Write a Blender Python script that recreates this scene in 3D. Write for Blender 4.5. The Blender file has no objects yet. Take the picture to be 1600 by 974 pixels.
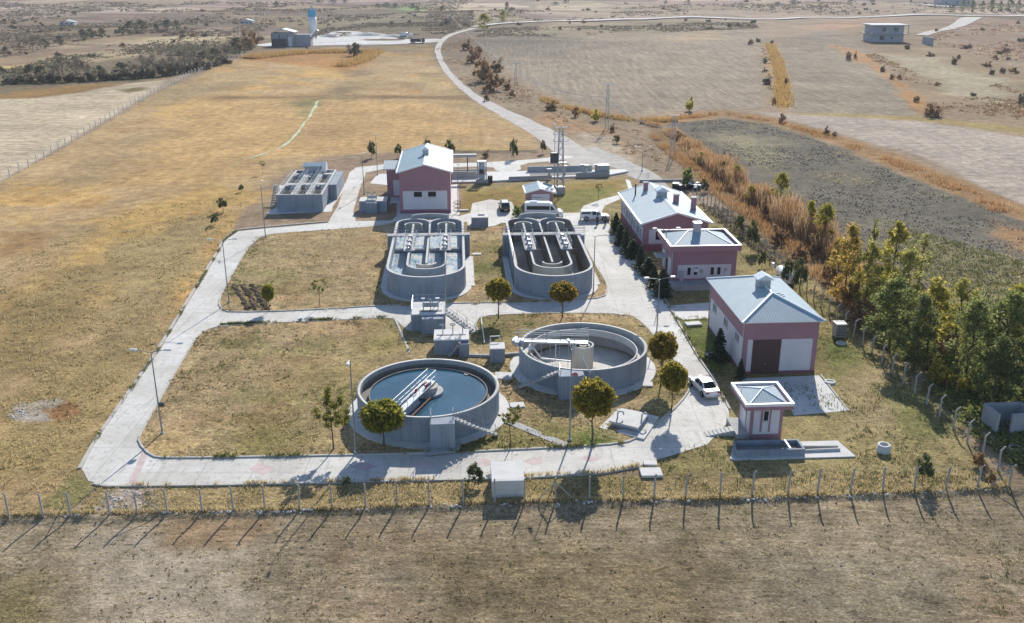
import bpy, math, random
import numpy as np
from mathutils import Matrix, Vector
rnd = random.Random(7)
RS = np.random.RandomState(11)
scene = bpy.context.scene
COL = scene.collection
PI = math.pi

# ------------------------------------------------------------------ survey frame
CAM_H = 42.0; PITCH = math.radians(20.0); FOC = 1470.0      # drone height, tilt, focal length in photo pixels
CP, SP = math.cos(PITCH), math.sin(PITCH)
TH = math.radians(3.3)                                       # the plant's own axes are turned 3.3 degrees
CT, ST = math.cos(TH), math.sin(TH)
def G(px, py, z=0.0):                                        # survey point: photo pixel -> ground position
    x = (px-800)/FOC; y = (487-py)/FOC
    dx, dy, dz = x, CP+y*SP, -SP+y*CP
    t = (z-CAM_H)/dz
    return (t*dx, t*dy)
def W(u, v): return (CT*u-ST*v, ST*u+CT*v)                   # plant frame -> world
def Pl(x, y): return (CT*x+ST*y, -ST*x+CT*y)                 # world -> plant frame
def GP(px, py, z=0.0): return Pl(*G(px, py, z))
def PXY(X, Y, Z):
    dz = Z-CAM_H; zc = Y*CP-dz*SP; yc = Y*SP+dz*CP
    return (800+FOC*X/zc, 487-FOC*yc/zc)
def HT(px, py, topy, zb=0.0):
    X, Y = G(px, py, zb); lo, hi = 0, 60
    for _ in range(40):
        m = (lo+hi)/2
        if PXY(X, Y, m)[1] > topy: lo = m
        else: hi = m
    return lo

# ------------------------------------------------------------------ noise, terrain
def vnoise(x, y, s, seed=0):
    x = np.asarray(x, float)/s; y = np.asarray(y, float)/s
    xi = np.floor(x).astype(np.int64); yi = np.floor(y).astype(np.int64)
    fx = x-xi; fy = y-yi
    fx = fx*fx*(3-2*fx); fy = fy*fy*(3-2*fy)
    def h(a, b):
        n = (a*374761393+b*668265263+seed*1442695041) & 0x7fffffff
        n = ((n ^ (n >> 13))*1274126177) & 0x7fffffff
        n = (n ^ (n >> 16)) & 0xffff
        return n/65535.0
    return (h(xi, yi)*(1-fx)+h(xi+1, yi)*fx)*(1-fy)+(h(xi, yi+1)*(1-fx)+h(xi+1, yi+1)*fx)*fy
def fbm(x, y, s, seed=0, o=4):
    t = 0; a = 1; n = 0
    for i in range(o):
        t = t+a*vnoise(x, y, s/(2**i), seed+i*17); n += a; a *= .55
    return t/n
def sstep(a, b, x):
    t = np.clip((x-a)/(b-a), 0, 1); return t*t*(3-2*t)
def gz(x, y):                                               # terrain height
    x = np.asarray(x, float); y = np.asarray(y, float)
    u = CT*x+ST*y; v = -ST*x+CT*y
    far = sstep(330, 900, y)
    z = far*((fbm(x, y, 160, 5)-.5)*9+(fbm(x, y, 420, 9)-.5)*8)*sstep(8, 60, np.abs(x+5)+np.maximum(0, y-720)*.2)
    z = z + sstep(900, 3500, y)*18
    low = (1-sstep(67.3, 68.3, v+(fbm(x, y, 1.6, 3, 3)-.5)*1.1))*-.22    # the ploughed field lies lower than the plant
    near = sstep(180, 60, v)*(fbm(x, y, 2.2, 21)-.5)*.16*(1-inside_pave(u, v))
    return z+low+near
def inside_pave(u, v):
    return sstep(-36.5, -34, u)*sstep(42, 40, u)*sstep(70.5, 72.5, v)
def gzs(x, y): return float(gz(np.array([x]), np.array([y]))[0])

# ------------------------------------------------------------------ materials
def new_mat(name):
    m = bpy.data.materials.new(name); m.use_nodes = True
    nt = m.node_tree; b = nt.nodes['Principled BSDF']
    return m, nt, b
def N(nt, t, **kw):
    n = nt.nodes.new(t)
    for k, v in kw.items():
        if k.startswith('i_'): n.inputs[k[2:].replace('_', ' ')].default_value = v
        else: setattr(n, k, v)
    return n
def ramp(nt, fac, stops):
    r = nt.nodes.new('ShaderNodeValToRGB'); e = r.color_ramp.elements
    while len(e) > len(stops): e.remove(e[-1])
    while len(e) < len(stops): e.new(.5)
    for el, (p, c) in zip(e, stops):
        el.position = p; el.color = (*c, 1) if len(c) == 3 else c
    nt.links.new(fac, r.inputs[0]); return r.outputs[0]
def mixc(nt, a, b, fac, mode='MIX'):
    n = nt.nodes.new('ShaderNodeMix'); n.data_type = 'RGBA'; n.blend_type = mode
    for s, val in ((n.inputs[0], fac), (n.inputs[6], a), (n.inputs[7], b)):
        if hasattr(val, 'links'): nt.links.new(val, s)
        elif isinstance(val, (int, float)): s.default_value = val
        else: s.default_value = (*val, 1)
    return n.outputs[2]
def coords(nt, scale=(1, 1, 1), kind='Object'):
    tc = N(nt, 'ShaderNodeTexCoord'); mp = N(nt, 'ShaderNodeMapping'); mp.inputs['Scale'].default_value = scale
    nt.links.new(tc.outputs[kind], mp.inputs[0]); return mp.outputs[0]
def noise(nt, vec, scale, detail=4, rough=.6):
    n = N(nt, 'ShaderNodeTexNoise'); n.inputs['Scale'].default_value = scale
    n.inputs['Detail'].default_value = detail; n.inputs['Roughness'].default_value = rough
    nt.links.new(vec, n.inputs['Vector']); return n.outputs['Fac']
def bump(nt, b, h, strength=.3, dist=.05):
    n = N(nt, 'ShaderNodeBump'); n.inputs['Strength'].default_value = strength; n.inputs['Distance'].default_value = dist
    nt.links.new(h, n.inputs['Height']); nt.links.new(n.outputs[0], b.inputs['Normal'])
def surf(name, c, rough=.7, var=.18, scale=1.5, metal=0, streak=0, bmp=.15, dark=None, spec=.4):
    """weathered surface: base colour with two scales of blotches and optional vertical rain streaks"""
    m, nt, b = new_mat(name)
    v = coords(nt)
    n1 = noise(nt, v, scale, 5); n2 = noise(nt, v, scale*7, 3)
    dk = dark or tuple(x*.62 for x in c)
    col = mixc(nt, c, dk, ramp(nt, n1, [(.42, (0, 0, 0)), (.78, (var*3.2,)*3)]))
    col = mixc(nt, col, tuple(min(1, x*1.12) for x in c), ramp(nt, n2, [(.5, (0, 0, 0)), (.8, (var*1.6,)*3)]))
    if streak:
        s = noise(nt, coords(nt, (2.2, 2.2, .12)), 1.6, 4)
        col = mixc(nt, col, tuple(x*.45 for x in c), ramp(nt, s, [(.52, (0, 0, 0)), (.75, (streak,)*3)]))
    nt.links.new(col, b.inputs['Base Color'])
    b.inputs['Roughness'].default_value = rough; b.inputs['Metallic'].default_value = metal
    b.inputs['Specular IOR Level'].default_value = spec
    if bmp: bump(nt, b, n2, bmp, .03)
    return m
def flat(name, c, rough=.5, metal=0, spec=.5, coat=0):
    m, nt, b = new_mat(name)
    v = coords(nt); n = noise(nt, v, 3.0, 3)
    col = mixc(nt, c, tuple(x*.8 for x in c), ramp(nt, n, [(.45, (0, 0, 0)), (.75, (.6, .6, .6))]))
    nt.links.new(col, b.inputs['Base Color'])
    b.inputs['Roughness'].default_value = rough; b.inputs['Metallic'].default_value = metal
    b.inputs['Specular IOR Level'].default_value = spec; b.inputs['Coat Weight'].default_value = coat
    return m
def ribbed(name, c, axis, pitch=.3, rough=.62, metal=.0):
    """profiled sheet roofing: ribs running along the slope, dirt streaks, darker stripes in the grooves"""
    m, nt, b = new_mat(name)
    v = coords(nt)
    w = N(nt, 'ShaderNodeTexWave', wave_type='BANDS', bands_direction=axis, wave_profile='SIN')
    w.inputs['Scale'].default_value = 2*PI/pitch/20.0; w.inputs['Distortion'].default_value = .25
    nt.links.new(v, w.inputs['Vector'])
    n1 = noise(nt, v, .9, 5); n2 = noise(nt, coords(nt, (.25, .25, 1) if axis == 'Z' else ((2.5, .3, 1) if axis == 'X' else (.3, 2.5, 1))), 1.3, 4)
    col = mixc(nt, c, tuple(x*.72 for x in c), ramp(nt, n1, [(.4, (0, 0, 0)), (.75, (.55,)*3)]))
    col = mixc(nt, col, (.40, .38, .35), ramp(nt, n2, [(.56, (0, 0, 0)), (.8, (.35,)*3)]))
    col = mixc(nt, col, tuple(x*.6 for x in c), ramp(nt, w.outputs['Fac'], [(.0, (.55,)*3), (.3, (0, 0, 0))]))
    nt.links.new(col, b.inputs['Base Color'])
    b.inputs['Roughness'].default_value = rough; b.inputs['Metallic'].default_value = metal
    b.inputs['Specular IOR Level'].default_value = .35
    bump(nt, b, w.outputs['Fac'], .55, .04)
    return m
def leaf(name, stops, trans=.35, rough=.6):
    m, nt, b = new_mat(name)
    g = N(nt, 'ShaderNodeNewGeometry')
    n = noise(nt, coords(nt), .55, 3)
    mx = N(nt, 'ShaderNodeMath', operation='MULTIPLY_ADD'); mx.inputs[1].default_value = .55
    sub = N(nt, 'ShaderNodeMath', operation='MULTIPLY'); sub.inputs[1].default_value = .5
    nt.links.new(n, sub.inputs[0])
    nt.links.new(g.outputs['Random Per Island'], mx.inputs[0]); nt.links.new(sub.outputs[0], mx.inputs[2])
    col = ramp(nt, mx.outputs[0], stops)
    nt.links.new(col, b.inputs['Base Color']); b.inputs['Roughness'].default_value = rough
    b.inputs['Specular IOR Level'].default_value = .25
    tr = N(nt, 'ShaderNodeBsdfTranslucent'); nt.links.new(col, tr.inputs['Color'])
    ms = N(nt, 'ShaderNodeMixShader'); ms.inputs[0].default_value = trans
    out = nt.nodes['Material Output']
    nt.links.new(b.outputs[0], ms.inputs[1]); nt.links.new(tr.outputs[0], ms.inputs[2]); nt.links.new(ms.outputs[0], out.inputs[0])
    return m

M = {}
M['conc'] = surf('weathered_concrete', (.42, .42, .41), .85, .22, .6, streak=.35)
M['concwall'] = surf('painted_tank_wall', (.275, .315, .37), .8, .22, .5, streak=.6)
M['conctop'] = surf('bare_concrete_top', (.56, .55, .52), .85, .2, .9)
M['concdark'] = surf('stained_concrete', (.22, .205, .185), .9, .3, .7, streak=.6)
M['conclight'] = surf('pale_concrete', (.62, .61, .58), .85, .16, .8)
M['cream'] = surf('cream_concrete', (.58, .54, .45), .85, .2, .7, streak=.5)
M['tankfloor'] = surf('damp_tank_floor', (.33, .36, .38), .45, .3, .35, dark=(.16, .17, .18))
M['mud'] = surf('dry_sludge_floor', (.12, .105, .085), .95, .3, .5)
M['pink'] = surf('dusty_pink_render', (.37, .20, .235), .85, .1, .5, streak=.12)
M['pinkd'] = surf('dark_pink_plinth', (.26, .11, .14), .85, .15, .8)
M['white'] = surf('white_render', (.66, .63, .66), .85, .08, .6, streak=.14)
M['trim'] = flat('white_metal_trim', (.80, .80, .80), .45)
M['roofx'] = ribbed('sheet_roof_ribs_across', (.37, .47, .52), 'X')
M['roofy'] = ribbed('sheet_roof_ribs_along', (.37, .47, .52), 'Y')
M['roofb'] = ribbed('blue_grey_sheet_roof', (.25, .37, .43), 'Y')
M['cap'] = flat('pale_ridge_cap', (.66, .72, .75), .4, .2)
M['galv'] = flat('galvanised_steel', (.38, .42, .45), .42, .6)
M['steel'] = flat('grey_painted_steel', (.42, .44, .46), .5, .2)
M['dark'] = flat('dark_steel', (.06, .065, .07), .5, .3)
M['glass'] = flat('dark_window_glass', (.015, .018, .025), .15, 0, .3)
M['frame'] = flat('white_window_frame', (.72, .72, .73), .45)
M['brown'] = flat('brown_metal_door', (.085, .042, .04), .5)
M['rust'] = surf('rusty_brown_metal', (.22, .10, .065), .8, .3, 2)
M['black'] = flat('black_rubber', (.02, .02, .02), .8, 0, .2)
M['carwhite'] = flat('white_car_paint', (.80, .81, .82), .25, 0, .5, .6)
M['cardark'] = flat('dark_grey_car_paint', (.035, .035, .04), .25, .2, .5, .6)
M['rim'] = flat('wheel_rim_metal', (.42, .43, .44), .35, .7)
M['red'] = flat('red_plastic', (.45, .03, .025), .4)
M['lampw'] = flat('pale_lamp_plastic', (.75, .75, .72), .35)
M['pole'] = flat('grey_lamp_pole', (.30, .31, .33), .5, .4)
M['orange'] = flat('faded_red_buoy', (.55, .10, .06), .5)
M['bark'] = surf('tree_bark', (.115, .09, .07), .95, .3, 4)
M['barkg'] = surf('grey_bark', (.20, .18, .16), .95, .3, 4)
M['bluemetal'] = flat('blue_silo_paint', (.06, .34, .52), .45)
M['silow'] = flat('white_silo_paint', (.72, .73, .74), .45)
M['block'] = surf('raw_concrete_block', (.36, .37, .385), .9, .2, .5)
M['skin'] = flat('skin', (.42, .25, .18), .6)
M['plate'] = flat('white_number_plate', (.75, .75, .73), .4)

def pave_mat():
    m, nt, b = new_mat('pale_worn_paving')
    v = coords(nt)
    n1 = noise(nt, v, .28, 6, .65); n2 = noise(nt, v, 1.7, 5, .7); n3 = noise(nt, v, 9, 3)
    col = mixc(nt, (.71, .69, .645), (.54, .515, .455), ramp(nt, n1, [(.40, (0, 0, 0)), (.68, (.8,)*3)]))
    col = mixc(nt, col, (.29, .265, .20), ramp(nt, n2, [(.54, (0, 0, 0)), (.70, (.8,)*3)]))
    col = mixc(nt, col, (.78, .77, .74), ramp(nt, n3, [(.5, (0, 0, 0)), (.75, (.4,)*3)]))
    tr = noise(nt, coords(nt, (.9, .12, 1)), 1.3, 5, .65); col = mixc(nt, col, (.38, .36, .31), ramp(nt, tr, [(.56, (0, 0, 0)), (.72, (.6,)*3)]))
    n4 = noise(nt, coords(nt, (1, 1, 1)), .09, 4, .6); col = mixc(nt, col, (.47, .44, .385), ramp(nt, n4, [(.45, (0, 0, 0)), (.7, (.7,)*3)]))
    br = N(nt, 'ShaderNodeTexBrick'); br.inputs['Scale'].default_value = 1.0
    br.inputs['Brick Width'].default_value = .9; br.inputs['Row Height'].default_value = .45; br.inputs['Mortar Size'].default_value = .02
    br.inputs['Color1'].default_value = (1, 1, 1, 1); br.inputs['Color2'].default_value = (.9, .9, .9, 1); br.inputs['Mortar'].default_value = (.72, .7, .66, 1)
    nt.links.new(v, br.inputs['Vector'])
    col = mixc(nt, col, br.outputs[0], .55, 'MULTIPLY')
    b2 = N(nt, 'ShaderNodeTexBrick', offset=0.0); b2.inputs['Scale'].default_value = 1.0
    b2.inputs['Brick Width'].default_value = 4.6; b2.inputs['Row Height'].default_value = 4.6; b2.inputs['Mortar Size'].default_value = .035; b2.inputs['Mortar Smooth'].default_value = .4
    b2.inputs['Color1'].default_value = (1, 1, 1, 1); b2.inputs['Color2'].default_value = (.9, .895, .88, 1); b2.inputs['Mortar'].default_value = (.5, .48, .44, 1)
    nt.links.new(coords(nt, (1, 1, 1)), b2.inputs['Vector']); col = mixc(nt, col, b2.outputs[0], .7, 'MULTIPLY')
    nt.links.new(col, b.inputs['Base Color']); b.inputs['Roughness'].default_value = .85; b.inputs['Specular IOR Level'].default_value = .3
    bump(nt, b, n3, .3, .02); return m
M['pave'] = pave_mat()
M['kerb'] = surf('kerb_concrete', (.50, .48, .43), .9, .25, 1.5)
M['redpave'] = surf('faded_red_paving', (.60, .475, .445), .9, .3, 1.2)
def dirt_mat(name, a, c, s=.25):
    m, nt, b = new_mat(name); v = coords(nt)
    n1 = noise(nt, v, s, 6, .65); n2 = noise(nt, v, s*8, 4)
    col = mixc(nt, a, c, ramp(nt, n1, [(.38, (0, 0, 0)), (.68, (1, 1, 1))]))
    col = mixc(nt, col, tuple(x*.7 for x in c), ramp(nt, n2, [(.5, (0, 0, 0)), (.75, (.55,)*3)]))
    nt.links.new(col, b.inputs['Base Color']); b.inputs['Roughness'].default_value = .95; b.inputs['Specular IOR Level'].default_value = .15
    bump(nt, b, n2, .5, .05); return m
M['dirt'] = dirt_mat('pale_dirt_track', (.54, .50, .455), (.42, .38, .33))
M['gravel'] = dirt_mat('pale_gravel', (.50, .48, .44), (.34, .31, .26), .4)
M['tar'] = dirt_mat('bleached_asphalt_road', (.70, .69, .68), (.58, .57, .56), .1)
M['soil'] = dirt_mat('dug_dark_soil', (.10, .07, .05), (.17, .125, .09), .9)
M['yard'] = dirt_mat('white_cement_yard', (.66, .65, .62), (.42, .39, .35), .05)

def ground_mat(name='field_ground'):
    m, nt, b = new_mat(name)
    at = N(nt, 'ShaderNodeAttribute', attribute_name='Col'); tx = N(nt, 'ShaderNodeAttribute', attribute_name='Tex')
    sx = N(nt, 'ShaderNodeSeparateColor'); nt.links.new(tx.outputs['Color'], sx.inputs[0])
    pos = N(nt, 'ShaderNodeNewGeometry').outputs['Position']
    def mp(scale, rot=0):
        n = N(nt, 'ShaderNodeMapping'); n.inputs['Scale'].default_value = scale; n.inputs['Rotation'].default_value = (0, 0, rot)
        nt.links.new(pos, n.inputs[0]); return n.outputs[0]
    big = noise(nt, mp((1, 1, 1)), .05, 6, .62)
    mid = noise(nt, mp((1, 1, 1)), .42, 6, .68)
    fine = noise(nt, mp((1, 1, 1)), 2.6, 5, .72)
    stx = noise(nt, mp((.35, 2.6, 1), -.03), 1.0, 5, .7)          # rows left by the plough, across
    sty = noise(nt, mp((.9, .05, 1), .05), .7, 5, .7)             # rows running away
    std = noise(nt, mp((.10, 1.1, 1), -.62), .8, 5, .7)           # rows on the slant
    col = mixc(nt, at.outputs['Color'], (1.22, 1.145, 1.08), 1.0, 'MULTIPLY')
    def over(col, fac, lo, hi, amt):
        f = ramp(nt, fac, [(.30, (lo,)*3), (.70, (hi,)*3)])
        return mixc(nt, col, f, amt, 'MULTIPLY')
    col = over(col, big, .74, 1.22, .8)
    col = over(col, mid, .58, 1.36, .9)
    a = sx.outputs[0]; g_ = sx.outputs[1]; s_ = sx.outputs[2]
    col2 = over(col, stx, .55, 1.4, .85); col = mixc(nt, col, col2, a)
    col2 = over(col, sty, .55, 1.35, .9); col = mixc(nt, col, col2, s_)
    col2 = over(col, std, .55, 1.3, .85); col = mixc(nt, col, col2, at.outputs['Alpha'])
    col2 = over(col, fine, .52, 1.45, .9); col = mixc(nt, col, col2, g_)
    sp2 = noise(nt, mp((1, 1.3, 1)), 4.2, 3, .6)
    spk = mixc(nt, mixc(nt, col, (.50, .50, .42), 1.0, 'MULTIPLY'), mixc(nt, col, (1.45, 1.42, 1.35), 1.0, 'MULTIPLY'), ramp(nt, sp2, [(.36, (0, 0, 0)), (.46, (.42,)*3), (.54, (.42,)*3), (.64, (1, 1, 1))]))
    col = mixc(nt, col, spk, g_)
    # sparse dark weeds and pale straw
    sp = noise(nt, mp((1, 1.6, 1)), 1.15, 3, .5)
    col = mixc(nt, col, mixc(nt, col, (.35, .38, .25), 1.0, 'MULTIPLY'), ramp(nt, sp, [(.60, (0, 0, 0)), (.70, (.8,)*3)]))
    nt.links.new(col, b.inputs['Base Color'])
    b.inputs['Roughness'].default_value = 1.0; b.inputs['Specular IOR Level'].default_value = .1
    ad = N(nt, 'ShaderNodeMath', operation='ADD'); nt.links.new(fine, ad.inputs[0]); nt.links.new(mid, ad.inputs[1])
    bump(nt, b, ad.outputs[0], .55, .22); return m
M['ground'] = ground_mat()
M['island'] = M['ground']

def water_mat(name, c, foam=None):
    m, nt, b = new_mat(name); v = coords(nt)
    if foam:
        n = noise(nt, v, .45, 6, .7); n2 = noise(nt, coords(nt, (1.2, .5, 1)), 1.6, 5, .7)
        f = N(nt, 'ShaderNodeMath', operation='MULTIPLY_ADD'); f.inputs[1].default_value = .5
        nt.links.new(n2, f.inputs[0])
        h = N(nt, 'ShaderNodeMath', operation='MULTIPLY'); h.inputs[1].default_value = .5
        nt.links.new(n, h.inputs[0]); nt.links.new(h.outputs[0], f.inputs[2])
        col = ramp(nt, f.outputs[0], [(.36, c), (.47, tuple(x*1.5 for x in c)), (.55, foam), (.66, tuple(x*.72 for x in foam))])
        nt.links.new(col, b.inputs['Base Color'])
        rr = ramp(nt, f.outputs[0], [(.4, (.12,)*3), (.52, (.6,)*3)]); nt.links.new(rr, b.inputs['Roughness'])
    else:
        n = noise(nt, v, .3, 4)
        col = mixc(nt, c, tuple(x*1.5 for x in c), ramp(nt, n, [(.4, (0, 0, 0)), (.7, (1, 1, 1))]))
        sc = noise(nt, v, .8, 7, .72); col = mixc(nt, col, (.13, .16, .15), ramp(nt, sc, [(.58, (0, 0, 0)), (.70, (.7,)*3)]))
        nt.links.new(col, b.inputs['Base Color']); b.inputs['Roughness'].default_value = .06
        bump(nt, b, noise(nt, v, 1.6, 4), .10, .03)
    b.inputs['IOR'].default_value = 1.333
    return m
M['water'] = water_mat('still_dark_water', (.03, .085, .13))
M['foam'] = water_mat('foamy_aeration_water', (.13, .22, .29), (.46, .47, .45))

# ------------------------------------------------------------------ mesh builder
class MB:
    def __init__(s): s.v = []; s.f = []; s.m = []; s.mi = 0; s.xf = None
    def mat(s, i): s.mi = i; return s
    def add(s, vs, fs):
        o = len(s.v)
        if s.xf is not None: vs = [tuple(s.xf @ Vector(p)) for p in vs]
        s.v.extend([tuple(p) for p in vs])
        for f in fs: s.f.append(tuple(i+o for i in f)); s.m.append(s.mi)
        return s
    def box(s, x0, x1, y0, y1, z0, z1, top=(0, 0)):
        a, b_ = top
        vs = [(x0, y0, z0), (x1, y0, z0), (x1, y1, z0), (x0, y1, z0), (x0+a, y0+b_, z1), (x1-a, y0+b_, z1), (x1-a, y1-b_, z1), (x0+a, y1-b_, z1)]
        return s.add(vs, [(3, 2, 1, 0), (4, 5, 6, 7), (0, 1, 5, 4), (1, 2, 6, 5), (2, 3, 7, 6), (3, 0, 4, 7)])
    def bev(s, x0, x1, y0, y1, z0, z1, r=.03):
        """box with chamfered vertical and top edges"""
        def ring(z, i): return [(x0+i+r, y0+i, z), (x1-i-r, y0+i, z), (x1-i, y0+i+r, z), (x1-i, y1-i-r, z), (x1-i-r, y1-i, z), (x0+i+r, y1-i, z), (x0+i, y1-i-r, z), (x0+i, y0+i+r, z)]
        vs = ring(z0, 0)+ring(z1-r, 0)+ring(z1, r)
        fs = [tuple(range(7, -1, -1)), tuple(range(16, 24))]
        for k in (0, 8):
            for i in range(8): fs.append((k+i, k+(i+1) % 8, k+8+(i+1) % 8, k+8+i))
        return s.add(vs, fs)
    def prism(s, poly, z0, z1, bottom=True):
        n = len(poly)
        vs = [(x, y, z0) for x, y in poly]+[(x, y, z1) for x, y in poly]
        fs = [tuple(range(n, 2*n))]+([tuple(range(n-1, -1, -1))] if bottom else [])
        fs += [(i, (i+1) % n, n+(i+1) % n, n+i) for i in range(n)]
        return s.add(vs, fs)
    def prof_y(s, poly, y0, y1):
        """polygon in x,z extruded along y"""
        n = len(poly)
        vs = [(x, y0, z) for x, z in poly]+[(x, y1, z) for x, z in poly]
        return s.add(vs, [tuple(range(n)), tuple(range(2*n-1, n-1, -1))]+[((i+1) % n, i, n+i, n+(i+1) % n) for i in range(n)])
    def prof_x(s, poly, x0, x1):
        n = len(poly)
        vs = [(x0, y, z) for y, z in poly]+[(x1, y, z) for y, z in poly]
        return s.add(vs, [tuple(range(n-1, -1, -1)), tuple(range(n, 2*n))]+[(i, (i+1) % n, n+(i+1) % n, n+i) for i in range(n)])
    def quad(s, *p): return s.add(list(p), [tuple(range(len(p)))])
    def tube(s, pts, r, n=6, r2=None):
        pts = [Vector(p) for p in pts]; L = len(pts); vs = []; fs = []
        for i, p in enumerate(pts):
            d = (pts[min(i+1, L-1)]-pts[max(i-1, 0)]).normalized()
            a = d.cross(Vector((0, 0, 1)) if abs(d.z) < .9 else Vector((1, 0, 0))).normalized(); b_ = d.cross(a)
            rr = r if r2 is None else r+(r2-r)*i/(L-1)
            for k in range(n):
                t = 2*PI*k/n; q = p+(a*math.cos(t)+b_*math.sin(t))*rr; vs.append(tuple(q))
        for i in range(L-1):
            for k in range(n): fs.append((i*n+k, i*n+(k+1) % n, (i+1)*n+(k+1) % n, (i+1)*n+k))
        fs.append(tuple(range(n))); fs.append(tuple(range((L-1)*n+n-1, (L-1)*n-1, -1)))
        return s.add(vs, fs)
    def lathe(s, prof, cx=0, cy=0, n=32, a0=0, a1=2*PI):
        full = abs(a1-a0-2*PI) < 1e-6; c = n if full else n+1; k = len(prof); vs = []; fs = []
        for i in range(c):
            t = a0+(a1-a0)*i/n
            for r, z in prof: vs.append((cx+r*math.cos(t), cy+r*math.sin(t), z))
        for i in range(n):
            j = (i+1) % c
            for q in range(k-1): fs.append((i*k+q, j*k+q, j*k+q+1, i*k+q+1))
        return s.add(vs, fs)
    def cyl(s, cx, cy, z0, z1, r, n=16, r1=None):
        r1 = r if r1 is None else r1
        vs = [(cx+r*math.cos(2*PI*i/n), cy+r*math.sin(2*PI*i/n), z0) for i in range(n)]+[(cx+r1*math.cos(2*PI*i/n), cy+r1*math.sin(2*PI*i/n), z1) for i in range(n)]
        return s.add(vs, [tuple(range(n-1, -1, -1)), tuple(range(n, 2*n))]+[(i, (i+1) % n, n+(i+1) % n, n+i) for i in range(n)])
    def wall(s, path, t, z0, z1, closed=False):
        """upright wall of thickness t along a plan polyline"""
        P = [Vector((p[0], p[1], 0)) for p in path]; n = len(P); L = []; R = []
        for i in range(n):
            if closed: a, b_ = P[i-1], P[(i+1) % n]
            else: a, b_ = P[max(i-1, 0)], P[min(i+1, n-1)]
            d1 = (P[i]-a).normalized() if (P[i]-a).length > 1e-6 else (b_-P[i]).normalized()
            d2 = (b_-P[i]).normalized() if (b_-P[i]).length > 1e-6 else d1
            d = (d1+d2).normalized(); nn = Vector((-d.y, d.x, 0)); k = 1/max(.5, nn.dot(Vector((-d1.y, d1.x, 0))))
            L.append(P[i]+nn*t/2*k); R.append(P[i]-nn*t/2*k)
        vs = []
        for q in range(n): vs += [(L[q].x, L[q].y, z0), (L[q].x, L[q].y, z1), (R[q].x, R[q].y, z1), (R[q].x, R[q].y, z0)]
        fs = []
        for q in range(n if closed else n-1):
            a = q*4; b_ = ((q+1) % n)*4
            for e in range(4): fs.append((a+e, b_+e, b_+(e+1) % 4, a+(e+1) % 4))
        if not closed: fs += [(0, 1, 2, 3), ((n-1)*4+3, (n-1)*4+2, (n-1)*4+1, (n-1)*4)]
        return s.add(vs, fs)
    def build(s, name, mats, parent=None, smooth=False, loc=None, rz=None):
        me = bpy.data.meshes.new(name); me.from_pydata(s.v, [], s.f)
        for m in (mats if isinstance(mats, (list, tuple)) else [mats]): me.materials.append(m)
        if any(s.m): me.polygons.foreach_set('material_index', s.m)
        if smooth: me.polygons.foreach_set('use_smooth', [True]*len(me.polygons))
        me.update()
        o = bpy.data.objects.new(name, me); COL.objects.link(o)
        if parent is not None: o.parent = parent
        if loc is not None: o.location = loc
        if rz is not None: o.rotation_euler = (0, 0, rz)
        fix_normals(me); return o
def fix_normals(me):
    import bmesh
    bm = bmesh.new(); bm.from_mesh(me); bmesh.ops.recalc_face_normals(bm, faces=bm.faces); bm.to_mesh(me); bm.free()
def np_mesh(name, V, F, mat, smooth=False):
    """F: (n,4) or (n,3) index array"""
    me = bpy.data.meshes.new(name); n, k = F.shape
    me.vertices.add(len(V)); me.vertices.foreach_set('co', np.asarray(V, np.float32).ravel())
    me.loops.add(n*k); me.loops.foreach_set('vertex_index', F.astype(np.int32).ravel())
    me.polygons.add(n); me.polygons.foreach_set('loop_start', np.arange(0, n*k, k, dtype=np.int32))
    if smooth: me.polygons.foreach_set('use_smooth', np.ones(n, bool))
    me.materials.append(mat); me.update(calc_edges=True); return me
def ob(name, me, parent=None, loc=None):
    o = bpy.data.objects.new(name, me); COL.objects.link(o)
    if parent is not None: o.parent = parent
    if loc is not None: o.location = loc
    return o
def tag(o, label=None, cat=None, group=None, kind=None):
    if label: o['label'] = label
    if cat: o['category'] = cat
    if group: o['group'] = group
    if kind: o['kind'] = kind
    return o
def thing(name, label, cat, u, v, rot=0, group=None, z=0):
    """a thing standing at plant coordinates u, v"""
    o = bpy.data.objects.new(name, None); COL.objects.link(o); x, y = W(u, v)
    o.location = (x, y, z); o.rotation_euler = (0, 0, TH+rot); o.empty_display_size = .3
    return tag(o, label, cat, group)
def thing_w(name, label, cat, x, y, rot=0, group=None, z=None):
    o = bpy.data.objects.new(name, None); COL.objects.link(o)
    o.location = (x, y, gzs(x, y) if z is None else z); o.rotation_euler = (0, 0, rot); o.empty_display_size = .3
    return tag(o, label, cat, group)
KIDS = {}
def dup(root, loc, rz=0, scale=None, label=None, group=None):
    r = root.copy(); COL.objects.link(r); r.location = loc; r.rotation_euler = (0, 0, rz)
    if scale is not None: r.scale = scale if hasattr(scale, '__len__') else (scale,)*3
    if label: r['label'] = label
    if group: r['group'] = group
    for ch in list(root.children):
        c = ch.copy(); COL.objects.link(c); c.parent = r
        for g in list(ch.children):
            d = g.copy(); COL.objects.link(d); d.parent = c
    return r
def struct(o): o['kind'] = 'structure'; return o

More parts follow.
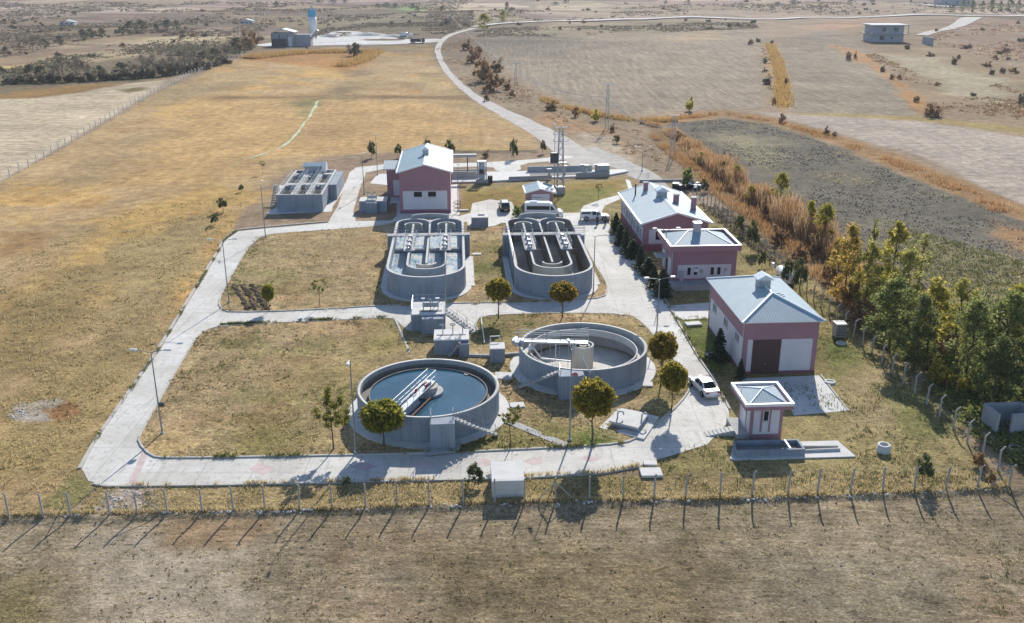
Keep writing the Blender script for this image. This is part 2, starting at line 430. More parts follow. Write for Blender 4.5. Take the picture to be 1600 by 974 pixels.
# ------------------------------------------------------------------ the ground: one sheet, its fields coloured by what grows there
def sdist(poly, X, Y):
    """signed distance (positive inside) of points to a polygon"""
    P = np.array(poly, float); Q = np.roll(P, -1, 0)
    d = np.full(X.shape, 1e9); ins = np.zeros(X.shape, bool)
    for (ax, ay), (bx, by) in zip(P, Q):
        ex, ey = bx-ax, by-ay; wx, wy = X-ax, Y-ay
        t = np.clip((wx*ex+wy*ey)/(ex*ex+ey*ey+1e-9), 0, 1)
        d = np.minimum(d, np.hypot(wx-t*ex, wy-t*ey))
        c = ((ay > Y) != (by > Y)) & (X < (bx-ax)*(Y-ay)/((by-ay) if abs(by-ay) > 1e-9 else 1e-9)+ax)
        ins ^= c
    return np.where(ins, d, -d)
GOLD = (.375, .28, .155); SOILC = (.25, .213, .153)
# (outline in photo pixels, colour, edge softness m, (across rows, speckle, rows away), slanting rows)
LAYERS = [
 # far country, upper left, browns and olives
 ([(-300, 150), (-300, 3), (700, 3), (700, 60), (420, 80), (255, 130), (0, 160)], (.25, .19, .125), 6, (.1, .7, 0), 0),
 ([(-60, 28), (-60, 10), (300, 6), (330, 18), (60, 30)], (.42, .34, .26), 8, (0, .3, 0), 0),
 ([(40, 38), (200, 22), (420, 24), (330, 34), (120, 40)], (.31, .225, .17), 6, (0, .3, .3), 0),
 ([(220, 60), (330, 44), (380, 42), (360, 70), (150, 98), (120, 90)], (.36, .30, .19), 4, (0, .5, 0), 0),
 ([(-50, 118), (-50, 104), (60, 100), (50, 118)], (.44, .34, .16), 3, (0, .4, 0), 0),
 ([(60, 90), (200, 74), (230, 80), (130, 108)], (.33, .27, .17), 3, (0, .6, 0), 0),
 ([(590, 0), (660, -2), (665, 14), (625, 17), (600, 12)], (.17, .26, .08), 5, (0, .3, 0), 0),
 ([(500, 12), (690, 20), (700, 46), (560, 44), (490, 30)], (.27, .225, .16), 6, (0, .6, 0), 0),
 ([(-60, 0), (1700, 0), (1700, 8), (-60, 8)], (.30, .225, .18), 20, (0, .4, 0), 0),
 ([(700, 5), (1000, 3), (1000, 16), (690, 18)], (.38, .31, .24), 10, (0, .3, 0), 0),
 ([(690, 18), (1000, 14), (1200, 18), (1180, 30), (860, 34), (700, 36)], (.26, .21, .165), 6, (0, .6, 0), 0),
 # scrub under the hedges left
 ([(-60, 158), (-60, 118), (120, 100), (300, 78), (390, 60), (400, 76), (300, 112), (220, 128), (120, 132), (40, 150)], (.16, .135, .085), 4, (0, .8, 0), 0),
 ([(-40, 152), (120, 133), (190, 131), (150, 142), (60, 153), (-20, 160)], (.24, .155, .065), 2, (0, .8, 0), 0),
 # stubble field far left
 ([(-120, 157), (50, 154), (120, 146), (200, 131), (262, 124), (245, 138), (92, 231), (0, 284), (-120, 330)], (.45, .39, .285), 1.2, (0, .3, 0), 1),
 ([(190, 141), (226, 136), (232, 141), (200, 146)], (.16, .14, .06), 1.5, (0, .6, 0), 0),
 # the big dry grass field
 ([(0, 286), (92, 236), (258, 140), (384, 86), (560, 70), (672, 68), (690, 112), (740, 160), (838, 205), (842, 238), (700, 240), (560, 262), (412, 290), (360, 362), (245, 548), (128, 733), (110, 800), (-300, 808), (-300, 400)], GOLD, .8, (.12, .55, .15), 0),
 ([(300, 150), (560, 150), (700, 160), (800, 210), (640, 232), (440, 250), (250, 300), (190, 290)], (.42, .29, .135), 9, (.2, .4, .3), 0),
 ([(150, 345), (330, 292), (420, 300), (345, 335), (255, 385), (205, 440), (90, 520), (-40, 560), (-40, 480), (90, 420)], (.41, .285, .115), 5, (.1, .6, .15), 0),
 ([(-60, 500), (90, 420), (210, 410), (160, 470), (60, 560), (-60, 600)], (.27, .205, .10), 7, (0, .7, 0), 0),
 ([(190, 380), (330, 330), (330, 380), (250, 520), (190, 600), (150, 560)], (.30, .235, .125), 5, (0, .8, 0), 0),
 ([(0, 650), (120, 560), (200, 560), (150, 680), (110, 740), (-60, 760)], (.31, .24, .12), 4, (0, .9, 0), 0),
 ([(80, 770), (110, 738), (140, 752), (150, 775), (100, 800), (60, 795)], (.19, .18, .08), 1.2, (0, .9, 0), 0),
 ([(18, 655), (30, 632), (90, 625), (120, 640), (70, 658)], (.33, .31, .28), .8, (0, .5, 0), 0),
 ([(75, 640), (110, 628), (125, 645), (95, 660)], (.25, .15, .07), .8, (0, .8, 0), 0),
 ([(385, 95), (400, 82), (560, 76), (590, 80), (560, 112), (520, 110), (440, 98)], (.36, .20, .07), 3, (0, .6, 0), 0),
 ([(330, 151), (560, 149), (720, 150), (800, 158), (560, 154), (330, 155)], (.22, .15, .075), 2.5, (0, .6, 0), 0),
 ([(455, 160), (495, 155), (500, 165), (470, 178)], (.20, .19, .085), 4, (0, .3, 0), 0),
 ([(515, 150), (560, 104), (585, 104), (555, 135), (540, 160)], (.22, .17, .095), 4, (0, .5, 0), 0),
 # bank behind the plant
 ([(395, 300), (500, 245), (610, 239), (840, 236), (846, 243), (700, 246), (560, 262)], (.27, .205, .15), 2, (0, .7, 0), 0),
 ([(700, 236), (838, 234), (838, 239), (700, 241)], (.14, .115, .085), 1.0, (0, .5, 0), 0),
 # land right of the track
 ([(672, 64), (740, 50), (800, 110), (860, 155), (960, 185), (1060, 200), (1110, 255), (1180, 330), (1140, 340), (985, 275), (890, 245), (835, 200), (740, 150), (700, 115)], (.245, .195, .14), 3, (0, .8, 0), 0),
 ([(855, 175), (960, 205), (990, 240), (900, 215), (830, 185)], (.30, .20, .12), 2, (0, .8, 0), 0),
 ([(900, 205), (960, 215), (1000, 255), (985, 275), (930, 255), (890, 235)], (.34, .29, .225), 2, (0, .6, 0), 0),
 # big pale field right
 ([(742, 62), (800, 55), (980, 58), (1090, 46), (1185, 44), (1200, 66), (1195, 120), (1200, 168), (980, 178), (890, 160), (820, 128), (770, 95)], (.26, .225, .175), 2, (.1, .35, .9), 0),
 ([(742, 62), (760, 50), (900, 36), (1180, 30), (1185, 44), (1090, 46), (980, 58), (800, 55)], (.25, .205, .15), 3, (0, .8, 0), 0),
 ([(1040, 62), (1060, 48), (1120, 46), (1130, 62), (1070, 68)], (.34, .27, .185), 5, (0, .3, 0), 0),
 ([(1185, 66), (1200, 64), (1210, 100), (1212, 150), (1222, 170), (1196, 168), (1190, 110)], (.27, .215, .15), 2, (0, .8, 0), 0),
 ([(1198, 66), (1210, 66), (1228, 110), (1236, 166), (1218, 172), (1212, 130)], (.40, .24, .06), 2, (0, .6, 0), 0),
 ([(1216, 70), (1300, 44), (1345, 60), (1400, 110), (1440, 165), (1430, 182), (1240, 176), (1230, 110)], (.24, .21, .16), 2, (.1, .35, .8), 0),
 ([(1300, 44), (1360, 36), (1480, 70), (1600, 110), (1640, 150), (1640, 200), (1450, 180), (1400, 108), (1345, 62)], (.235, .18, .115), 3, (0, .6, 0), 0),
 ([(1380, 85), (1460, 90), (1580, 130), (1570, 165), (1500, 150), (1420, 110)], (.31, .28, .195), 4, (0, .3, 0), 0),
 ([(1430, 30), (1700, 24), (1700, 110), (1560, 90), (1480, 55)], (.25, .18, .135), 4, (0, .8, 0), 0),
 ([(1300, 70), (1345, 78), (1400, 120), (1450, 165), (1440, 178), (1390, 125)], (.36, .20, .08), 2, (0, .7, 0), 0),
 ([(1240, 42), (1300, 32), (1380, 30), (1360, 38), (1300, 44)], (.34, .22, .15), 4, (0, .5, 0), 0),
 ([(1220, 176), (1440, 182), (1640, 205), (1640, 215), (1440, 190), (1230, 181)], (.29, .23, .10), 1.5, (0, .6, 0), 0),
 # pale ploughed field
 ([(1180, 175), (1260, 180), (1440, 190), (1640, 220), (1640, 335), (1560, 305), (1440, 245), (1300, 205), (1220, 185)], (.36, .32, .29), 1.5, (.25, .7, .3), 0),
 # orange ditch between the fields
 ([(1010, 182), (1130, 172), (1220, 186), (1310, 212), (1440, 255), (1640, 340), (1640, 362), (1440, 285), (1300, 225), (1200, 194), (1130, 184), (1020, 196)], (.28, .18, .09), 1.5, (0, .8, 0), 0),
 # dark clodded field
 ([(1040, 196), (1130, 184), (1200, 194), (1300, 226), (1440, 286), (1700, 385), (1700, 640), (1500, 480), (1350, 400), (1230, 330), (1120, 250)], (.135, .128, .108), 1.5, (.25, .95, 0), 0),
 ([(1110, 215), (1160, 205), (1210, 220), (1240, 250), (1200, 262), (1150, 240)], (.24, .22, .15), 5, (0, .8, 0), 0),
 ([(1400, 350), (1640, 420), (1700, 640), (1500, 470), (1380, 400)], (.20, .185, .105), 5, (.2, .9, 0), 0),
 ([(1540, 340), (1640, 370), (1640, 420), (1560, 380)], (.27, .17, .09), 3, (0, .7, 0), 0),
 # the reed ditch beside the fence
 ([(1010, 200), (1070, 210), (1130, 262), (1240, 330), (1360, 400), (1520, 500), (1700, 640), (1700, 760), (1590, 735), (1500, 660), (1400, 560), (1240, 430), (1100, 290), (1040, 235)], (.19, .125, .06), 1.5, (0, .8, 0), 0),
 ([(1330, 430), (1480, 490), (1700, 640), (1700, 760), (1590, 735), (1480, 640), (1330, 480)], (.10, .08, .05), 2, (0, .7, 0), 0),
 ([(1060, 285), (1120, 320), (1290, 460), (1480, 620), (1470, 640), (1280, 475), (1100, 320)], (.27, .235, .19), 1.2, (0, .8, 0), 0),
 # lawns inside the fence on the right
 ([(720, 290), (980, 278), (1000, 290), (1060, 300), (1120, 330), (1300, 470), (1470, 630), (1560, 740), (1560, 768), (1180, 782), (1000, 735), (1140, 640), (940, 350), (720, 335)], (.265, .228, .118), 1.2, (0, .9, 0), 0),
 ([(720, 300), (830, 290), (980, 280), (960, 312), (820, 318), (720, 330)], (.26, .20, .07), 1.5, (0, .7, 0), 0),
 ([(870, 300), (960, 292), (960, 305), (880, 335), (870, 330)], (.19, .19, .06), 2, (0, .7, 0), 0),
 ([(1160, 380), (1200, 380), (1290, 470), (1310, 540), (1270, 520), (1180, 430)], (.25, .215, .095), 1.5, (0, .8, 0), 0),
 ([(1270, 560), (1310, 520), (1340, 545), (1340, 575), (1300, 595)], (.14, .175, .055), 3.5, (0, .9, 0), 0),
 ([(1320, 590), (1380, 570), (1430, 620), (1390, 690), (1330, 680)], (.30, .25, .145), 2, (0, .7, 0), 0),
 ([(1390, 600), (1440, 610), (1490, 680), (1400, 700)], (.19, .19, .08), 2, (0, .8, 0), 0),
 ([(1050, 480), (1110, 500), (1140, 590), (1110, 580), (1060, 505)], (.12, .15, .045), .8, (0, .7, 0), 0),
 ([(1010, 722), (1110, 690), (1110, 722), (1200, 740), (1180, 770), (1010, 760)], (.24, .21, .10), 1.5, (0, .9, 0), 0),
 ([(120, 803), (160, 752), (1560, 735), (1590, 762), (1180, 780), (620, 792)], (.30, .24, .13), .3, (0, .9, 0), 0),
 ([(165, 765), (240, 760), (250, 797), (150, 803)], (.33, .28, .24), .8, (0, .5, 0), 0),
 ([(820, 748), (1000, 745), (1000, 765), (830, 775)], (.24, .20, .095), 1.5, (0, .9, 0), 0),
 # the ploughed field in front
 ([(-400, 812), (0, 807), (172, 803), (468, 796), (868, 784), (1175, 778), (1526, 764), (1700, 752), (2600, 900), (2600, 3200), (-2600, 3200)], SOILC, .12, (.85, .75, 0), 0),
 ([(130, 830), (420, 850), (380, 974), (330, 1200), (60, 1200), (110, 960)], (.33, .29, .23), 4, (.4, .5, 0), 0),
 ([(270, 815), (420, 805), (450, 830), (360, 850), (280, 845)], (.29, .215, .14), 2, (.6, .5, 0), 0),
 ([(600, 850), (1100, 840), (1100, 974), (700, 974)], (.20, .165, .105), 6, (.8, .8, 0), 0),
 ([(0, 900), (100, 890), (110, 990), (-60, 1000)], (.21, .18, .10), 3, (.5, .9, 0), 0),
 ([(1180, 870), (1560, 850), (1500, 974), (1200, 990)], (.225, .20, .15), 4, (.6, .8, 0), 0),
]
def clampG(px, py):
    return G(px, max(py, -28))
LP = []
for poly, c, soft, tx, sl in LAYERS:
    LP.append(([clampG(*p) for p in poly], c, soft, tx, sl))
def ground_cols(X, Y):
    n = X.size
    C = np.empty((n, 4)); C[:] = (.27, .21, .15, 0); T = np.empty((n, 4)); T[:] = (.1, .5, 0, 1)
    D = np.hypot(X, Y)
    nz = (fbm(X, Y, 9, 31, 4)-.5)*2; nzf = (fbm(X, Y, 1.6, 37, 3)-.5)*2
    for poly, c, soft, tx, sl in LP:
        xs = [p[0] for p in poly]; ys = [p[1] for p in poly]; mrg = soft*3+8+np.max(ys)*.02
        k = (X > min(xs)-mrg) & (X < max(xs)+mrg) & (Y > min(ys)-mrg) & (Y < max(ys)+mrg)
        if not k.any(): continue
        sc = soft*np.clip(D[k]/160, 1, 4)
        s = sdist(poly, X[k], Y[k])+nz[k]*sc*.9+nzf[k]*np.minimum(sc, 1.2)*.8
        a = sstep(-sc*.6, sc*.6, s)[:, None]
        cc = np.array(c)
        if c is GOLD or c is SOILC:
            x, y = X[k], Y[k]; n1 = fbm(x+.4*y, y*.7, 30, 301, 4); n2 = fbm(x, y, 9, 307, 4); n3 = fbm(x-.3*y, y*.5, 55, 311, 3)
            def mx(b0, cl, m): return b0*(1-m)[:, None]+np.array(cl)*m[:, None]
            cc = np.tile(cc, (len(x), 1))
            if c is GOLD:
                cc = mx(cc, (.49, .33, .125), sstep(.54, .70, n1+.25*(n2-.5))*.85); cc = mx(cc, (.27, .22, .125), sstep(.52, .66, n3+.35*(n2-.5))*.8); cc = mx(cc, (.33, .19, .075), sstep(.58, .72, n2)*.5)
            else:
                cc = mx(cc, (.36, .305, .215), sstep(.54, .70, n1+.4*(n2-.5))*.7); cc = mx(cc, (.20, .175, .105), sstep(.53, .68, n3+.4*(n2-.5))*.6); cc = mx(cc, (.29, .205, .14), sstep(.62, .75, n2)*.35)
        C[k, :3] = C[k, :3]*(1-a)+cc*a
        C[k, 3:4] = C[k, 3:4]*(1-a)+sl*a
        T[k, :3] = T[k, :3]*(1-a)+np.array(tx)*a
    # patchiness of what grows: drier and greener spots
    p = fbm(X, Y, 26, 51, 4); q = fbm(X, Y, 7, 57, 3)
    C[:, :3] *= (1+.30*(p-.5)+.22*(q-.5))[:, None]
    # hedges and hollows of the far country
    far = sstep(420, 700, Y)
    h1 = np.abs(fbm(X*.55, Y, 130, 71, 3)-.5); h2 = fbm(X*.5, Y, 60, 77, 4)
    dk = far*(sstep(.028, .0, h1)*.5+sstep(.58, .70, h2)*.42)
    C[:, :3] = C[:, :3]*(1-dk)[:, None]+np.array((.13, .115, .085))*dk[:, None]
    pl = far*sstep(.42, .30, h2)*.4
    C[:, :3] = C[:, :3]*(1-pl)[:, None]+np.array((.40, .33, .25))*pl[:, None]
    # patchwork of old fields: each with a tone of its own, dark banks between
    k = np.where((Y > 430) & (sstep(430, 620, Y) > 0))[0]; x, y = X[k]+90*(fbm(X[k], Y[k], 150, 201, 2)-.5), Y[k]+110*(fbm(X[k], Y[k], 150, 205, 2)-.5)
    sx, sy = 150.0, 120.0; ci, cj = np.floor(x/sx), np.floor(y/sy); d1 = np.full(len(k), 1e9); d2 = d1.copy(); tone = np.zeros(len(k)); hue = np.zeros(len(k))
    for di in (-1, 0, 1):
        for dj in (-1, 0, 1):
            a, b = ci+di, cj+dj; jx = (np.sin(a*12.9+b*78.2)*43758.5) % 1; jy = (np.sin(a*39.3+b*11.1)*24634.6) % 1
            d = np.hypot((a+jx)*sx-x, ((b+jy)*sy-y)*1.2); n = d < d1
            d2 = np.where(n, d1, np.minimum(d2, d)); d1 = np.where(n, d, d1)
            tone = np.where(n, (np.sin(a*7.7+b*3.1)*9123.4) % 1, tone); hue = np.where(n, (np.sin(a*2.7+b*9.1)*5123.4) % 1, hue)
    w = sstep(430, 640, y)*(1-.85*sstep(10, 60, X[k])*sstep(1500, 700, Y[k])*(X[k] < 420))
    C[k, :3] *= (1+w*(tone-.62)*.75)[:, None]*np.stack([1+.10*(hue-.5)*w, 1+0*hue, 1+.25*(hue-.4)*w], 1)
    e = sstep(12, 3, (d2-d1)*.5+4*(fbm(x, y, 20, 211, 2)-.5))*w*.6
    C[k, :3] = C[k, :3]*(1-e)[:, None]+np.array((.12, .10, .075))*e[:, None]
    return C, T
def set_cols(me, C, T):
    a = me.color_attributes.new('Col', 'FLOAT_COLOR', 'POINT'); a.data.foreach_set('color', C.astype(np.float32).ravel())
    b = me.color_attributes.new('Tex', 'FLOAT_COLOR', 'POINT'); b.data.foreach_set('color', T.astype(np.float32).ravel())
def build_ground():
    vs = list(np.arange(-160, 40, 8.0))+list(np.arange(40, 66.5, .45))+list(np.arange(66.5, 69.5, .12))+list(np.arange(69.5, 190, .5))
    v = 190.0
    while v < 5000: vs.append(v); v *= 1.0065
    vs = np.array(vs)
    s = np.concatenate([np.linspace(-1.4, -.8, 14, endpoint=False), np.linspace(-.8, .8, 460, endpoint=False), np.linspace(.8, 1.4, 15)])
    w = np.maximum(vs, 75.0)
    U = s[None, :]*w[:, None]; V = np.repeat(vs[:, None], len(s), 1)
    X = (CT*U-ST*V).ravel(); Y = (ST*U+CT*V).ravel()
    Z = gz(X, Y)
    nr, nc = U.shape; i = np.arange(nr-1)[:, None]*nc+np.arange(nc-1)[None, :]
    F = np.stack([i, i+1, i+nc+1, i+nc], -1).reshape(-1, 4)
    me = np_mesh('ground', np.stack([X, Y, Z], 1), F, M['ground'], True)
    C, T = ground_cols(X, Y); set_cols(me, C, T)
    return struct(ob('ground', me))
build_ground()

# ------------------------------------------------------------------ roads and yards
def resample(P, step, closed=False):
    P = [Vector((p[0], p[1])) for p in P]; out = []
    n = len(P)
    for i in range(n if closed else n-1):
        a, b = P[i], P[(i+1) % n]; k = max(1, int((b-a).length/step))
        for j in range(k): out.append(a+(b-a)*j/k)
    if not closed: out.append(P[-1])
    return [(p.x, p.y) for p in out]
def smooth_poly(P, it=2, closed=True):
    P = [Vector((p[0], p[1])) for p in P]
    for _ in range(it):
        Q = []; n = len(P)
        for i in range(n if closed else n-1):
            a, b = P[i], P[(i+1) % n]; Q += [a*.75+b*.25, a*.25+b*.75]
        if not closed: Q = [P[0]]+Q+[P[-1]]
        P = Q
    return [(p.x, p.y) for p in P]
def rough(P, amp, s, seed):
    out = []
    for x, y in P:
        out.append((x+amp*(float(vnoise(x, y, s, seed))-.5)*2, y+amp*(float(vnoise(x, y, s, seed+5))-.5)*2))
    return out
import mathutils.geometry as mg
def sheet(name, poly, z, mat, kind='structure', follow=False):
    P = [Vector((x, y, 0)) for x, y in poly]
    tris = mg.tessellate_polygon([P])
    me = bpy.data.meshes.new(name)
    me.from_pydata([(x, y, (gzs(x, y) if follow else 0)+z) for x, y in poly], [], [tuple(t) for t in tris])
    me.materials.append(mat); me.update(); fix_up(me)
    o = ob(name, me); o['kind'] = kind; return o
def fix_up(me):
    import bmesh
    bm = bmesh.new(); bm.from_mesh(me)
    for f in bm.faces:
        if f.normal.z < 0: f.normal_flip()
    bm.to_mesh(me); bm.free()
def ribbon(name, pts, widths, mat, z=.03, step=4, amp=.35, seed=1, cross=3):
    P = resample(smooth_poly(pts, 2, False), step); n = len(P); vs = []; fs = []
    L = [0]
    for a, b in zip(P, P[1:]): L.append(L[-1]+math.hypot(b[0]-a[0], b[1]-a[1]))
    for i, (x, y) in enumerate(P):
        a = P[max(i-1, 0)]; b = P[min(i+1, n-1)]; d = Vector((b[0]-a[0], b[1]-a[1])).normalized()
        w = np.interp(L[i]/L[-1], np.linspace(0, 1, len(widths)), widths)/2
        for k in range(cross+1):
            t = -1+2*k/cross
            j = amp*(float(vnoise(x, y, 5, seed+k))-.5)*2 if k in (0, cross) else 0
            px, py = x-d.y*(w*t+j), y+d.x*(w*t+j)
            vs.append((px, py, gzs(px, py)+z))
    c = cross+1
    for i in range(n-1):
        for k in range(cross): fs.append((i*c+k, i*c+k+1, (i+1)*c+k+1, (i+1)*c+k))
    me = bpy.data.meshes.new(name); me.from_pydata(vs, [], fs); me.materials.append(mat); me.update(); fix_up(me)
    return struct(ob(name, me))
px = lambda L: [G(*p) for p in L]
ZP = .03
plant_out = [(128, 733), (150, 690), (250, 547), (340, 398), (352, 376), (372, 362), (420, 357), (512, 349), (528, 322), (546, 270), (556, 262), (612, 256), (612, 262), (572, 270), (562, 296), (552, 330), (556, 346),
             (612, 345), (622, 336), (712, 337), (718, 338), (735, 333), (738, 318), (765, 312), (800, 316), (806, 333), (905, 333), (912, 322), (940, 312), (966, 305), (970, 311), (945, 322), (940, 332),
             (948, 345), (966, 370), (1000, 415), (1032, 460), (1062, 512), (1088, 558), (1112, 592), (1138, 640), (1140, 658), (1105, 695), (1050, 712), (1000, 728), (940, 739), (800, 747), (700, 749), (350, 757), (165, 759), (138, 752)]
sheet('concrete_road', px(plant_out), ZP, M['pave'])
# concrete back road behind the screen building
sheet('back_road', smooth_poly(px([(556, 262), (600, 258), (700, 256), (762, 254), (840, 249), (880, 243), (902, 245), (868, 252), (812, 256), (815, 268), (776, 269), (770, 260), (700, 262), (612, 263)]), 1), .034, M['pave'])
for name, P, z, m in [
    ('hall_yard', [(1158, 592), (1280, 587), (1324, 642), (1240, 650), (1236, 640), (1172, 640)], .02, M['conclight']),
    ('forecourt', [(1042, 478), (1112, 473), (1112, 497), (1068, 500), (1052, 492)], .02, M['conclight']),
    ('filter_apron', [(417, 333), (440, 318), (436, 290), (520, 288), (545, 287), (520, 323), (518, 331), (420, 336)], .022, M['conclight']),
    ('screen_yard', [(578, 287), (590, 272), (624, 272), (624, 300), (716, 288), (718, 336), (620, 338), (620, 318), (610, 318), (610, 290)], .026, M['conclight']),
    ('garden_path', [(977, 281), (984, 281), (990, 300), (984, 302)], .02, M['conclight']),
    ]:
    sheet(name, px(P), z, m)
# pink brick inlays of the front road
for name, P in [('red_paving_inlay', [(388, 733), (408, 724), (432, 733), (410, 743)]), ('red_paving_inlay', [(548, 730), (568, 722), (592, 730), (570, 737)]),
                ('red_paving_inlay', [(640, 727), (662, 720), (684, 727), (664, 733)]), ('red_paving_inlay', [(736, 724), (756, 717), (778, 724), (758, 730)]),
                ('red_paving_inlay', [(815, 722), (834, 715), (856, 721), (836, 727)]), ('red_paving_inlay', [(902, 717), (920, 711), (940, 717), (922, 723)]),
                ('red_paving_inlay', [(222, 706), (233, 706), (212, 757), (200, 757)])]:
    sheet(name, px(P), ZP+.004, M['redpave'])
# planted islands, raised behind their kerbs
isl_a = [(397, 373), (430, 366), (500, 361), (600, 354), (622, 345), (730, 346), (732, 357), (768, 356), (788, 348), (885, 346), (905, 368), (930, 415), (946, 440), (950, 452), (944, 466), (900, 469), (600, 478), (470, 486), (360, 489), (347, 484), (341, 474), (352, 448)]
isl_b = [(216, 692), (220, 678), (300, 538), (318, 518), (345, 510), (480, 503), (606, 498), (618, 500), (626, 508), (640, 520), (748, 520), (742, 508), (748, 498), (770, 493), (880, 490), (985, 492), (1007, 508), (1030, 535), (1050, 560), (1070, 585), (1080, 606), (1062, 632), (1032, 658), (1002, 682), (975, 694), (880, 700), (690, 709), (450, 714), (262, 717), (236, 714)]
def island(name, P):
    P = smooth_poly(px(P), 1)
    Q = resample(P, 1.0, True)
    # grid of points clipped to the outline, so the turf can roll
    X0, X1 = min(p[0] for p in Q), max(p[0] for p in Q); Y0, Y1 = min(p[1] for p in Q), max(p[1] for p in Q)
    st = .5; gx = np.arange(X0, X1, st); gy = np.arange(Y0, Y1, st); XX, YY = np.meshgrid(gx, gy)
    sd = sdist(P, XX.ravel(), YY.ravel()); keep = sd > .3
    pts = [Vector(p) for p in Q]+[Vector((float(a), float(b))) for a, b in zip(XX.ravel()[keep], YY.ravel()[keep])]
    n = len(Q)
    res = mg.delaunay_2d_cdt(pts, [(i, (i+1) % n) for i in range(n)], [list(range(n))], 1, 1e-4)
    V = np.array([(p.x, p.y) for p in res[0]]); F = np.array([f for f in res[2] if len(f) == 3])
    d = sdist(P, V[:, 0], V[:, 1])
    Z = .10+sstep(.1, 2.5, d)*.08+sstep(.2, 1.5, d)*(fbm(V[:, 0], V[:, 1], 1.9, 41)-.5)*.22
    uu, vv = Pl(V[:, 0], V[:, 1]); near = np.full(len(V), 1e9)
    for cpx in ((669, 600, 3), (911, 536, 3)):
        cx, cy = G(*cpx); near = np.minimum(near, np.hypot(V[:, 0]-cx, V[:, 1]-cy)-7.1)
    for u0, v0 in ((-4.75, 120.2), (13.0, 119.7)):
        near = np.minimum(near, np.hypot(np.maximum(np.abs(uu-u0)-2, 0), np.maximum(np.abs(vv-v0-15.5)-11.5, 0))-3.3)
    f = sstep(3.2, 1.3, near); Z = Z*(1-f)+.10*f
    F = F[~(near[F] < -.35).all(1)]
    me = np_mesh(name, np.stack([V[:, 0], V[:, 1], Z], 1), F, M['island'], True)
    C = np.empty((len(V), 4)); T = np.empty((len(V), 4)); C[:, 3] = 0; T[:] = (0, .85, 0, 1)
    a = fbm(V[:, 0], V[:, 1], 8, 61); b = fbm(V[:, 0], V[:, 1], 2.4, 67)
    g = sstep(.54, .72, a+.45*(b-.5))
    base = np.array((.355, .278, .17))*(1+.5*(b-.5))[:, None]
    base = base*(1-g*.6)[:, None]+np.array((.19, .185, .075))*(g*.6)[:, None]
    r = sstep(.55, .7, fbm(V[:, 0], V[:, 1], 6, 83)); base = base*(1-r*.4)[:, None]+np.array((.30, .19, .10))*(r*.4)[:, None]
    for cx, cy, rr, cc, am in EXTRA:
        k = np.exp(-((V[:, 0]-cx)**2+(V[:, 1]-cy)**2)/(rr*rr))*am*(.6+.8*b)
        k = np.clip(k, 0, 1); base = base*(1-k)[:, None]+np.array(cc)*k[:, None]
    C[:, :3] = base; set_cols(me, C, T)
    o = ob(name, me); fix_up(me); struct(o)
    kb = MB(); kb.wall([Q[i] for i in range(len(Q))], .2, 0, .15, True)
    struct(kb.build('kerb', M['kerb']))
    return P
EXTRA = []
for pxl, rr, cc, am in [((925, 690), 2.2, (.11, .19, .03), 1.0), ((420, 690), 5, (.18, .17, .06), .8), ((600, 540), 4, (.19, .17, .055), .8), ((790, 690), 3, (.17, .17, .06), .8), ((770, 520), 4, (.15, .15, .055), .9),
                        ((760, 420), 5, (.14, .15, .05), 1.0), ((770, 390), 4, (.17, .16, .06), .9), ((975, 515), 3, (.2, .17, .07), .7), ((520, 590), 6, (.25, .22, .08), .5), ((330, 580), 6, (.36, .28, .17), .6),
                        ((250, 700), 3, (.38, .29, .15), .9), ((430, 400), 6, (.30, .24, .13), .5), ((375, 470), 2.0, (.36, .27, .14), .8), ((860, 680), 3, (.16, .17, .05), .8), ((1040, 600), 4, (.22, .18, .08), .7), ((720, 700), 2.5, (.17, .15, .07), .8)]:
    x, y = G(*pxl); EXTRA.append((x, y, rr, cc, am))
PA = island('lawn', isl_a); PB = island('lawn', isl_b)
# outer kerbs of the roads
def kerb_line(P, w=.22, h=.14):
    kb = MB(); kb.wall(resample(px(P), 1.5), w, 0, h); struct(kb.build('kerb', M['kerb']))
kerb_line([(124, 733), (150, 688), (248, 545), (338, 397), (350, 374), (370, 360), (420, 355), (512, 347)], .32, .16)
kerb_line([(146, 757), (165, 761), (350, 759), (700, 751), (800, 749), (940, 741), (1000, 730)])
kerb_line([(948, 343), (968, 369), (1002, 414), (1034, 459), (1064, 511), (1090, 557), (1114, 591), (1140, 640)])
kerb_line([(617, 500), (626, 520), (643, 560)], .25, .22)
kerb_line([(1282, 586), (1326, 643)], .16, .1)
# dirt track, far roads, cement yard
ribbon('dirt_track', px([(930, 262), (893, 238), (862, 214), (800, 182), (745, 155), (706, 122), (688, 95), (682, 72), (700, 55), (735, 45), (765, 38)]), [9, 7, 3.8, 3.0, 3.0, 3.0, 3.4, 4.2, 4.6, 5], M['dirt'], .03, 3)
ribbon('dirt_track', px([(905, 232), (960, 252), (1010, 275), (1040, 300)]), [9, 8, 6, 4], M['gravel'], .02, 3, .8)
ribbon('country_road', px([(740, 43), (800, 36), (960, 31), (1200, 27), (1400, 24), (1700, 23)]), [6, 8, 10, 12, 13], M['tar'], .9, 12, .2)
ribbon('country_road', px([(1524, 26), (1510, 36), (1480, 48), (1440, 58)]), [16, 16, 9, 8], M['dirt'], .3, 6)
ribbon('country_road', px([(1250, 8), (1400, 8), (1500, 14), (1700, 18)]), [14, 14, 12], M['tar'], .4, 20)
sheet('cement_yard', rough(resample(smooth_poly(px([(395, 72), (450, 74), (520, 70), (600, 69), (690, 66), (690, 60), (640, 62), (590, 56), (560, 48), (530, 46), (500, 52), (490, 60), (430, 66)]), 1), 6, True), 2, 9, 3), .12, M['yard'], follow=True)
ground_soil = MB()
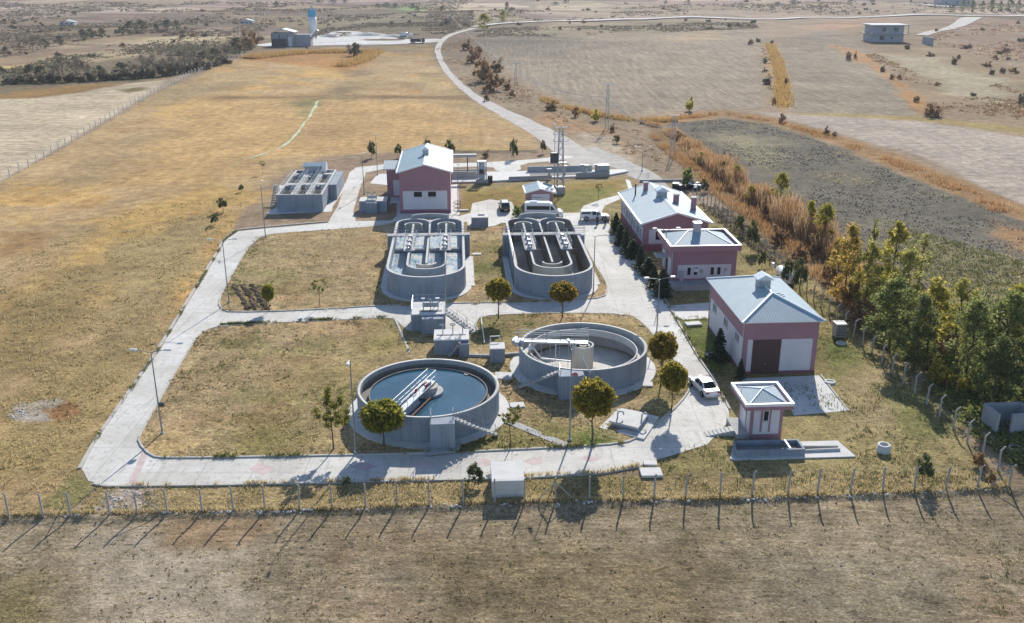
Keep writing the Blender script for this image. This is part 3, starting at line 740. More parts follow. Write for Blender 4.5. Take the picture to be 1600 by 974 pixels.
for k in range(3):
    a, b = G(366+k*14, 447), G(388+k*14, 485)
    P = resample([a, b], .3)
    ground_soil.tube([(x+.3*rnd.uniform(-1, 1), y, .08+.06*rnd.random()) for x, y in P], .28, 8)
struct(ground_soil.build('dug_soil', M['soil']))

# ------------------------------------------------------------------ buildings (plant coordinates)
def panel(bm, axis, pos, a0, a1, z0, z1, d=.03):
    """thin slab on a wall: axis 'y-' faces the camera, 'x-' faces left, 'x+' right"""
    if axis == 'y-': bm.box(a0, a1, pos-d, pos, z0, z1)
    elif axis == 'x-': bm.box(pos-d, pos, a0, a1, z0, z1)
    elif axis == 'x+': bm.box(pos, pos+d, a0, a1, z0, z1)
def window(parent, axis, pos, a0, a1, z0, z1, mull=1, name='window'):
    """frame standing proud of the wall, glass set in it, sill below"""
    w = MB(); t = .07; d = .09
    def bx(b0, b1, c0, c1, p0, p1, m=w):
        if axis == 'y-': m.box(b0, b1, pos-p1, pos-p0, c0, c1)
        elif axis == 'x-': m.box(pos-p1, pos-p0, b0, b1, c0, c1)
        else: m.box(pos+p0, pos+p1, b0, b1, c0, c1)
    bx(a0, a0+t, z0, z1, .002, d); bx(a1-t, a1, z0, z1, .002, d); bx(a0+t, a1-t, z0, z0+t, .002, d); bx(a0+t, a1-t, z1-t, z1, .002, d)
    for k in range(mull):
        c = a0+(a1-a0)*(k+1)/(mull+1); bx(c-.03, c+.03, z0+t, z1-t, .002, d-.01)
    f = w.build(name, M['frame'], parent)
    g = MB(); bx(a0+t, a1-t, z0+t, z1-t, .004, .03, g); g.build('pane', M['glass'], f)
    s = MB(); bx(a0-.06, a1+.06, z0-.07, z0-.003, .002, .16, s); s.build('sill', M['conctop'], f)
    return f
def gable_roof(parent, x0, x1, y0, y1, z, rise, mat, trim=True, th=.10):
    xm = (x0+x1)/2; r = MB()
    r.prof_y([(x0, z), (x0, z+th), (xm, z+rise+th), (x1, z+th), (x1, z), (xm, z+rise)], y0, y1)
    rf = r.build('roof', mat, parent)
    if trim:
        t = MB(); w = .22
        for yy in (y0, y1):
            a = yy-.05 if yy == y0 else yy-w+.05
            for sx, ex in ((x0-.05, xm), (x1+.05, xm)):
                t.add([(sx, a, z-.12), (sx, a, z+th+.06), (ex, a, z+rise+th+.06), (ex, a, z+rise-.12), (sx, a+w, z-.12), (sx, a+w, z+th+.06), (ex, a+w, z+rise+th+.06), (ex, a+w, z+rise-.12)],
                      [(0, 1, 2, 3), (7, 6, 5, 4), (0, 4, 5, 1), (1, 5, 6, 2), (2, 6, 7, 3), (3, 7, 4, 0)])
        for xx in (x0, x1): t.box(xx-.13, xx+.13, y0-.04, y1+.04, z-.13, z+th+.05)
        t.build('gutter', M['trim'], rf)
    c = MB(); c.prof_y([(xm-.28, z+rise+th-.05), (xm, z+rise+th+.07), (xm+.28, z+rise+th-.05), (xm, z+rise+th+.02)], y0-.06, y1+.06); c.build('ridge_cap', M['cap'], rf)
    return rf
def roof_vent(parent, cx, cy, z, s=.8, h=1.1, mat='galv'):
    v = MB(); v.box(cx-s/2, cx+s/2, cy-s/2, cy+s/2, z, z+h*.7)
    o = v.build('roof_vent', M[mat], parent)
    c = MB(); c.prof_y([(cx-s*.72, z+h*.72), (cx, z+h*1.08), (cx+s*.72, z+h*.72), (cx+s*.72, z+h*.66), (cx-s*.72, z+h*.66)], cy-s*.68, cy+s*.68)
    c.build('vent_cowl', M['cap'], o)
    l = MB()
    for k in range(3): l.box(cx-s*.4, cx+s*.4, cy-s/2-.03, cy-s/2-.002, z+h*(.2+.14*k), z+h*(.27+.14*k))
    l.build('louvre', M['steel'], o)
def chimney(parent, cx, cy, z0, z1, s=.7):
    c = MB(); c.box(cx-s/2, cx+s/2, cy-s/2, cy+s/2, z0, z1); o = c.build('chimney', M['pink'], parent)
    k = MB(); k.box(cx-s/2-.1, cx+s/2+.1, cy-s/2-.1, cy+s/2+.1, z1, z1+.14); k.build('chimney_cap', M['conctop'], o)
def downpipe(parent, x, y, z1, z0=0.0):
    p = MB(); p.tube([(x, y, z0), (x, y, z1)], .05, 6); p.build('downpipe', M['steel'], parent)
def hip_roof(parent, x0, x1, y0, y1, z, rise, th=.08, hb=None, cx=None, capw=.13, yback=None):
    """hipped roof with its ridge along y (long way)"""
    xm = (x0+x1)/2; hh = (x1-x0)/2 if hb is None else hb
    ya, yb = y0+hh, (y1-hh if yback is None else yback)
    r = MB(); Z = z+th; T = z+rise+th
    r.mat(1).add([(x0, y0, Z), (x0, y1, Z), (xm, yb, T), (xm, ya, T)], [(0, 1, 2, 3)])
    r.add([(x1, y0, Z), (x1, y1, Z), (xm, yb, T), (xm, ya, T)], [(3, 2, 1, 0)])
    r.mat(0).add([(x0, y0, Z), (x1, y0, Z), (xm, ya, T)], [(0, 1, 2)])
    r.add([(x0, y1, Z), (x1, y1, Z), (xm, yb, T)], [(2, 1, 0)])
    r.mat(2).box(x0, x1, y0, y1, z, Z-.004)
    rf = r.build('roof', [M['roofx'], M['roofy'], M['trim']], parent)
    c = MB()
    for a, b in (((x0, y0, Z), (xm, ya, T)), ((x1, y0, Z), (xm, ya, T)), ((x0, y1, Z), (xm, yb, T)), ((x1, y1, Z), (xm, yb, T)), ((xm, ya, T), (xm, yb, T))):
        c.tube([a, b], capw, 6)
    c.build('ridge_cap', M['cap'], rf)
    return rf

# -- the workshop hall with the brown door
h = thing('workshop_building', 'pink and white hall with hipped grey sheet roof and large brown door', 'building', 30.75, 93.6)
X1, Y1, EZ = 8.15, 14.4, 6.15
b = MB()
b.box(0, X1, 0, Y1, 0, EZ)
wl = b.build('wall', M['pink'], h)
p = MB(); panel(p, 'y-', 0, .42, .95, .32, 4.05); panel(p, 'y-', 0, 4.15, 7.62, .32, 4.05); panel(p, 'x-', 0, .55, Y1-.35, .32, 4.05)
p.build('white_panel', M['white'], wl)
p = MB(); panel(p, 'y-', 0, -.06, 1.0, 0, .3, .06); panel(p, 'y-', 0, 4.1, X1+.06, 0, .3, .06); panel(p, 'x-', 0, 0, Y1, 0, .3, .06); p.build('plinth', M['pinkd'], wl)
d = MB(); panel(d, 'y-', 0, 1.02, 4.08, .03, 4.02, .08)
dr = d.build('door', M['brown'], h)
d = MB()
for k in range(1, 6): d.box(1.02+3.06*k/6-.012, 1.02+3.06*k/6+.012, -.1, -.081, .1, 3.95)
d.box(1.05, 4.05, -.105, -.081, 1.95, 2.03)
d.build('door_seam', M['dark'], dr)
d = MB(); d.box(2.45, 2.65, -.14, -.106, 1.2, 1.26); d.build('handle', M['steel'], dr)
for c in (2.35, 7.0, 11.9): window(h, 'x-', -.03, c-.85, c+.85, 3.0, 3.98, 2)
rf = hip_roof(h, -.55, X1+.45, -.5, Y1+.5, EZ, 1.75)
roof_vent(rf, X1/2-.1, 7.3, EZ+1.55, 1.35, 1.5)
t = MB(); t.tube([(X1/2+.25, 4.9, EZ+1.62), (X1/2+1.5, 4.6, EZ+1.45)], .06, 6); t.tube([(X1/2+.45, 4.2, EZ+1.6), (X1/2+1.4, 4.0, EZ+1.42)], .05, 6); t.build('cable_duct', M['steel'], rf)
downpipe(h, -.1, .12, EZ); downpipe(h, -.1, Y1-.1, EZ)
h = thing('oil_tank', 'rust brown metal box against the right wall of the hall', 'tank', 39.0, 101.2)
t = MB(); t.bev(.05, 1.0, 0, 1.6, 1.3, 2.35, .06); t.build('tank_body', M['rust'], h)
for x in (.15, .9):
    for y in (.15, 1.45): t = MB(); t.box(x-.05, x+.05, y-.05, y+.05, 0, 1.3); t.build('leg', M['dark'], h)

# -- the flat fronted building with the parapet
h = thing('blower_building', 'pink building with shallow hipped roof behind a white edged parapet', 'building', 29.7, 124.5)
X1, Y1 = 9.05, 7.4
b = MB(); b.box(0, X1, 0, Y1, 0, 5.15); wl = b.build('wall', M['pink'], h)
p = MB(); panel(p, 'y-', 0, .75, 8.35, 1.05, 3.05); p.build('white_panel', M['white'], wl)
p = MB(); panel(p, 'x-', 0, 1.0, 6.5, 1.05, 3.6); p.build('white_panel', M['white'], wl)
b = MB()
b.box(-.62, X1+.35, -.72, -.5, 5.15, 5.95); b.box(-.62, X1+.35, Y1+.5, Y1+.72, 5.15, 5.95); b.box(-.62, -.4, -.5, Y1+.5, 5.15, 5.95); b.box(X1+.13, X1+.35, -.5, Y1+.5, 5.15, 5.95)
b.box(-.4, X1+.13, -.5, Y1+.5, 5.16, 5.3)
pr = b.build('parapet', M['pink'], h)
t = MB(); t.wall([(-.51, -.61), (X1+.24, -.61), (X1+.24, Y1+.61), (-.51, Y1+.61)], .3, 5.952, 6.03, True); t.build('coping', M['trim'], pr)
r = MB(); x0, x1, y0, y1, Z, T = -.38, X1+.11, -.48, Y1+.48, 5.5, 6.85; xa, xb, ym = 3.0, 5.6, 4.3
r.add([(x0, y0, Z), (x1, y0, Z), (xb, ym, T), (xa, ym, T)], [(0, 1, 2, 3)]); r.add([(x1, y1, Z), (x0, y1, Z), (xa, ym, T), (xb, ym, T)], [(0, 1, 2, 3)])
r.mat(1).add([(x0, y1, Z), (x0, y0, Z), (xa, ym, T)], [(0, 1, 2)]); r.add([(x1, y0, Z), (x1, y1, Z), (xb, ym, T)], [(0, 1, 2)])
rf = r.build('roof', [M['roofx'], M['roofy']], h)
c = MB()
for a, b_ in (((x0, y0, Z), (xa, ym, T)), ((x1, y0, Z), (xb, ym, T)), ((xa, ym, T), (xb, ym, T))): c.tube([a, b_], .07, 6)
c.build('ridge_cap', M['cap'], rf)
v = MB(); v.box(3.75, 4.7, 3.75, 4.65, 6.6, 8.0); vo = v.build('metal_chimney', M['galv'], rf)
v = MB(); v.box(3.65, 4.8, 3.65, 4.75, 8.0, 8.1); v.build('chimney_cap', M['cap'], vo)
for a in (2.05, 3.0, 5.35, 6.3): window(h, 'y-', -.03, a, a+.62, 1.5, 2.75, 0)
ac = MB(); ac.bev(3.0, 3.7, -.55, -.14, 2.15, 2.6, .03); ac.build('air_conditioner', M['frame'], h)
ac = MB(); ac.box(3.95, 4.35, -.33, -.03, 2.0, 2.3); ac.box(7.5, 7.75, -.25, -.03, 2.2, 2.5); ac.tube([(4.2, -.1, 2.0), (4.2, -.1, 1.15), (7.4, -.1, 1.15), (7.4, -.1, 2.6)], .035, 5); ac.build('cable_duct', M['steel'], h)
pc = MB(); pc.box(-.5, X1+.1, -2.3, -.002, 0, .78); pc.build('porch', M['conc'], h)
pc = MB(); pc.box(-1.75, -.002, 2.4, 4.6, 3.4, 3.55); pc.build('door_canopy', M['conc'], h)
dd = MB(); dd.box(-.09, -.032, 2.9, 4.1, 1.0, 3.1); dd.build('door', M['brown'], h)
downpipe(h, -.1, -.1, 5.1)
pmp = MB(); pmp.bev(1.0, 1.45, -.75, -.35, .8, 2.3, .04); pmp.build('meter_cabinet', M['steel'], h)

# -- the long administration building
h = thing('office_building', 'long pink gabled building with four chimneys beside the row of conifers', 'building', 28.95, 142.0)
X1, Y1 = 10.2, 20.9
b = MB(); b.box(0, X1, 0, Y1, 0, 4.45)
b.prof_y([(0, 4.45), (X1, 4.45), (X1/2, 6.12)], .002, Y1-.002)
wl = b.build('wall', M['pink'], h)
p = MB(); panel(p, 'y-', 0, .85, 9.35, 1.2, 3.45); p.build('white_panel', M['white'], wl)
p = MB()
for k in range(4): panel(p, 'x-', 0, .8+k*5.05, 4.9+k*5.05, 1.2, 3.45)
p.build('white_panel', M['white'], wl)
p = MB(); panel(p, 'y-', 0, -.05, X1+.05, 0, 1.0, .06); panel(p, 'x-', 0, 0, Y1, 0, 1.0, .06); p.build('plinth', M['pinkd'], wl)
for a in (1.85, 6.4): window(h, 'y-', -.03, a, a+1.7, 1.75, 3.25, 1)
for k in range(4):
    for q in (.5, 2.5): window(h, 'x-', -.03, 1.0+k*5.05+q, 2.2+k*5.05+q, 1.75, 3.25, 1)
rf = gable_roof(h, -.55, X1+.55, -.55, Y1+.55, 4.45, 1.75, M['roofy'])
roof_vent(rf, X1/2, 11.5, 6.0, 1.5, 1.7)
chimney(rf, 3.6, 17.8, 5.5, 7.1); chimney(rf, 6.75, 8.0, 5.6, 7.2, .8); chimney(rf, 9.2, 6.0, 4.8, 7.1, .75)
t = MB(); t.tube([(1.6, 16.6, 4.9), (1.6, 16.6, 6.9)], .13, 8); t.cyl(1.6, 16.6, 6.9, 7.15, .24, 8, .05); t.build('stovepipe', M['dark'], rf)
t = MB(); t.tube([(4.3, 19.6, 6), (4.3, 19.6, 8.6)], .03, 5)
for z in (7.6, 8.0, 8.4): t.tube([(3.8, 19.6, z), (4.8, 19.6, z)], .02, 4)
t.build('antenna', M['steel'], rf)
downpipe(h, -.1, .1, 4.4)
# junk behind it
h = thing('scrap_heap', 'heap of dark scrap and white sheeting behind the long pink building', 'scrap heap', *GP(1085, 294))
s = MB()
for k in range(16):
    x, y = rnd.gauss(0, 1.6), rnd.gauss(0, 1.0); z = rnd.random()*.5; a = .3+.5*rnd.random()
    s.mi = k % 2; s.xf = Matrix.Translation((x, y, z)) @ Matrix.Rotation(rnd.random()*3, 4, 'Z') @ Matrix.Rotation(rnd.uniform(-.5, .5), 4, 'X'); s.bev(-a, a, -a*.7, a*.7, -.3, a, .08)
s.xf = None; s.build('scrap', [M['dark'], M['black']], h)
s = MB()
for k in range(5): s.xf = Matrix.Translation((rnd.gauss(-1, 1.2), rnd.gauss(0, .8), .8+.2*rnd.random())) @ Matrix.Rotation(rnd.random()*3, 4, 'Z') @ Matrix.Rotation(rnd.uniform(-.4, .4), 4, 'Y'); s.bev(-.6, .6, -.35, .35, -.04, .05, .02)
s.xf = None; s.build('sheeting', M['carwhite'], h)

# -- the tall screen building
h = thing('screen_building', 'tall pink gabled building with two dark windows high in its front', 'building', -10.7, 168.7)
X1, Y1 = 9.2, 20.6
b = MB(); b.box(0, X1, 0, Y1, 0, 7.5); b.prof_y([(0, 7.5), (X1, 7.5), (X1/2, 8.95)], .002, Y1-.002); wl = b.build('wall', M['pink'], h)
p = MB(); panel(p, 'y-', 0, .55, 8.6, .75, 4.15); p.build('white_panel', M['white'], wl)
p = MB(); panel(p, 'y-', 0, -.05, X1+.05, 0, .5, .06); p.build('plinth', M['pinkd'], wl)
for a in (2.5, 5.05): window(h, 'y-', -.03, a, a+1.6, 3.0, 4.1, 0)
rf = gable_roof(h, -.42, X1+.42, -.45, Y1+.45, 7.55, 1.45, M['roofb'])
roof_vent(rf, X1/2, 9.5, 8.8, 1.1, 1.7)
an = MB(); an.box(-3.2, -.004, 13.2, 20.2, 0, 5.6); ao = an.build('annex', M['pink'], h)
r = MB(); r.prof_x([(12.6, 5.6), (12.6, 5.72), (16.7, 6.6), (20.8, 5.72), (20.8, 5.6)], -3.8, -.45); r.build('annex_roof', M['roofx'], ao)
r = MB(); r.box(-3.85, -.45, 12.5, 12.595, 5.5, 5.78); r.box(-3.92, -3.805, 12.5, 20.8, 5.5, 5.78); r.build('gutter', M['trim'], ao)
pw = MB(); panel(pw, 'y-', 13.2, -2.0, -.35, .3, 3.4); pw.build('white_panel', M['white'], ao)
h = thing('bicycle_rack', 'dark hooped metal rack along the right wall of the tall pink building', 'rack', -1.2, 169.5)
t = MB()
for k in range(3): t.tube([(.9*math.cos(a)*.8+.9, k*3.0+1.2*math.sin(a)+1.2, .05) for a in np.linspace(0, 2*PI, 17)], .06, 6)
t.tube([(.9, 0, .05), (.9, 8.4, .05)], .04, 6); t.build('hoops', M['rust'], h)

# -- transformer kiosk
h = thing('transformer_kiosk', 'small pink gabled kiosk behind the white minibus', 'kiosk', 12.75, 171.0)
b = MB(); b.box(0, 4.75, 0, 5.4, 0, 3.0); b.prof_y([(0, 3.0), (4.75, 3.0), (2.37, 3.8)], .002, 5.398); wl = b.build('wall', M['pink'], h)
p = MB(); panel(p, 'y-', 0, .75, 4.1, .4, 2.75); p.build('white_panel', M['white'], wl)
d = MB(); d.box(1.0, 1.75, -.09, -.032, .2, 2.1); d.box(1.8, 2.55, -.09, -.032, .2, 2.1); d.build('door', M['frame'], h)
d = MB(); d.box(.95, 2.6, -.07, -.031, 2.1, 2.2); d.build('door_frame', M['dark'], h)
gable_roof(h, -.45, 5.2, -.45, 5.85, 3.0, .8, M['roofb'])

# -- gate hut and its flume
h = thing('gauging_hut', 'small pink and white hut with square ribbed hip roof behind a white rim', 'hut', 27.05, 78.4)
X1, Y1 = 3.05, 3.6
b = MB(); b.box(0, X1, 0, Y1, 0, 3.35); wl = b.build('wall', M['white'], h)
q = MB()
for x in (-.02, X1-.28): q.box(x, x+.3, -.02, .28, .0, 3.35)
for y in (Y1-.28,): q.box(-.02, .28, y, y+.3, 0, 3.35)
q.box(-.02, X1+.02, -.035, -.021, 0, .55); q.box(-.035, -.021, 0, Y1, 0, .5)
q.box(.95, 1.12, -.05, -.002, .8, 3.3); q.box(1.75, 1.92, -.05, -.002, .8, 3.3)
q.build('pilaster', M['pink'], wl)
window(h, 'y-', -.006, 1.14, 1.73, 1.9, 3.05, 0)
p = MB(); p.box(-.8, X1+.75, -.65, Y1+.75, 3.35, 3.72); pr = p.build('eave', M['pink'], h)
t = MB(); t.wall([(-.7, -.55), (X1+.65, -.55), (X1+.65, Y1+.65), (-.7, Y1+.65)], .24, 3.722, 4.0, True); t.build('coping', M['trim'], pr)
r = MB(); x0, x1, y0, y1 = -.35, X1+.3, -.2, Y1+.3; xm, ym = (x0+x1)/2, (y0+y1)/2; Z = 3.76; T = 4.45
r.add([(x0, y0, Z), (x1, y0, Z), (xm, ym, T)], [(0, 1, 2)]); r.add([(x1, y1, Z), (x0, y1, Z), (xm, ym, T)], [(0, 1, 2)])
r.mat(1).add([(x0, y1, Z), (x0, y0, Z), (xm, ym, T)], [(0, 1, 2)]); r.add([(x1, y0, Z), (x1, y1, Z), (xm, ym, T)], [(0, 1, 2)])
rf = r.build('roof', [M['roofx'], M['roofy']], h)
c = MB()
for a in ((x0, y0, Z), (x1, y0, Z), (x0, y1, Z), (x1, y1, Z)): c.tube([a, (xm, ym, T)], .06, 6)
c.build('ridge_cap', M['cap'], rf)
d = MB(); d.box(-.09, -.036, 1.3, 2.3, .55, 2.6); d.build('door', M['frame'], h)
t = MB(); t.tube([(-.1, -.1, 0), (-.1, -.1, 3.4)], .04, 6); t.tube([(-.75, Y1*.3, 3.9), (-.75, Y1*.3, 5.0)], .03, 5); t.build('downpipe', M['steel'], h)
b = MB(); b.box(-1.2, -.002, .1, Y1, 0, .55); b.build('landing', M['conc'], h)
h = thing('concrete_steps', 'flight of pale concrete steps up to the small pink hut', 'steps', 25.85, 79.2)
s = MB()
for k in range(7): s.box(-.38*(k+1), -.38*k, 0, 1.0, 0, .55-.075*k)
s.build('tread', M['conctop'], h)
h = thing('outflow_flume', 'low concrete flume with long open channel in front of the pink hut', 'channel', 24.2, 74.6)
f = MB(); f.prism([(.0, .1), (.35, -.15), (11.6, -.2), (11.1, 2.9), (2.2, 3.0), (1.2, 3.1)], 0, .12); f.build('base_slab', M['conclight'], h)
f = MB(); f.wall([(.55, .35), (6.9, .35), (6.9, 2.2)], .2, .1, .76); f.wall([(6.9, 2.2), (.95, 2.2), (.55, .35)], .2, .1, .72); f.build('channel_wall', M['concwall'], h)
f = MB(); f.box(.9, 6.7, .5, 2.0, .13, .3); f.build('channel_floor', M['concdark'], h)
f = MB(); f.wall([(7.05, .95), (10.6, 1.05)], .14, .1, .34); f.build('channel_wall', M['conctop'], h); f = MB(); f.wall([(7.05, 1.75), (10.6, 1.55)], .14, .1, .34); f.build('channel_wall', M['conctop'], h)
f = MB(); f.prism([(7.05, 1.05), (10.6, 1.14), (10.6, 1.46), (7.05, 1.65)], .125, .14); f.build('channel_floor', M['dark'], h)
f = MB(); f.box(5.6, 5.75, .47, 2.08, .6, .8); f.build('weir_plate', M['trim'], h)
for (pu, label, r, hh, g) in [((1380, 706), 'round concrete manhole ring standing at the end of the flume', .62, .75, None), ((1297, 598), 'low round manhole ring beside the hall yard corner', .62, .16, None), ((1314, 537), 'low round manhole ring below the outdoor cooling unit', .6, .14, None)]:
    u, v = GP(*pu); h = thing('manhole_ring', label, 'manhole', u, v)
    m_ = MB(); m_.lathe([(r, 0), (r*.93, hh), (r*.62, hh), (r*.58, .05)], n=24); m_.build('ring', M['conclight'], h, True)
    m_ = MB(); m_.cyl(0, 0, hh*.2, hh*.6, r*.6, 20); m_.build('cover', M['conc'], h)

# ------------------------------------------------------------------ tanks
def rail(bm, pts, h=1.05, r=.028, every=1.6, mid=True):
    P = resample([(p[0], p[1]) for p in pts], every)
    zs = lambda x, y: np.interp(0, [0], [0])
    z = pts[0][2]
    for x, y in P: bm.tube([(x, y, z), (x, y, z+h)], r, 5)
    bm.tube([(x, y, z+h) for x, y in [(p[0], p[1]) for p in pts]], r*1.2, 5)
    if mid: bm.tube([(x, y, z+h*.5) for x, y in [(p[0], p[1]) for p in pts]], r, 5)
def stairs_with_rail(parent, p0, p1, z0, z1, w, n=10, mat='conc'):
    s = MB(); a = Vector(p0); b = Vector(p1); d = (b-a).normalized(); q = Vector((-d.y, d.x))*w/2; L = (b-a).length
    for k in range(n):
        za = z0+(z1-z0)*(k+1)/n; c0 = a+d*(L*k/n); c1 = a+d*(L*(k+1)/n)
        s.prism([(c0-q)[:], (c1-q)[:], (c1+q)[:], (c0+q)[:]], za-.14 if k > 0 else za-.2, za)
    for sgn in (-1, 1):
        e = q*sgn
        s.tube([(a.x+e.x, a.y+e.y, z0), (b.x+e.x, b.y+e.y, z1-.1)], .07, 4)
    o = s.build('stair', M[mat], parent)
    r = MB()
    for sgn in (-1, 1):
        e = q*sgn
        for hh in (.5, 1.0): r.tube([(a.x+e.x, a.y+e.y, z0+hh), (b.x+e.x, b.y+e.y, z1+hh)], .016, 4)
        for k in range(4):
            c = a+d*(L*k/3); zz = z0+(z1-z0)*k/3; r.tube([(c.x+e.x, c.y+e.y, zz), (c.x+e.x, c.y+e.y, zz+1.0)], .025, 5)
    r.build('handrail', M['galv'], o)
def circ(r, n, a0=0, a1=2*PI): return [(r*math.cos(a0+(a1-a0)*i/n), r*math.sin(a0+(a1-a0)*i/n)) for i in range(n if abs(a1-a0-2*PI) < 1e-6 else n+1)]
def clarifier(label, cx, cy, full):
    u, v = Pl(cx, cy); t = thing('clarifier_tank', label, 'water tank', u, v)
    R, r, H = 7.1, 6.78, 2.75
    w = MB(); w.mat(0).lathe([(R, 0), (R, H-.02)], n=80); w.mat(2).lathe([(R, H-.02), (R+.02, H), (r, H), (r, H-.02)], n=80); w.mat(1).lathe([(r, H-.02), (r, 2.3)], n=80); w.mat(3).lathe([(r, 2.3), (r, -.6 if not full else 1.0)], n=80)
    w.build('tank_wall', [M['concwall'], M['conc'], M['conctop'], M['concdark' if full else 'conc']], t, True)
    a = MB(); a.lathe([(R+.002, .20), (R+1.05, .17), (R+1.1, -.1)], n=64); a.build('apron', M['conclight'], t)
    ln = MB()
    if full:
        ln.lathe([(5.95, 2.08), (5.95, 2.2), (5.83, 2.2), (5.83, 1.7)], n=80); ln.lathe([(5.95, 2.08), (5.95, 1.7), (r, 1.7)], n=80)
        ln.build('launder', M['concdark'], t)
        wt = MB(); wt.cyl(0, 0, 1.2, 2.06, 5.83, 80); wt.build('water', M['water'], t)
    else:
        ln.lathe([(6.05, 2.2), (6.05, 2.35), (5.93, 2.35), (5.93, 1.55), (r, 1.4)], n=80); ln.lathe([(6.05, 2.2), (6.05, 1.75), (r, 1.65)], n=80)
        ln.build('launder', M['conclight'], t)
        fl = MB(); fl.lathe([(r, -.15), (1.4, -.6), (0, -.6)], n=64); fl.build('floor', M['tankfloor'], t)
        pu = MB(); pu.lathe([(4.6, -.31), (2.0, -.47)], n=40, a0=-1.9, a1=.3); pu.build('puddle', M['water'], t)
    return t, R, r, H
# front tank, full of water
t, R, r, H = clarifier('round concrete clarifier filled with dark blue water at the front', *G(669, 600, 3), True)
ga = math.radians(252)
p = MB(); p.cyl(0, 0, .8, 2.75, .92, 24); p.mat(1).cyl(0, 0, 2.75, 2.85, 1.0, 24); po = p.build('centre_column', [M['conc'], M['cream']], t)
p = MB(); p.cyl(0, 0, 2.85, 3.3, .35, 14); p.build('drive_motor', M['steel'], po)
p = MB(); p.cyl(.0, 0, 1.6, 2.3, 1.5, 28); p.build('stilling_drum', M['conc'], t)
bd = Vector((math.cos(math.radians(247)), math.sin(math.radians(247)))); bq = Vector((-bd.y, bd.x))
b = MB(); b.xf = Matrix(((bd.x, bq.x, 0, 0), (bd.y, bq.y, 0, 0), (0, 0, 1, 0), (0, 0, 0, 1)))
b.box(-.9, 7.0, -.34, .34, 2.95, 3.0)
for y in (-.46, .46): b.box(-.9, 7.0, y-.035, y+.035, 2.88, 3.1)
bo = b.build('bridge', M['galv'], t)
b = MB(); b.xf = Matrix(((bd.x, bq.x, 0, 0), (bd.y, bq.y, 0, 0), (0, 0, 1, 0), (0, 0, 0, 1)))
for y in (-.46, .46): rail(b, [(-.9, y, 3.1), (7.0, y, 3.1)], 1.1, .022, 1.15)
b.tube([(-.9, -.46, 4.2), (-.9, .46, 4.2)], .026, 5)
b.build('handrail', M['trim'], bo)
b = MB(); b.xf = Matrix(((bd.x, bq.x, 0, 0), (bd.y, bq.y, 0, 0), (0, 0, 1, 0), (0, 0, 0, 1)))
b.bev(6.6, 7.5, -.55, .55, 2.78, 3.15, .05); b.cyl(7.0, .7, 2.75, 3.1, .22, 12); b.cyl(7.0, -.7, 2.75, 3.1, .22, 12); b.build('end_carriage', M['steel'], bo)
b = MB(); b.xf = Matrix(((bd.x, bq.x, 0, 0), (bd.y, bq.y, 0, 0), (0, 0, 1, 0), (0, 0, 0, 1)))
b.box(1.0, 5.7, .85, .97, 1.95, 2.32); b.tube([(2.2, .46, 2.9), (2.2, .9, 2.2)], .04, 5); b.tube([(4.8, .46, 2.9), (4.8, .9, 2.2)], .04, 5); b.build('scum_board', M['rust'], bo)
b = MB(); b.xf = Matrix(((bd.x, bq.x, 0, 0), (bd.y, bq.y, 0, 0), (0, 0, 1, 0), (0, 0, 0, 1)))
b.cyl(.9, .2, 3.04, 3.6, .13, 8); b.build('signal_lamp', M['red'], bo); b = MB(); b.xf = Matrix(((bd.x, bq.x, 0, 0), (bd.y, bq.y, 0, 0), (0, 0, 1, 0), (0, 0, 0, 1))); b.cyl(2.4, -.2, 3.04, 3.5, .13, 8); b.build('signal_lamp', M['red'], bo)
u0 = 1.95
b = MB(); b.bev(.35, 2.65, -8.45, -6.85, .18, 2.72, .03); bx_ = b.build('outlet_chamber', M['concwall'], t)
b = MB(); rail(b, [(.45, -8.35, 2.72), (.45, -7.0, 2.72)], 1.0, .03, .9); b.build('handrail', M['galv'], bx_)
b = MB(); rail(b, [(2.5, -7.9, 2.72), (2.5, -6.95, 2.72)], 1.0, .03, .9); b.build('handrail', M['galv'], bx_)
a = MB(); a.prism([(-.4, -8.3), (.1, -9.6), (3.0, -9.0), (3.2, -7.4)], .15, .24); a.build('apron', M['conc'], t)
stairs_with_rail(t, (6.6, -6.0), (2.7, -7.5), .18, 2.72, .62, 11)
b = MB(); b.cyl(3.9, 4.2, 2.05, 2.13, .3, 10); b.build('float', M['dark'], t)
# rear tank, drained
t, R, r, H = clarifier('round concrete clarifier drained empty with tall pale centre column', *G(911, 536, 3), False)
p = MB(); p.cyl(0, 0, -.6, 2.6, 1.18, 28); p.mat(1).lathe([(1.22, 2.6), (1.22, 2.85), (1.02, 2.85), (1.02, 2.5)], n=28); p.mat(0).cyl(0, 0, 2.45, 2.52, 1.02, 20)
po = p.build('centre_column', [M['cream'], M['conctop']], t)
for k in range(5): p = MB(); p.cyl(.62*math.cos(k*1.3), .62*math.sin(k*1.3), 2.525, 2.72, .2, 10); p.build('port', M['dark'], po)
bd = Vector((math.cos(math.radians(172)), math.sin(math.radians(172)))); bq = Vector((-bd.y, bd.x)); BX = Matrix(((bd.x, bq.x, 0, 0), (bd.y, bq.y, 0, 0), (0, 0, 1, 0), (0, 0, 0, 1)))
b = MB(); b.xf = BX; b.box(-.6, 7.2, -.35, .35, 3.0, 3.06)
for y in (-.42, .42): b.box(-.6, 7.2, y-.04, y+.04, 2.92, 3.12)
bo = b.build('bridge', M['galv'], t)
b = MB(); b.xf = BX
rail(b, [(-.6, -.42, 3.1), (7.2, -.42, 3.1)], 1.1, .03, 1.3); rail(b, [(-.6, .42, 3.1), (7.2, .42, 3.1)], 1.1, .03, 1.3); b.tube([(-.6, .42, 3.1), (-.6, .42, 5.0), (1.6, .42, 4.6)], .04, 5); b.build('handrail', M['galv'], bo)
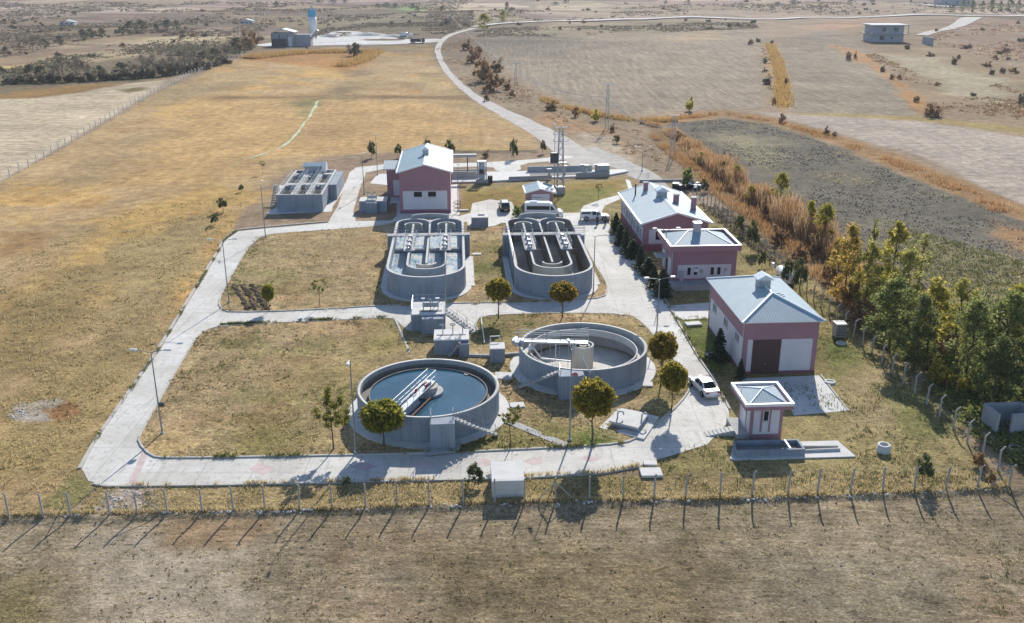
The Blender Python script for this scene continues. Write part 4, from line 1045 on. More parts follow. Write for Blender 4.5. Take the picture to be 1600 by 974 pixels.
b = MB(); b.xf = BX; b.bev(6.55, 7.9, -.5, .5, 2.78, 3.2, .05); b.cyl(7.3, .7, 2.75, 3.2, .25, 12); b.cyl(7.5, -.65, 2.75, 3.2, .2, 12); b.tube([(6.9, 0, 3.2), (6.9, 0, 4.0), (7.8, 0, 4.0)], .05, 5); b.build('end_carriage', M['steel'], bo)
b = MB(); b.xf = BX; b.tube([(1.3, .9, 1.1), (4.6, .9, 1.35), (5.4, .9, 2.5), (6.1, .9, 2.7)], .1, 6); b.tube([(3.0, .35, 3), (3.0, .9, 1.2)], .05, 5); b.build('scum_arm', M['trim'], bo)
b = MB(); b.xf = BX; b.tube([(1.3, 1.6, -.3), (6.2, 2.4, -.1)], .07, 5)
for k in range(5): b.tube([(1.6+k, .4, 2.9), (1.6+k, 1.6+.15*k, -.25)], .03, 4)
b.build('scraper', M['steel'], bo)
b = MB(); b.bev(-3.55, -.9, -8.4, -6.55, .1, 2.72, .03); bx_ = b.build('outlet_chamber', M['concwall'], t)
b = MB(); b.lathe([(.26, 2.86), (.34, 2.76), (.26, 2.74)], -1.85, -8.0, 16); b.lathe([(.26, 2.86), (.18, 2.8), (.26, 2.74)], -1.85, -8.0, 16); b.build('lifebuoy', M['orange'], bx_)
b = MB(); rail(b, [(-3.4, -6.7, 2.72), (-3.4, -8.2, 2.72)], .9, .03, 1); b.build('handrail', M['galv'], bx_)
stairs_with_rail(t, (-7.4, -5.2), (-3.6, -7.3), .18, 2.72, .62, 11)
tl = MB(); tl.tube([(-.2, -7.5, 2.7), (-.9, -6.4, 4.1)], .07, 6); tl.build('hose_arm', M['trim'], t)

def ditch(label, u0, v0, water, L=31.4):
    """aeration ditch: oval outer wall, twin lobes behind, inner U wall with guide vanes"""
    t = thing('aeration_tank', label, 'water tank', u0, v0)
    Rw, H = 5.3, 3.35; vf = Rw; vb = L-2.7     # centre of front arc, of the back lobes
    fr = [(Rw*math.cos(a), vf+Rw*math.sin(a)) for a in np.linspace(PI, 2*PI, 33)]
    lob = lambda cx: [(cx+2.65*math.cos(a), vb+2.65*math.sin(a)) for a in np.linspace(0, PI, 17)]
    out = fr+lob(2.65)[:-1]+lob(-2.65)
    w = MB(); w.mat(0).wall(out, .34, -.1, H-.02, True); w.mat(1).wall(out, .36, H-.02, H+.01, True); w.build('tank_wall', [M['concwall'], M['conctop']], t)
    bk = MB(); bk.wall([(-3.0, vb+2.9), (-2.0, vb+3.6), (-.0, vb+4.0), (2.3, vb+3.3), (3.0, vb+2.8)], .3, 0, H+.55); bk.box(-2.95, 2.9, vb+2.35, vb+2.8, 0, 2.6); bk.build('inlet_chamber', M['conc'], t)
    fl = MB(); zf = 1.75 if water else .02
    fl.add([(x*.985, (y-L/2)*.99+L/2, zf) for x, y in out], [tuple(range(len(out)))])
    if water: fl.build('water', M['foam'], t)
    else: fl.build('floor', M['mud'], t)
    if not water:
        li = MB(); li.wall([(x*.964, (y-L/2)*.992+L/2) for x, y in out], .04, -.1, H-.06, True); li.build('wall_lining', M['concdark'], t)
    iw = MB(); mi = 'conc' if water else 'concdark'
    U = [(-2.65, vb-.2)]+[(2.65*math.cos(a), 6.6+2.65*math.sin(a)) for a in np.linspace(PI, 2*PI, 21)]+[(2.65, vb-.2)]
    z0 = 0
    iw.mat(0).wall(U, .26, z0, H-.14); iw.mat(1).wall(U, .28, H-.14, H-.1)
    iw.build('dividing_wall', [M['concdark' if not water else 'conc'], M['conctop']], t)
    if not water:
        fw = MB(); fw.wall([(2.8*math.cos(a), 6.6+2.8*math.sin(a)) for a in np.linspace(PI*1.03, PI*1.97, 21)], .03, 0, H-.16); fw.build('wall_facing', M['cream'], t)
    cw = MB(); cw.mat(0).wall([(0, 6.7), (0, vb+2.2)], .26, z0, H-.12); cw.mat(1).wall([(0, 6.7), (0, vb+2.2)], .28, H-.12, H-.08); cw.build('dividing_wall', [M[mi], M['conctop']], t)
    for cx, cy, a0, a1, rr in ((0, 7.2, PI*1.02, PI*1.98, 1.35), (-2.65, vb-.5, -.05*PI, 1.05*PI, 1.35), (2.65, vb-.5, -.05*PI, 1.05*PI, 1.35)):
        g = MB(); A = [(cx+rr*math.cos(a), cy+rr*math.sin(a)) for a in np.linspace(a0, a1, 15)]
        g.mat(0).wall(A, .22, z0, H-.18); g.mat(1).wall(A, .24, H-.18, H-.14); g.build('guide_vane', [M['cream'], M['conctop']], t)
    yb = 21.0
    b = MB(); b.box(-Rw-1.15, Rw+1.15, yb-.7, yb+.7, H+.012, H+.15); bo = b.build('bridge', M['conc'], t)
    b = MB()
    for y in (yb-.62, yb+.62): rail(b, [(-Rw-1.1, y, H+.15), (Rw+1.1, y, H+.15)], 1.0, .03, 1.5)
    b.build('handrail', M['galv'], bo)
    for s in (-1, 1):
        b = MB(); b.box(s*(Rw+.2)-.0 if s > 0 else -Rw-1.0, Rw+1.0 if s > 0 else -Rw-.2, yb-1.0, yb+1.0, 0, H-.02); b.build('bridge_pier', M['concwall'], t)
    for cx in (-2.65, 2.65):
        m = MB(); m.box(cx-.85, cx+.85, yb-8.6, yb-.71, H-.02, H+.12); mo = m.build('walkway', M['conctop'], t)
        m = MB()
        for x in (cx-.8, cx+.8): rail(m, [(x, yb-8.5, H+.12), (x, yb-.8, H+.12)], 1.0, .028, 1.5)
        m.build('handrail', M['galv'], mo)
        for y in (yb-2.6, yb-5.2, yb-7.6):
            m = MB(); m.bev(cx-.35, cx+.3, y-.45, y+.45, H+.12, H+.75, .08); m.tube([(cx-.1, y-.5, H+.45), (cx-.1, y-1.2, H+.45)], .12, 8); m.build('aerator_motor', M['steel'], mo)
        m = MB()
        for sx in (-1, 1): m.tube([(cx+sx*.2, yb-3.5, 1.9), (cx+sx*2.3, yb-3.5, 1.9)], .1 if not water else .4, 8)
        m.build('rotor', M['steel'], mo)
    b = MB(); rail(b, [(-Rw-.18, yb-1, H+.02), (-Rw-.05, vf+4.0, H+.02)], 1.0, .026, 1.8)
    if not water: b.build('handrail', M['galv'], t)
    lad = MB()
    for s in (0, .45): lad.tube([(-Rw-.24, vf+1.2+s, 0), (-Rw-.24, vf+1.2+s, H+.9)], .03, 5)
    for k in range(9): lad.tube([(-Rw-.24, vf+1.2, .35+k*.36), (-Rw-.24, vf+1.65, .35+k*.36)], .02, 4)
    lad.build('ladder', M['dark'], t)
    ap = MB(); ap.wall([(x*1.09, (y-vf)*1.09+vf) for x, y in fr], 1.0, 0, .2); 
    ap.wall([(Rw+.85, vf+.1), (Rw+.85, yb-1.1)], 1.2, 0, .2); ap.wall([(-Rw-.7, vf+.1), (-Rw-.7, yb-1.1)], .9, 0, .2)
    ap.build('apron', M['conclight'], t)
    return t
ditch('oval concrete aeration tank holding pale foamy water', -4.75, 120.2, True)
ditch('oval concrete aeration tank drained empty with dark floor', 13.0, 119.7, False)

# -- filter block at left
t = thing('filter_basin', 'square concrete filter block with six dark cells and rails on top', 'filter basin', -33.3, 171.0)
X1, Y1, H = 8.3, 22.6, 3.2
b = MB(); ws = .35
for y in (0, Y1-.0): pass
b.mat(0).wall([(ws/2, ws/2), (X1-ws/2, ws/2), (X1-ws/2, Y1-ws/2), (ws/2, Y1-ws/2)], ws, 0, H, True); b.mat(1).wall([(ws/2, ws/2), (X1-ws/2, ws/2), (X1-ws/2, Y1-ws/2), (ws/2, Y1-ws/2)], ws+.04, H, H+.04, True)
b.build('tank_wall', [M['concwall'], M['conctop']], t)
b = MB()
for x in (2.9, 5.6): b.box(x-.42, x+.42, ws+.02, Y1-ws-.02, 1.0, H+.02)
b.box(ws+.02, X1-ws-.02, 8.6, 10.2, 1.0, H-.01); b.box(ws+.02, X1-ws-.02, 18.4, 19.6, 1.0, H-.012)
b.build('gangway', M['conctop'], t)
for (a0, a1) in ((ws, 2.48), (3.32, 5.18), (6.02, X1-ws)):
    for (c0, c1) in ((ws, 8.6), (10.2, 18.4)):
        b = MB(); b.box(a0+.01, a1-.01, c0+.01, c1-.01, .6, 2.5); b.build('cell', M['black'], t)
b = MB()
for x in (.2, 2.55, 3.25, 5.25, 5.95, X1-.2): rail(b, [(x, .3, H+.04), (x, 18.3, H+.04)], 1.0, .026, 2.2)
for y in (.25, 10.1): rail(b, [(.2, y, H+.04), (X1-.2, y, H+.04)], 1.0, .026, 1.5)
b.build('handrail', M['galv'], t)
b = MB(); b.box(X1+.002, X1+1.45, 9.5, 22.3, 0, 2.95); b.build('side_chamber', M['concwall'], t)
for k, (x, y) in enumerate(((1.2, 5), (4.2, 6.5), (4.3, 13), (7, 4.5), (1.3, 14))): b = MB(); b.cyl(x, y, 1.2, H+.6, .07, 8); b.cyl(x, y, H+.6, H+.66, .3, 12); b.build('valve_wheel', M['steel'], t)
b = MB(); b.tube([(3.6, 11, H+.02), (3.6, 11, H+.5), (4.8, 13.5, H+1.3)], .07, 6); b.build('pipe', M['trim'], t)
b = MB(); b.box(2.2, 5.4, 20.2, 22.4, H+.05, H+1.2); b.build('canopy_wall', M['steel'], t)
b = MB(); b.prof_x([(19.9, H+1.2), (19.9, H+1.3), (21.3, H+1.85), (22.7, H+1.3), (22.7, H+1.2)], 1.9, 5.7); b.build('canopy_roof', M['roofx'], t)
b = MB(); b.prof_x([(19.9, H+.1), (19.9, H+1.1), (21.6, H+2.0), (22.7, H+1.2), (22.7, H+.1)], 5.75, 6.5); b.build('white_hood', M['trim'], t)
stairs_with_rail(t, (-1.5, 3.5), (-1.5, 9.0), .05, H, .8, 9)

# -- chambers and boxes
def chamber(label, p0, p1, d, h, mat='concwall', top='conclight', name='concrete_chamber', cat='chamber', cap=.0, z=.08):
    """box with its front base edge between two survey pixels"""
    (ua, va), (ub, vb_) = GP(*p0), GP(*p1); w = ub-ua
    t = thing(name, label, cat, ua, (va+vb_)/2)
    b = MB(); b.bev(0, w, 0, d, 0, h, .02); b.build('chamber_wall', M[mat], t)
    b = MB(); b.bev(-cap, w+cap, -cap, d+cap, h+.003, h+.13, .02); b.build('cover_slab', M[top], t)
    return t, w
t, w = chamber('concrete splitter chamber with valve frames beside the middle road', (643, 519), (696, 519), 4.6, 2.2)
b = MB(); b.bev(1.35, 4.0, -1.15, -.004, 0, 2.1, .03); b.build('side_chamber', M['concwall'], t)
b = MB(); rail(b, [(.1, 4.4, 2.34), (.1, .2, 2.34)], 1.0, .028, 1.4); rail(b, [(.1, 4.45, 2.34), (w-.1, 4.45, 2.34)], 1.0, .028, 1.4); b.build('handrail', M['galv'], t)
b = MB()
for x in (1.5, 2.4, 3.3): b.box(x-.05, x+.05, 1.6, 1.75, 2.34, 3.7)
b.box(1.4, 3.4, 1.55, 1.8, 2.7, 3.3); b.box(1.3, 1.7, 1.5, 1.85, 3.7, 3.85); b.box(3.0, 3.5, 1.5, 1.85, 3.7, 3.85); b.build('gate_frame', M['galv'], t)
b = MB(); b.box(1.0, 3.8, .9, 1.5, 2.336, 2.37); b.build('opening', M['dark'], t)
stairs_with_rail(t, (w+3.6, -1.0), (w+.1, .8), .08, 2.3, .9, 10)
t, w = chamber('concrete valve chamber with three hand wheels on its flat top', (679, 556), (733, 558), 3.3, 1.95, cap=.05)
b = MB(); b.bev(w*.72, w+.02, -.7, -.06, 0, 1.75, .02); b.build('side_chamber', M['concwall'], t)
for k in range(3):
    b = MB(); x = 1.0+k*1.15; b.tube([(x, 1.9, 2.08), (x, 1.9, 3.15)], .06, 8)
    b.lathe([(.34, 3.16), (.38, 3.2), (.34, 3.24), (.3, 3.2), (.34, 3.16)], x, 1.9, 16); b.tube([(x-.33, 1.9, 3.2), (x+.33, 1.9, 3.2)], .025, 4); b.tube([(x, 1.57, 3.2), (x, 2.23, 3.2)], .025, 4)
    b.build('hand_wheel', M['steel'], t)
b = MB(); b.box(.3, w-.35, 1.35, 1.55, 2.083, 2.13); b.build('opening', M['dark'], t)
stairs_with_rail(t, (1.6, -.6), (3.0, -.35), .3, 1.9, .6, 6)
t, w = chamber('plain square concrete box between the two round tanks', (766, 569), (789, 569), 1.9, 1.75, cap=.03)
b = MB(); b.tube([(.1, 1.9, 1.9), (.1, 2.2, 2.5), (1.2, 2.3, 2.5), (1.2, 2.1, 2.2)], .07, 6); b.build('pipe_bend', M['trim'], t)
t, w = chamber('low grey concrete box standing between the two aeration tanks', (737, 356), (763, 356), 3.0, 1.7, cap=.03)
b = MB(); b.bev(1.2, 2.3, 1.4, 2.3, 1.835, 2.05, .03); b.build('hatch', M['conclight'], t)
t, w = chamber('big pale concrete box by the front road and fence', (769, 780), (819, 776), 3.4, 1.5, 'conclight', 'conclight', cap=.02)
t, w = chamber('grey concrete chamber with valve frame left of the tall pink building', (562, 332), (605, 332), 3.4, 2.0)
b = MB(); b.bev(1.3, 3.3, -.9, -.004, 0, 1.95, .03); b.build('side_chamber', M['concwall'], t)
b = MB()
for x in (1.5, 2.3, 3.1): b.box(x-.05, x+.05, 1.2, 1.35, 2.13, 3.4)
b.box(1.4, 3.2, 1.15, 1.4, 2.3, 2.9); b.lathe([(.3, 3.4), (.34, 3.44), (.3, 3.48)], 1.7, 1.28, 12); b.lathe([(.3, 3.4), (.34, 3.44), (.3, 3.48)], 2.8, 1.28, 12); b.build('gate_frame', M['galv'], t)
b = MB(); b.tube([(3.6, 3.0, 2.13), (3.6, 3.0, 3.1), (5.6, 2.4, 3.0), (5.6, 2.4, 1.4)], .04, 5); b.build('handrail', M['galv'], t)
t = thing('scum_pit', 'flat concrete pit with raised white lid and two gooseneck vents', 'pit', *GP(938, 672))
b = MB(); q = [GP(*p) for p in [(936, 671), (1006, 689), (1030, 654), (966, 641)]]; o = GP(938, 672); q = [(a-o[0], c-o[1]) for a, c in q]; b.prism(q, 0, .2); b.build('base_slab', M['conclight'], t)
cx, cy = sum(a for a, c in q)/4, sum(c for a, c in q)/4
b = MB(); b.prism([(cx+(a-cx)*.62, cy+(c-cy)*.62) for a, c in q], .2, .5); b.build('chamber_wall', M['concwall'], t)
b = MB(); b.prism([(cx+(a-cx)*.66-.1, cy+(c-cy)*.66+.1) for a, c in q], .502, .72); b.build('lid', M['conclight'], t)
for sx, sy in ((-1.25, .1), (1.05, -.4)):
    b = MB(); b.tube([(cx+sx, cy+sy, .7)]+[(cx+sx+.28-.28*math.cos(a), cy+sy-.05*a, 1.15+.3*math.sin(a)) for a in np.linspace(0, PI*1.05, 9)], .08, 8); b.build('vent_pipe', M['steel'], t, True)
for (pp, s, label) in [((808, 636), (.75, .6), 'small pale inspection slab right of the full round tank'), ((787, 590), (1.0, .9), 'pale inspection slab at the foot of the drained round tank'),
                       ((1005, 603), (1.0, .6), 'pale slab under the trees right of the drained round tank'), ((745, 399), (.7, .5), 'small pale slab in the grass between the aeration tanks'), ((1017, 741), (.95, .75), 'large pale slab in the weeds beside the front road bend'),
                       ((1016, 727), (.6, .4), 'smaller pale slab in the weeds at the road edge'), ((1083, 508), (1.0, .6), 'pale slab in the green strip left of the hall'), ((1114, 556), (.8, .4), 'narrow pale slab under the bush beside the hall'), ((725, 330), (.8, .35), 'short pale slab beside the tall pink building')]:
    u, v = GP(*pp); t = tag(MB().bev(-s[0], s[0], -s[1], s[1], 0, .22, .03).build('inspection_slab', M['conclight']), label, 'slab'); x, y = W(u, v); t.location = (x, y, .05); t.rotation_euler = (0, 0, TH+rnd.uniform(-.15, .15))
# pipe duct path from the front tank to the road
t = tag(MB().wall([(p[0], p[1]) for p in px([(792, 660), (830, 676), (886, 699)])], .9, .05, .2).build('path', M['conc']), kind='structure')
t = tag(MB().wall([(p[0], p[1]) for p in px([(733, 559), (768, 560), (812, 556)])], .35, .05, .45).build('pipe_duct', M['conc']), 'low concrete duct running from the valve chamber to the drained tank', 'duct')
t = tag(MB().tube([(p[0], p[1], z) for p, z in zip(px([(752, 503), (757, 540)]), (.5, .4))], .06, 6).build('pipe', M['trim']), 'thin white pipe lying in the grass by the ball tree', 'pipe')
# cooling unit, white tank behind the hall
t = thing('cooling_unit', 'grey outdoor cooling unit on the grass right of the hall', 'cooling unit', *GP(1305, 529))
b = MB(); b.bev(0, 1.25, 0, 1.25, .12, 1.75, .04); b.build('casing', M['steel'], t)
b = MB(); b.box(.08, 1.17, .08, 1.17, 1.752, 1.77); b.build('fan_grille', M['dark'], t)
b = MB(); b.wall([(.02, .02), (1.23, .02), (1.23, 1.23), (.02, 1.23)], .07, 1.772, 1.83, True); b.build('rim', M['trim'], t)
b = MB(); [b.box(.06, 1.19, -.03, -.002, .3+.2*k, .38+.2*k) for k in range(7)]; b.build('louvre', M['dark'], t)
t = thing('water_tank', 'white cylindrical tank lying on a stand behind the hall', 'tank', *GP(1238, 452))
b = MB(); b.xf = Matrix.Translation((-.5, 2.0, 1.5)) @ Matrix.Rotation(PI/2, 4, 'X'); b.lathe([(0, -2.3), (.55, -2.25), (.78, -2.05), (.78, 2.05), (.55, 2.25), (0, 2.3)], n=24); b.build('tank_body', M['carwhite'], t, True)
for y in (.4, 3.4):
    b = MB(); b.box(-1.2, .2, y-.12, y+.12, 0, .95); b.build('stand', M['dark'], t)
b = MB(); b.tube([(-2.2, 2.5, 0), (-2.2, 2.5, 3.0)], .05, 6); b.cyl(-2.2, 2.5, 2.6, 3.1, .2, 10); b.build('filler_pipe', M['trim'], t)
# concrete block shed outside the fence
t = thing('block_shelter', 'roofless grey concrete shelter outside the fence corner at far right', 'shelter', *GP(1556, 679))
b = MB(); b.wall([(0, 0), (0, 2.5), (3.6, 2.6), (3.6, .3), (1.3, 0)], .25, 0, 2.1); b.build('wall', M['block'], t)
b = MB(); b.box(-1.6, 3.8, -.9, 2.8, -.05, .06); b.build('floor_slab', M['conc'], t)
t = tag(MB().lathe([(.75, 0), (.72, .15), (.5, .15), (.5, .02)], n=20).build('manhole_ring', M['block']), 'dark manhole ring in the shade outside the fence corner', 'manhole'); t.location = (*G(1588, 702), 0)

# -- inlet works
t = thing('inlet_channel', 'long pale concrete inlet channel with penstocks behind the kiosk', 'channel', *GP(770, 286))
(au, av) = GP(770, 286)
def lp(px_, py_): a = GP(px_, py_); return (a[0]-au, a[1]-av)
b = MB(); b.prism([lp(706, 272), lp(976, 267), lp(982, 270), lp(950, 276), lp(852, 280), lp(790, 284), lp(760, 286), lp(706, 287)][::-1], 0, .35); b.build('base_slab', M['conclight'], t)
for p0, p1, w_, h_ in (((824, 271), (925, 269), .5, 1.5), ((706, 281), (748, 280), .4, 1.7), ((795, 283), (862, 280.5), .3, .9), ((900, 278), (952, 276), .5, 1.1), ((706, 276), (760, 274), .3, 1.4)):
    b = MB(); b.wall([lp(*p0), lp(*p1)], w_, .3, h_); b.build('channel_wall', M['conc'], t)
for P_ in ([(708, 276.5), (756, 275.5), (756, 279.5), (708, 280.5)], [(828, 274), (925, 272), (925, 275.5), (828, 278)]):
    b = MB(); b.prism([lp(*p) for p in P_][::-1], .36, .4); b.build('channel_floor', M['concdark'], t)
c = lp(942, 274); b = MB(); b.bev(c[0]-1.4, c[0]+1.3, c[1]-.8, c[1]+.9, .3, 2.3, .05); b.build('drum', M['steel'], t)
for k, (x_, y_) in enumerate(((858, 281), (882, 276), (910, 274), (916, 275), (931, 274))):
    c = lp(x_, y_); b = MB(); b.box(c[0]-.25, c[0]+.25, c[1]-.12, c[1]+.12, .35, 2.1); b.box(c[0]-.5, c[0]+.5, c[1]-.2, c[1]+.2, 2.1, 2.35); b.build('penstock', M['galv'], t)
t = thing('inlet_screen', 'grey steel inlet screen tower with motors right of the tall pink building', 'machine', *GP(753, 286))
b = MB()
for x in (-.9, .9):
    for y in (-.6, .8): b.box(x-.09, x+.09, y-.09, y+.09, 0, 4.6)
b.box(-1.3, 1.3, -1.0, -.4, .1, .9); b.box(-1.0, 1.0, -.7, .9, 4.45, 4.6); b.box(-1.1, 1.1, -.5, .6, 1.9, 2.1); b.build('frame', M['steel'], t)
b = MB(); b.xf = Matrix.Rotation(math.radians(-12), 4, 'X'); b.box(-.65, .65, -.1, .25, .3, 4.2); b.build('screen_rake', M['galv'], t)
b = MB(); b.bev(-.5, .4, -.9, -.2, 2.1, 2.9, .06); b.build('motor', M['dark'], t); b = MB(); b.bev(1.2, 2.2, -.8, .3, .2, 1.6, .06); b.build('control_box', M['dark'], t)
t = thing('conveyor', 'grey raised conveyor duct from the tall pink building to the screen tower', 'conveyor', *GP(708, 284))
b = MB(); b.box(-1.3, 5.0, 2.0, 2.9, 4.7, 5.3); b.build('duct', M['steel'], t)
b = MB(); b.box(3.0, 3.2, 2.3, 2.5, 0, 4.7); b.build('leg', M['dark'], t)
for k, (p0, label) in enumerate((((990, 303), 'thin pale concrete sill running right behind the long pink building'),)):
    u, v = GP(1000, 285); t = tag(MB().box(0, 9, 0, .4, 0, .5).build('low_wall', M['conc']), label, 'wall'); x, y = W(u, v); t.location = (x, y, 0); t.rotation_euler = (0, 0, TH)

# ------------------------------------------------------------------ fences, lamps, poles
def post_mesh(h=2.05, bend=(0, -.32), w=.13):
    b = MB(); a = w/2
    b.box(-a, a, -a, a, -.5, h)
    bx, by = bend; z1 = h+.36
    b.add([(-a, -a, h), (a, -a, h), (a, a, h), (-a, a, h), (bx-a*.8, by-a*.8, z1), (bx+a*.8, by-a*.8, z1), (bx+a*.8, by+a*.8, z1), (bx-a*.8, by+a*.8, z1)],
          [(4, 5, 6, 7), (0, 1, 5, 4), (1, 2, 6, 5), (2, 3, 7, 6), (3, 0, 4, 7)])
    return b
M['post'] = surf('fence_post_concrete', (.44, .42, .385), .9, .25, 2.5)
M['wire'] = flat('fence_wire', (.30, .30, .30), .5, .5)
front_px = [-37, 15, 68, 111, 172, 215, 262, 316, 365, 414, 468, 519, 571, 620, 671, 724, 773, 820, 868, 921, 974, 1022, 1071, 1125, 1175, 1231, 1277, 1329, 1379, 1428, 1478, 1527]
VF = 68.55
f = thing('front_fence', 'long wire fence with bent concrete posts along the ploughed field in front', 'fence', 0, VF)
pm = None; FU = []
for x in front_px+[1577]:
    lo, hi = -60, 60
    for _ in range(40):
        m_ = (lo+hi)/2; X, Y = W(m_, VF)
        if PXY(X, Y, 0)[0] < x: lo = m_
        else: hi = m_
    FU.append(lo)
for i, u in enumerate(FU):
    if pm is None: o = post_mesh().build('post', M['post'], f); pm = o
    else: o = pm.copy(); COL.objects.link(o); o.parent = f
    o.location = (u, 0, 0); o.rotation_euler = (rnd.uniform(-.03, .03), rnd.uniform(-.035, .035), rnd.uniform(-.1, .1)); o.scale = (1, 1, rnd.uniform(.95, 1.05))
def brace(u, du, dv=0):
    b = MB(); b.tube([(u, 0.06, 1.75), (u+du, dv+.06, 0)], .055, 4); b.build('brace', M['post'], f)
brace(FU[5], 1.9); brace(FU[18], 1.6); brace(FU[18], -1.6); brace(FU[-1], -1.8); brace(FU[3], -1.2, 1.2)
b = MB()
for z in (.25, .75, 1.25, 1.75): b.tube([(u, -.07, z) for u in FU], .007, 3)
for z, y in ((2.2, -.17), (2.38, -.32)): b.tube([(u, y, z) for u in FU], .006, 3)
b.build('wire_strand', M['wire'], f)
UR = 47.45
f2 = thing('side_fence', 'wire fence with bent concrete posts along the trees on the right', 'fence', UR, VF)
pm = None; VR = [2.7*k for k in range(1, 46)]
for k, v in enumerate(VR):
    if pm is None: o = post_mesh(2.05, (.34, 0)).build('post', M['post'], f2); pm = o
    else: o = pm.copy(); COL.objects.link(o); o.parent = f2
    o.location = (0, v, 0); o.rotation_euler = (rnd.uniform(-.03, .03), rnd.uniform(-.03, .03), rnd.uniform(-.1, .1))
b = MB()
for z in (.25, .75, 1.25, 1.75): b.tube([(.07, v, z) for v in [0]+VR], .007, 3)
for z, x in ((2.2, .17), (2.38, .33)): b.tube([(x, v, z) for v in [0]+VR], .006, 3)
b.build('wire_strand', M['wire'], f2)
# far fence along the left edge of the dry field
P = resample(px([(0, 286), (45, 262), (92, 235), (150, 200), (205, 166), (258, 138), (300, 117), (345, 100), (384, 86)]), 5.2)[:98]
f3 = thing_w('field_fence', 'pale posted wire fence between the stubble and the dry grass field at left', 'fence', *P[0])
pm = None
b0 = MB()
for i, (x, y) in enumerate(P):
    if pm is None: o = post_mesh(1.9, (-.2, 0), .2).build('post', M['conclight'], f3); pm = o
    else: o = pm.copy(); COL.objects.link(o); o.parent = f3
    o.location = (x-P[0][0], y-P[0][1], gzs(x, y)-f3.location.z)
for z in (.5, 1.0, 1.6): b0.tube([(x-P[0][0], y-P[0][1], gzs(x, y)-f3.location.z+z) for x, y in P], .012, 3)
b0.build('wire_strand', M['wire'], f3)

def lamp(label, base, top, kind, ang=0.0):
    X, Y = G(*base); h = HT(base[0], base[1], top)
    t = thing_w('street_lamp', label, 'street lamp', X, Y, ang, 'street lamps along the plant roads', z=.05)
    b = MB(); b.tube([(0, 0, 0), (0, 0, h)], .085, 8, .05); b.build('lamp_post', M['pole'], t)
    b = MB(); b.bev(-.17, .17, -.17, .17, 0, .25, .03); b.build('base_plate', M['conc'], t)
    for s in ((-1, 1) if kind == 'twin' else (1,)):
        b = MB(); b.tube([(0, 0, h-.1), (s*.4, 0, h+.06), (s*1.35, 0, h+.18)], .035, 5); a = b.build('lamp_arm', M['pole'], t)
        b = MB(); b.bev(min(s*1.3, s*1.95), max(s*1.3, s*1.95), -.14, .14, h+.14, h+.32, .05); b.build('lamp_head', M['lampw'], a)
    return t
lamp('twin arm street lamp at the left road, the nearer one', (254, 680), 551, 'twin')
lamp('twin arm street lamp at the left road junction, farther back', (358, 474), 377, 'twin', .1)
lamp('single arm street lamp by the top left road corner', (415, 372), 289, 'single', 1.7)
lamp('single head street lamp left of the full round tank', (556, 710), 562, 'single', -1.5)
lamp('single head street lamp right of the drained round tank front', (890, 690), 547, 'single', 1.7)
lamp('twin arm street lamp right of the drained oval tank', (927, 460), 370, 'twin')
lamp('twin arm street lamp by the right hand road below the parapet building', (1026, 522), 437, 'twin', .15)
lamp('twin arm street lamp in front of the parapet building', (1036, 453), 360, 'twin', .1)
lamp('single street lamp beside the splitter chamber', (697, 488), 383, 'single', 1.6)
lamp('thin lamp post left of the tall pink building', (569, 304), 244, 'single', 1.5)
lamp('thin lamp post farther behind the tall pink building', (590, 274), 214, 'single', 1.5)
lamp('thin lamp post right of the tall pink building', (716, 331), 262, 'single', 1.5)
lamp('twin headed street lamp behind the long pink building', (1003, 268), 231, 'twin')
lamp('tall lamp post standing beside the lattice transformer pylon', (866, 292), 198, 'single', 1.6)
for (pp, w, lab) in [((246, 600), .3, 0)]:
    X, Y = G(254, 680); t = tag(MB().bev(.1, .55, -.15, .15, 3.0, 3.4, .03).build('lamp_cabinet', M['dark']), 'small dark box fixed on the near left lamp post', 'box'); t.location = (X, Y, .05)

# lattice pylon with its transformer
def lattice(label, base, top, w0, w1, group=None, arms=(1.0,), tank=False):
    X, Y = G(*base); h = HT(base[0], base[1], top)
    t = thing_w('power_pylon', label, 'pylon', X, Y, .1, group)
    b = MB()
    def at(z): return w0+(w1-w0)*z/h
    for sx in (-1, 1):
        for sy in (-1, 1): b.tube([(sx*w0/2, sy*w0/2, 0), (sx*w1/2, sy*w1/2, h)], .085 if tank else .05, 4)
    n = int(h/1.1)
    for k in range(n):
        z0, z1 = h*k/n, h*(k+1)/n; a, c = at(z0)/2, at(z1)/2; s = 1 if k % 2 else -1
        for sy in (-1, 1): b.tube([(-s*a, sy*a, z0), (s*c, sy*c, z1)], .05 if tank else .025, 4)
        for sx in (-1, 1): b.tube([(sx*a, -s*a, z0), (sx*c, s*c, z1)], .05 if tank else .025, 4)
    b.build('lattice_mast', M['steel'], t)
    for q in arms:
        z = h*q; b = MB(); b.box(-1.5, 1.5, -.07, .07, z-.15, z); o = b.build('cross_arm', M['steel'], t)
        for x in (-1.4, 0, 1.4):
            b = MB(); b.cyl(x, 0, z, z+.35, .09, 8); b.build('insulator', M['conclight'], o)
    if tank:
        b = MB(); b.bev(-2.0, -.5, -.6, .6, h*.48, h*.48+1.9, .1); b.build('transformer', M['dark'], t)
        b = MB(); b.bev(-.9, .9, -.9, .9, 0, 1.5, .05); b.build('switch_cabinet', M['steel'], t)
        b = MB(); b.box(-2.2, 1.2, -.8, .8, h*.48-.15, h*.48-.01); b.build('platform', M['steel'], t)
    return t, X, Y, h
lattice('steel lattice pylon carrying a transformer beside the small pink kiosk', (875, 303), 199, 1.3, .7, None, (.8, .9, 1.0), True)
PL = []
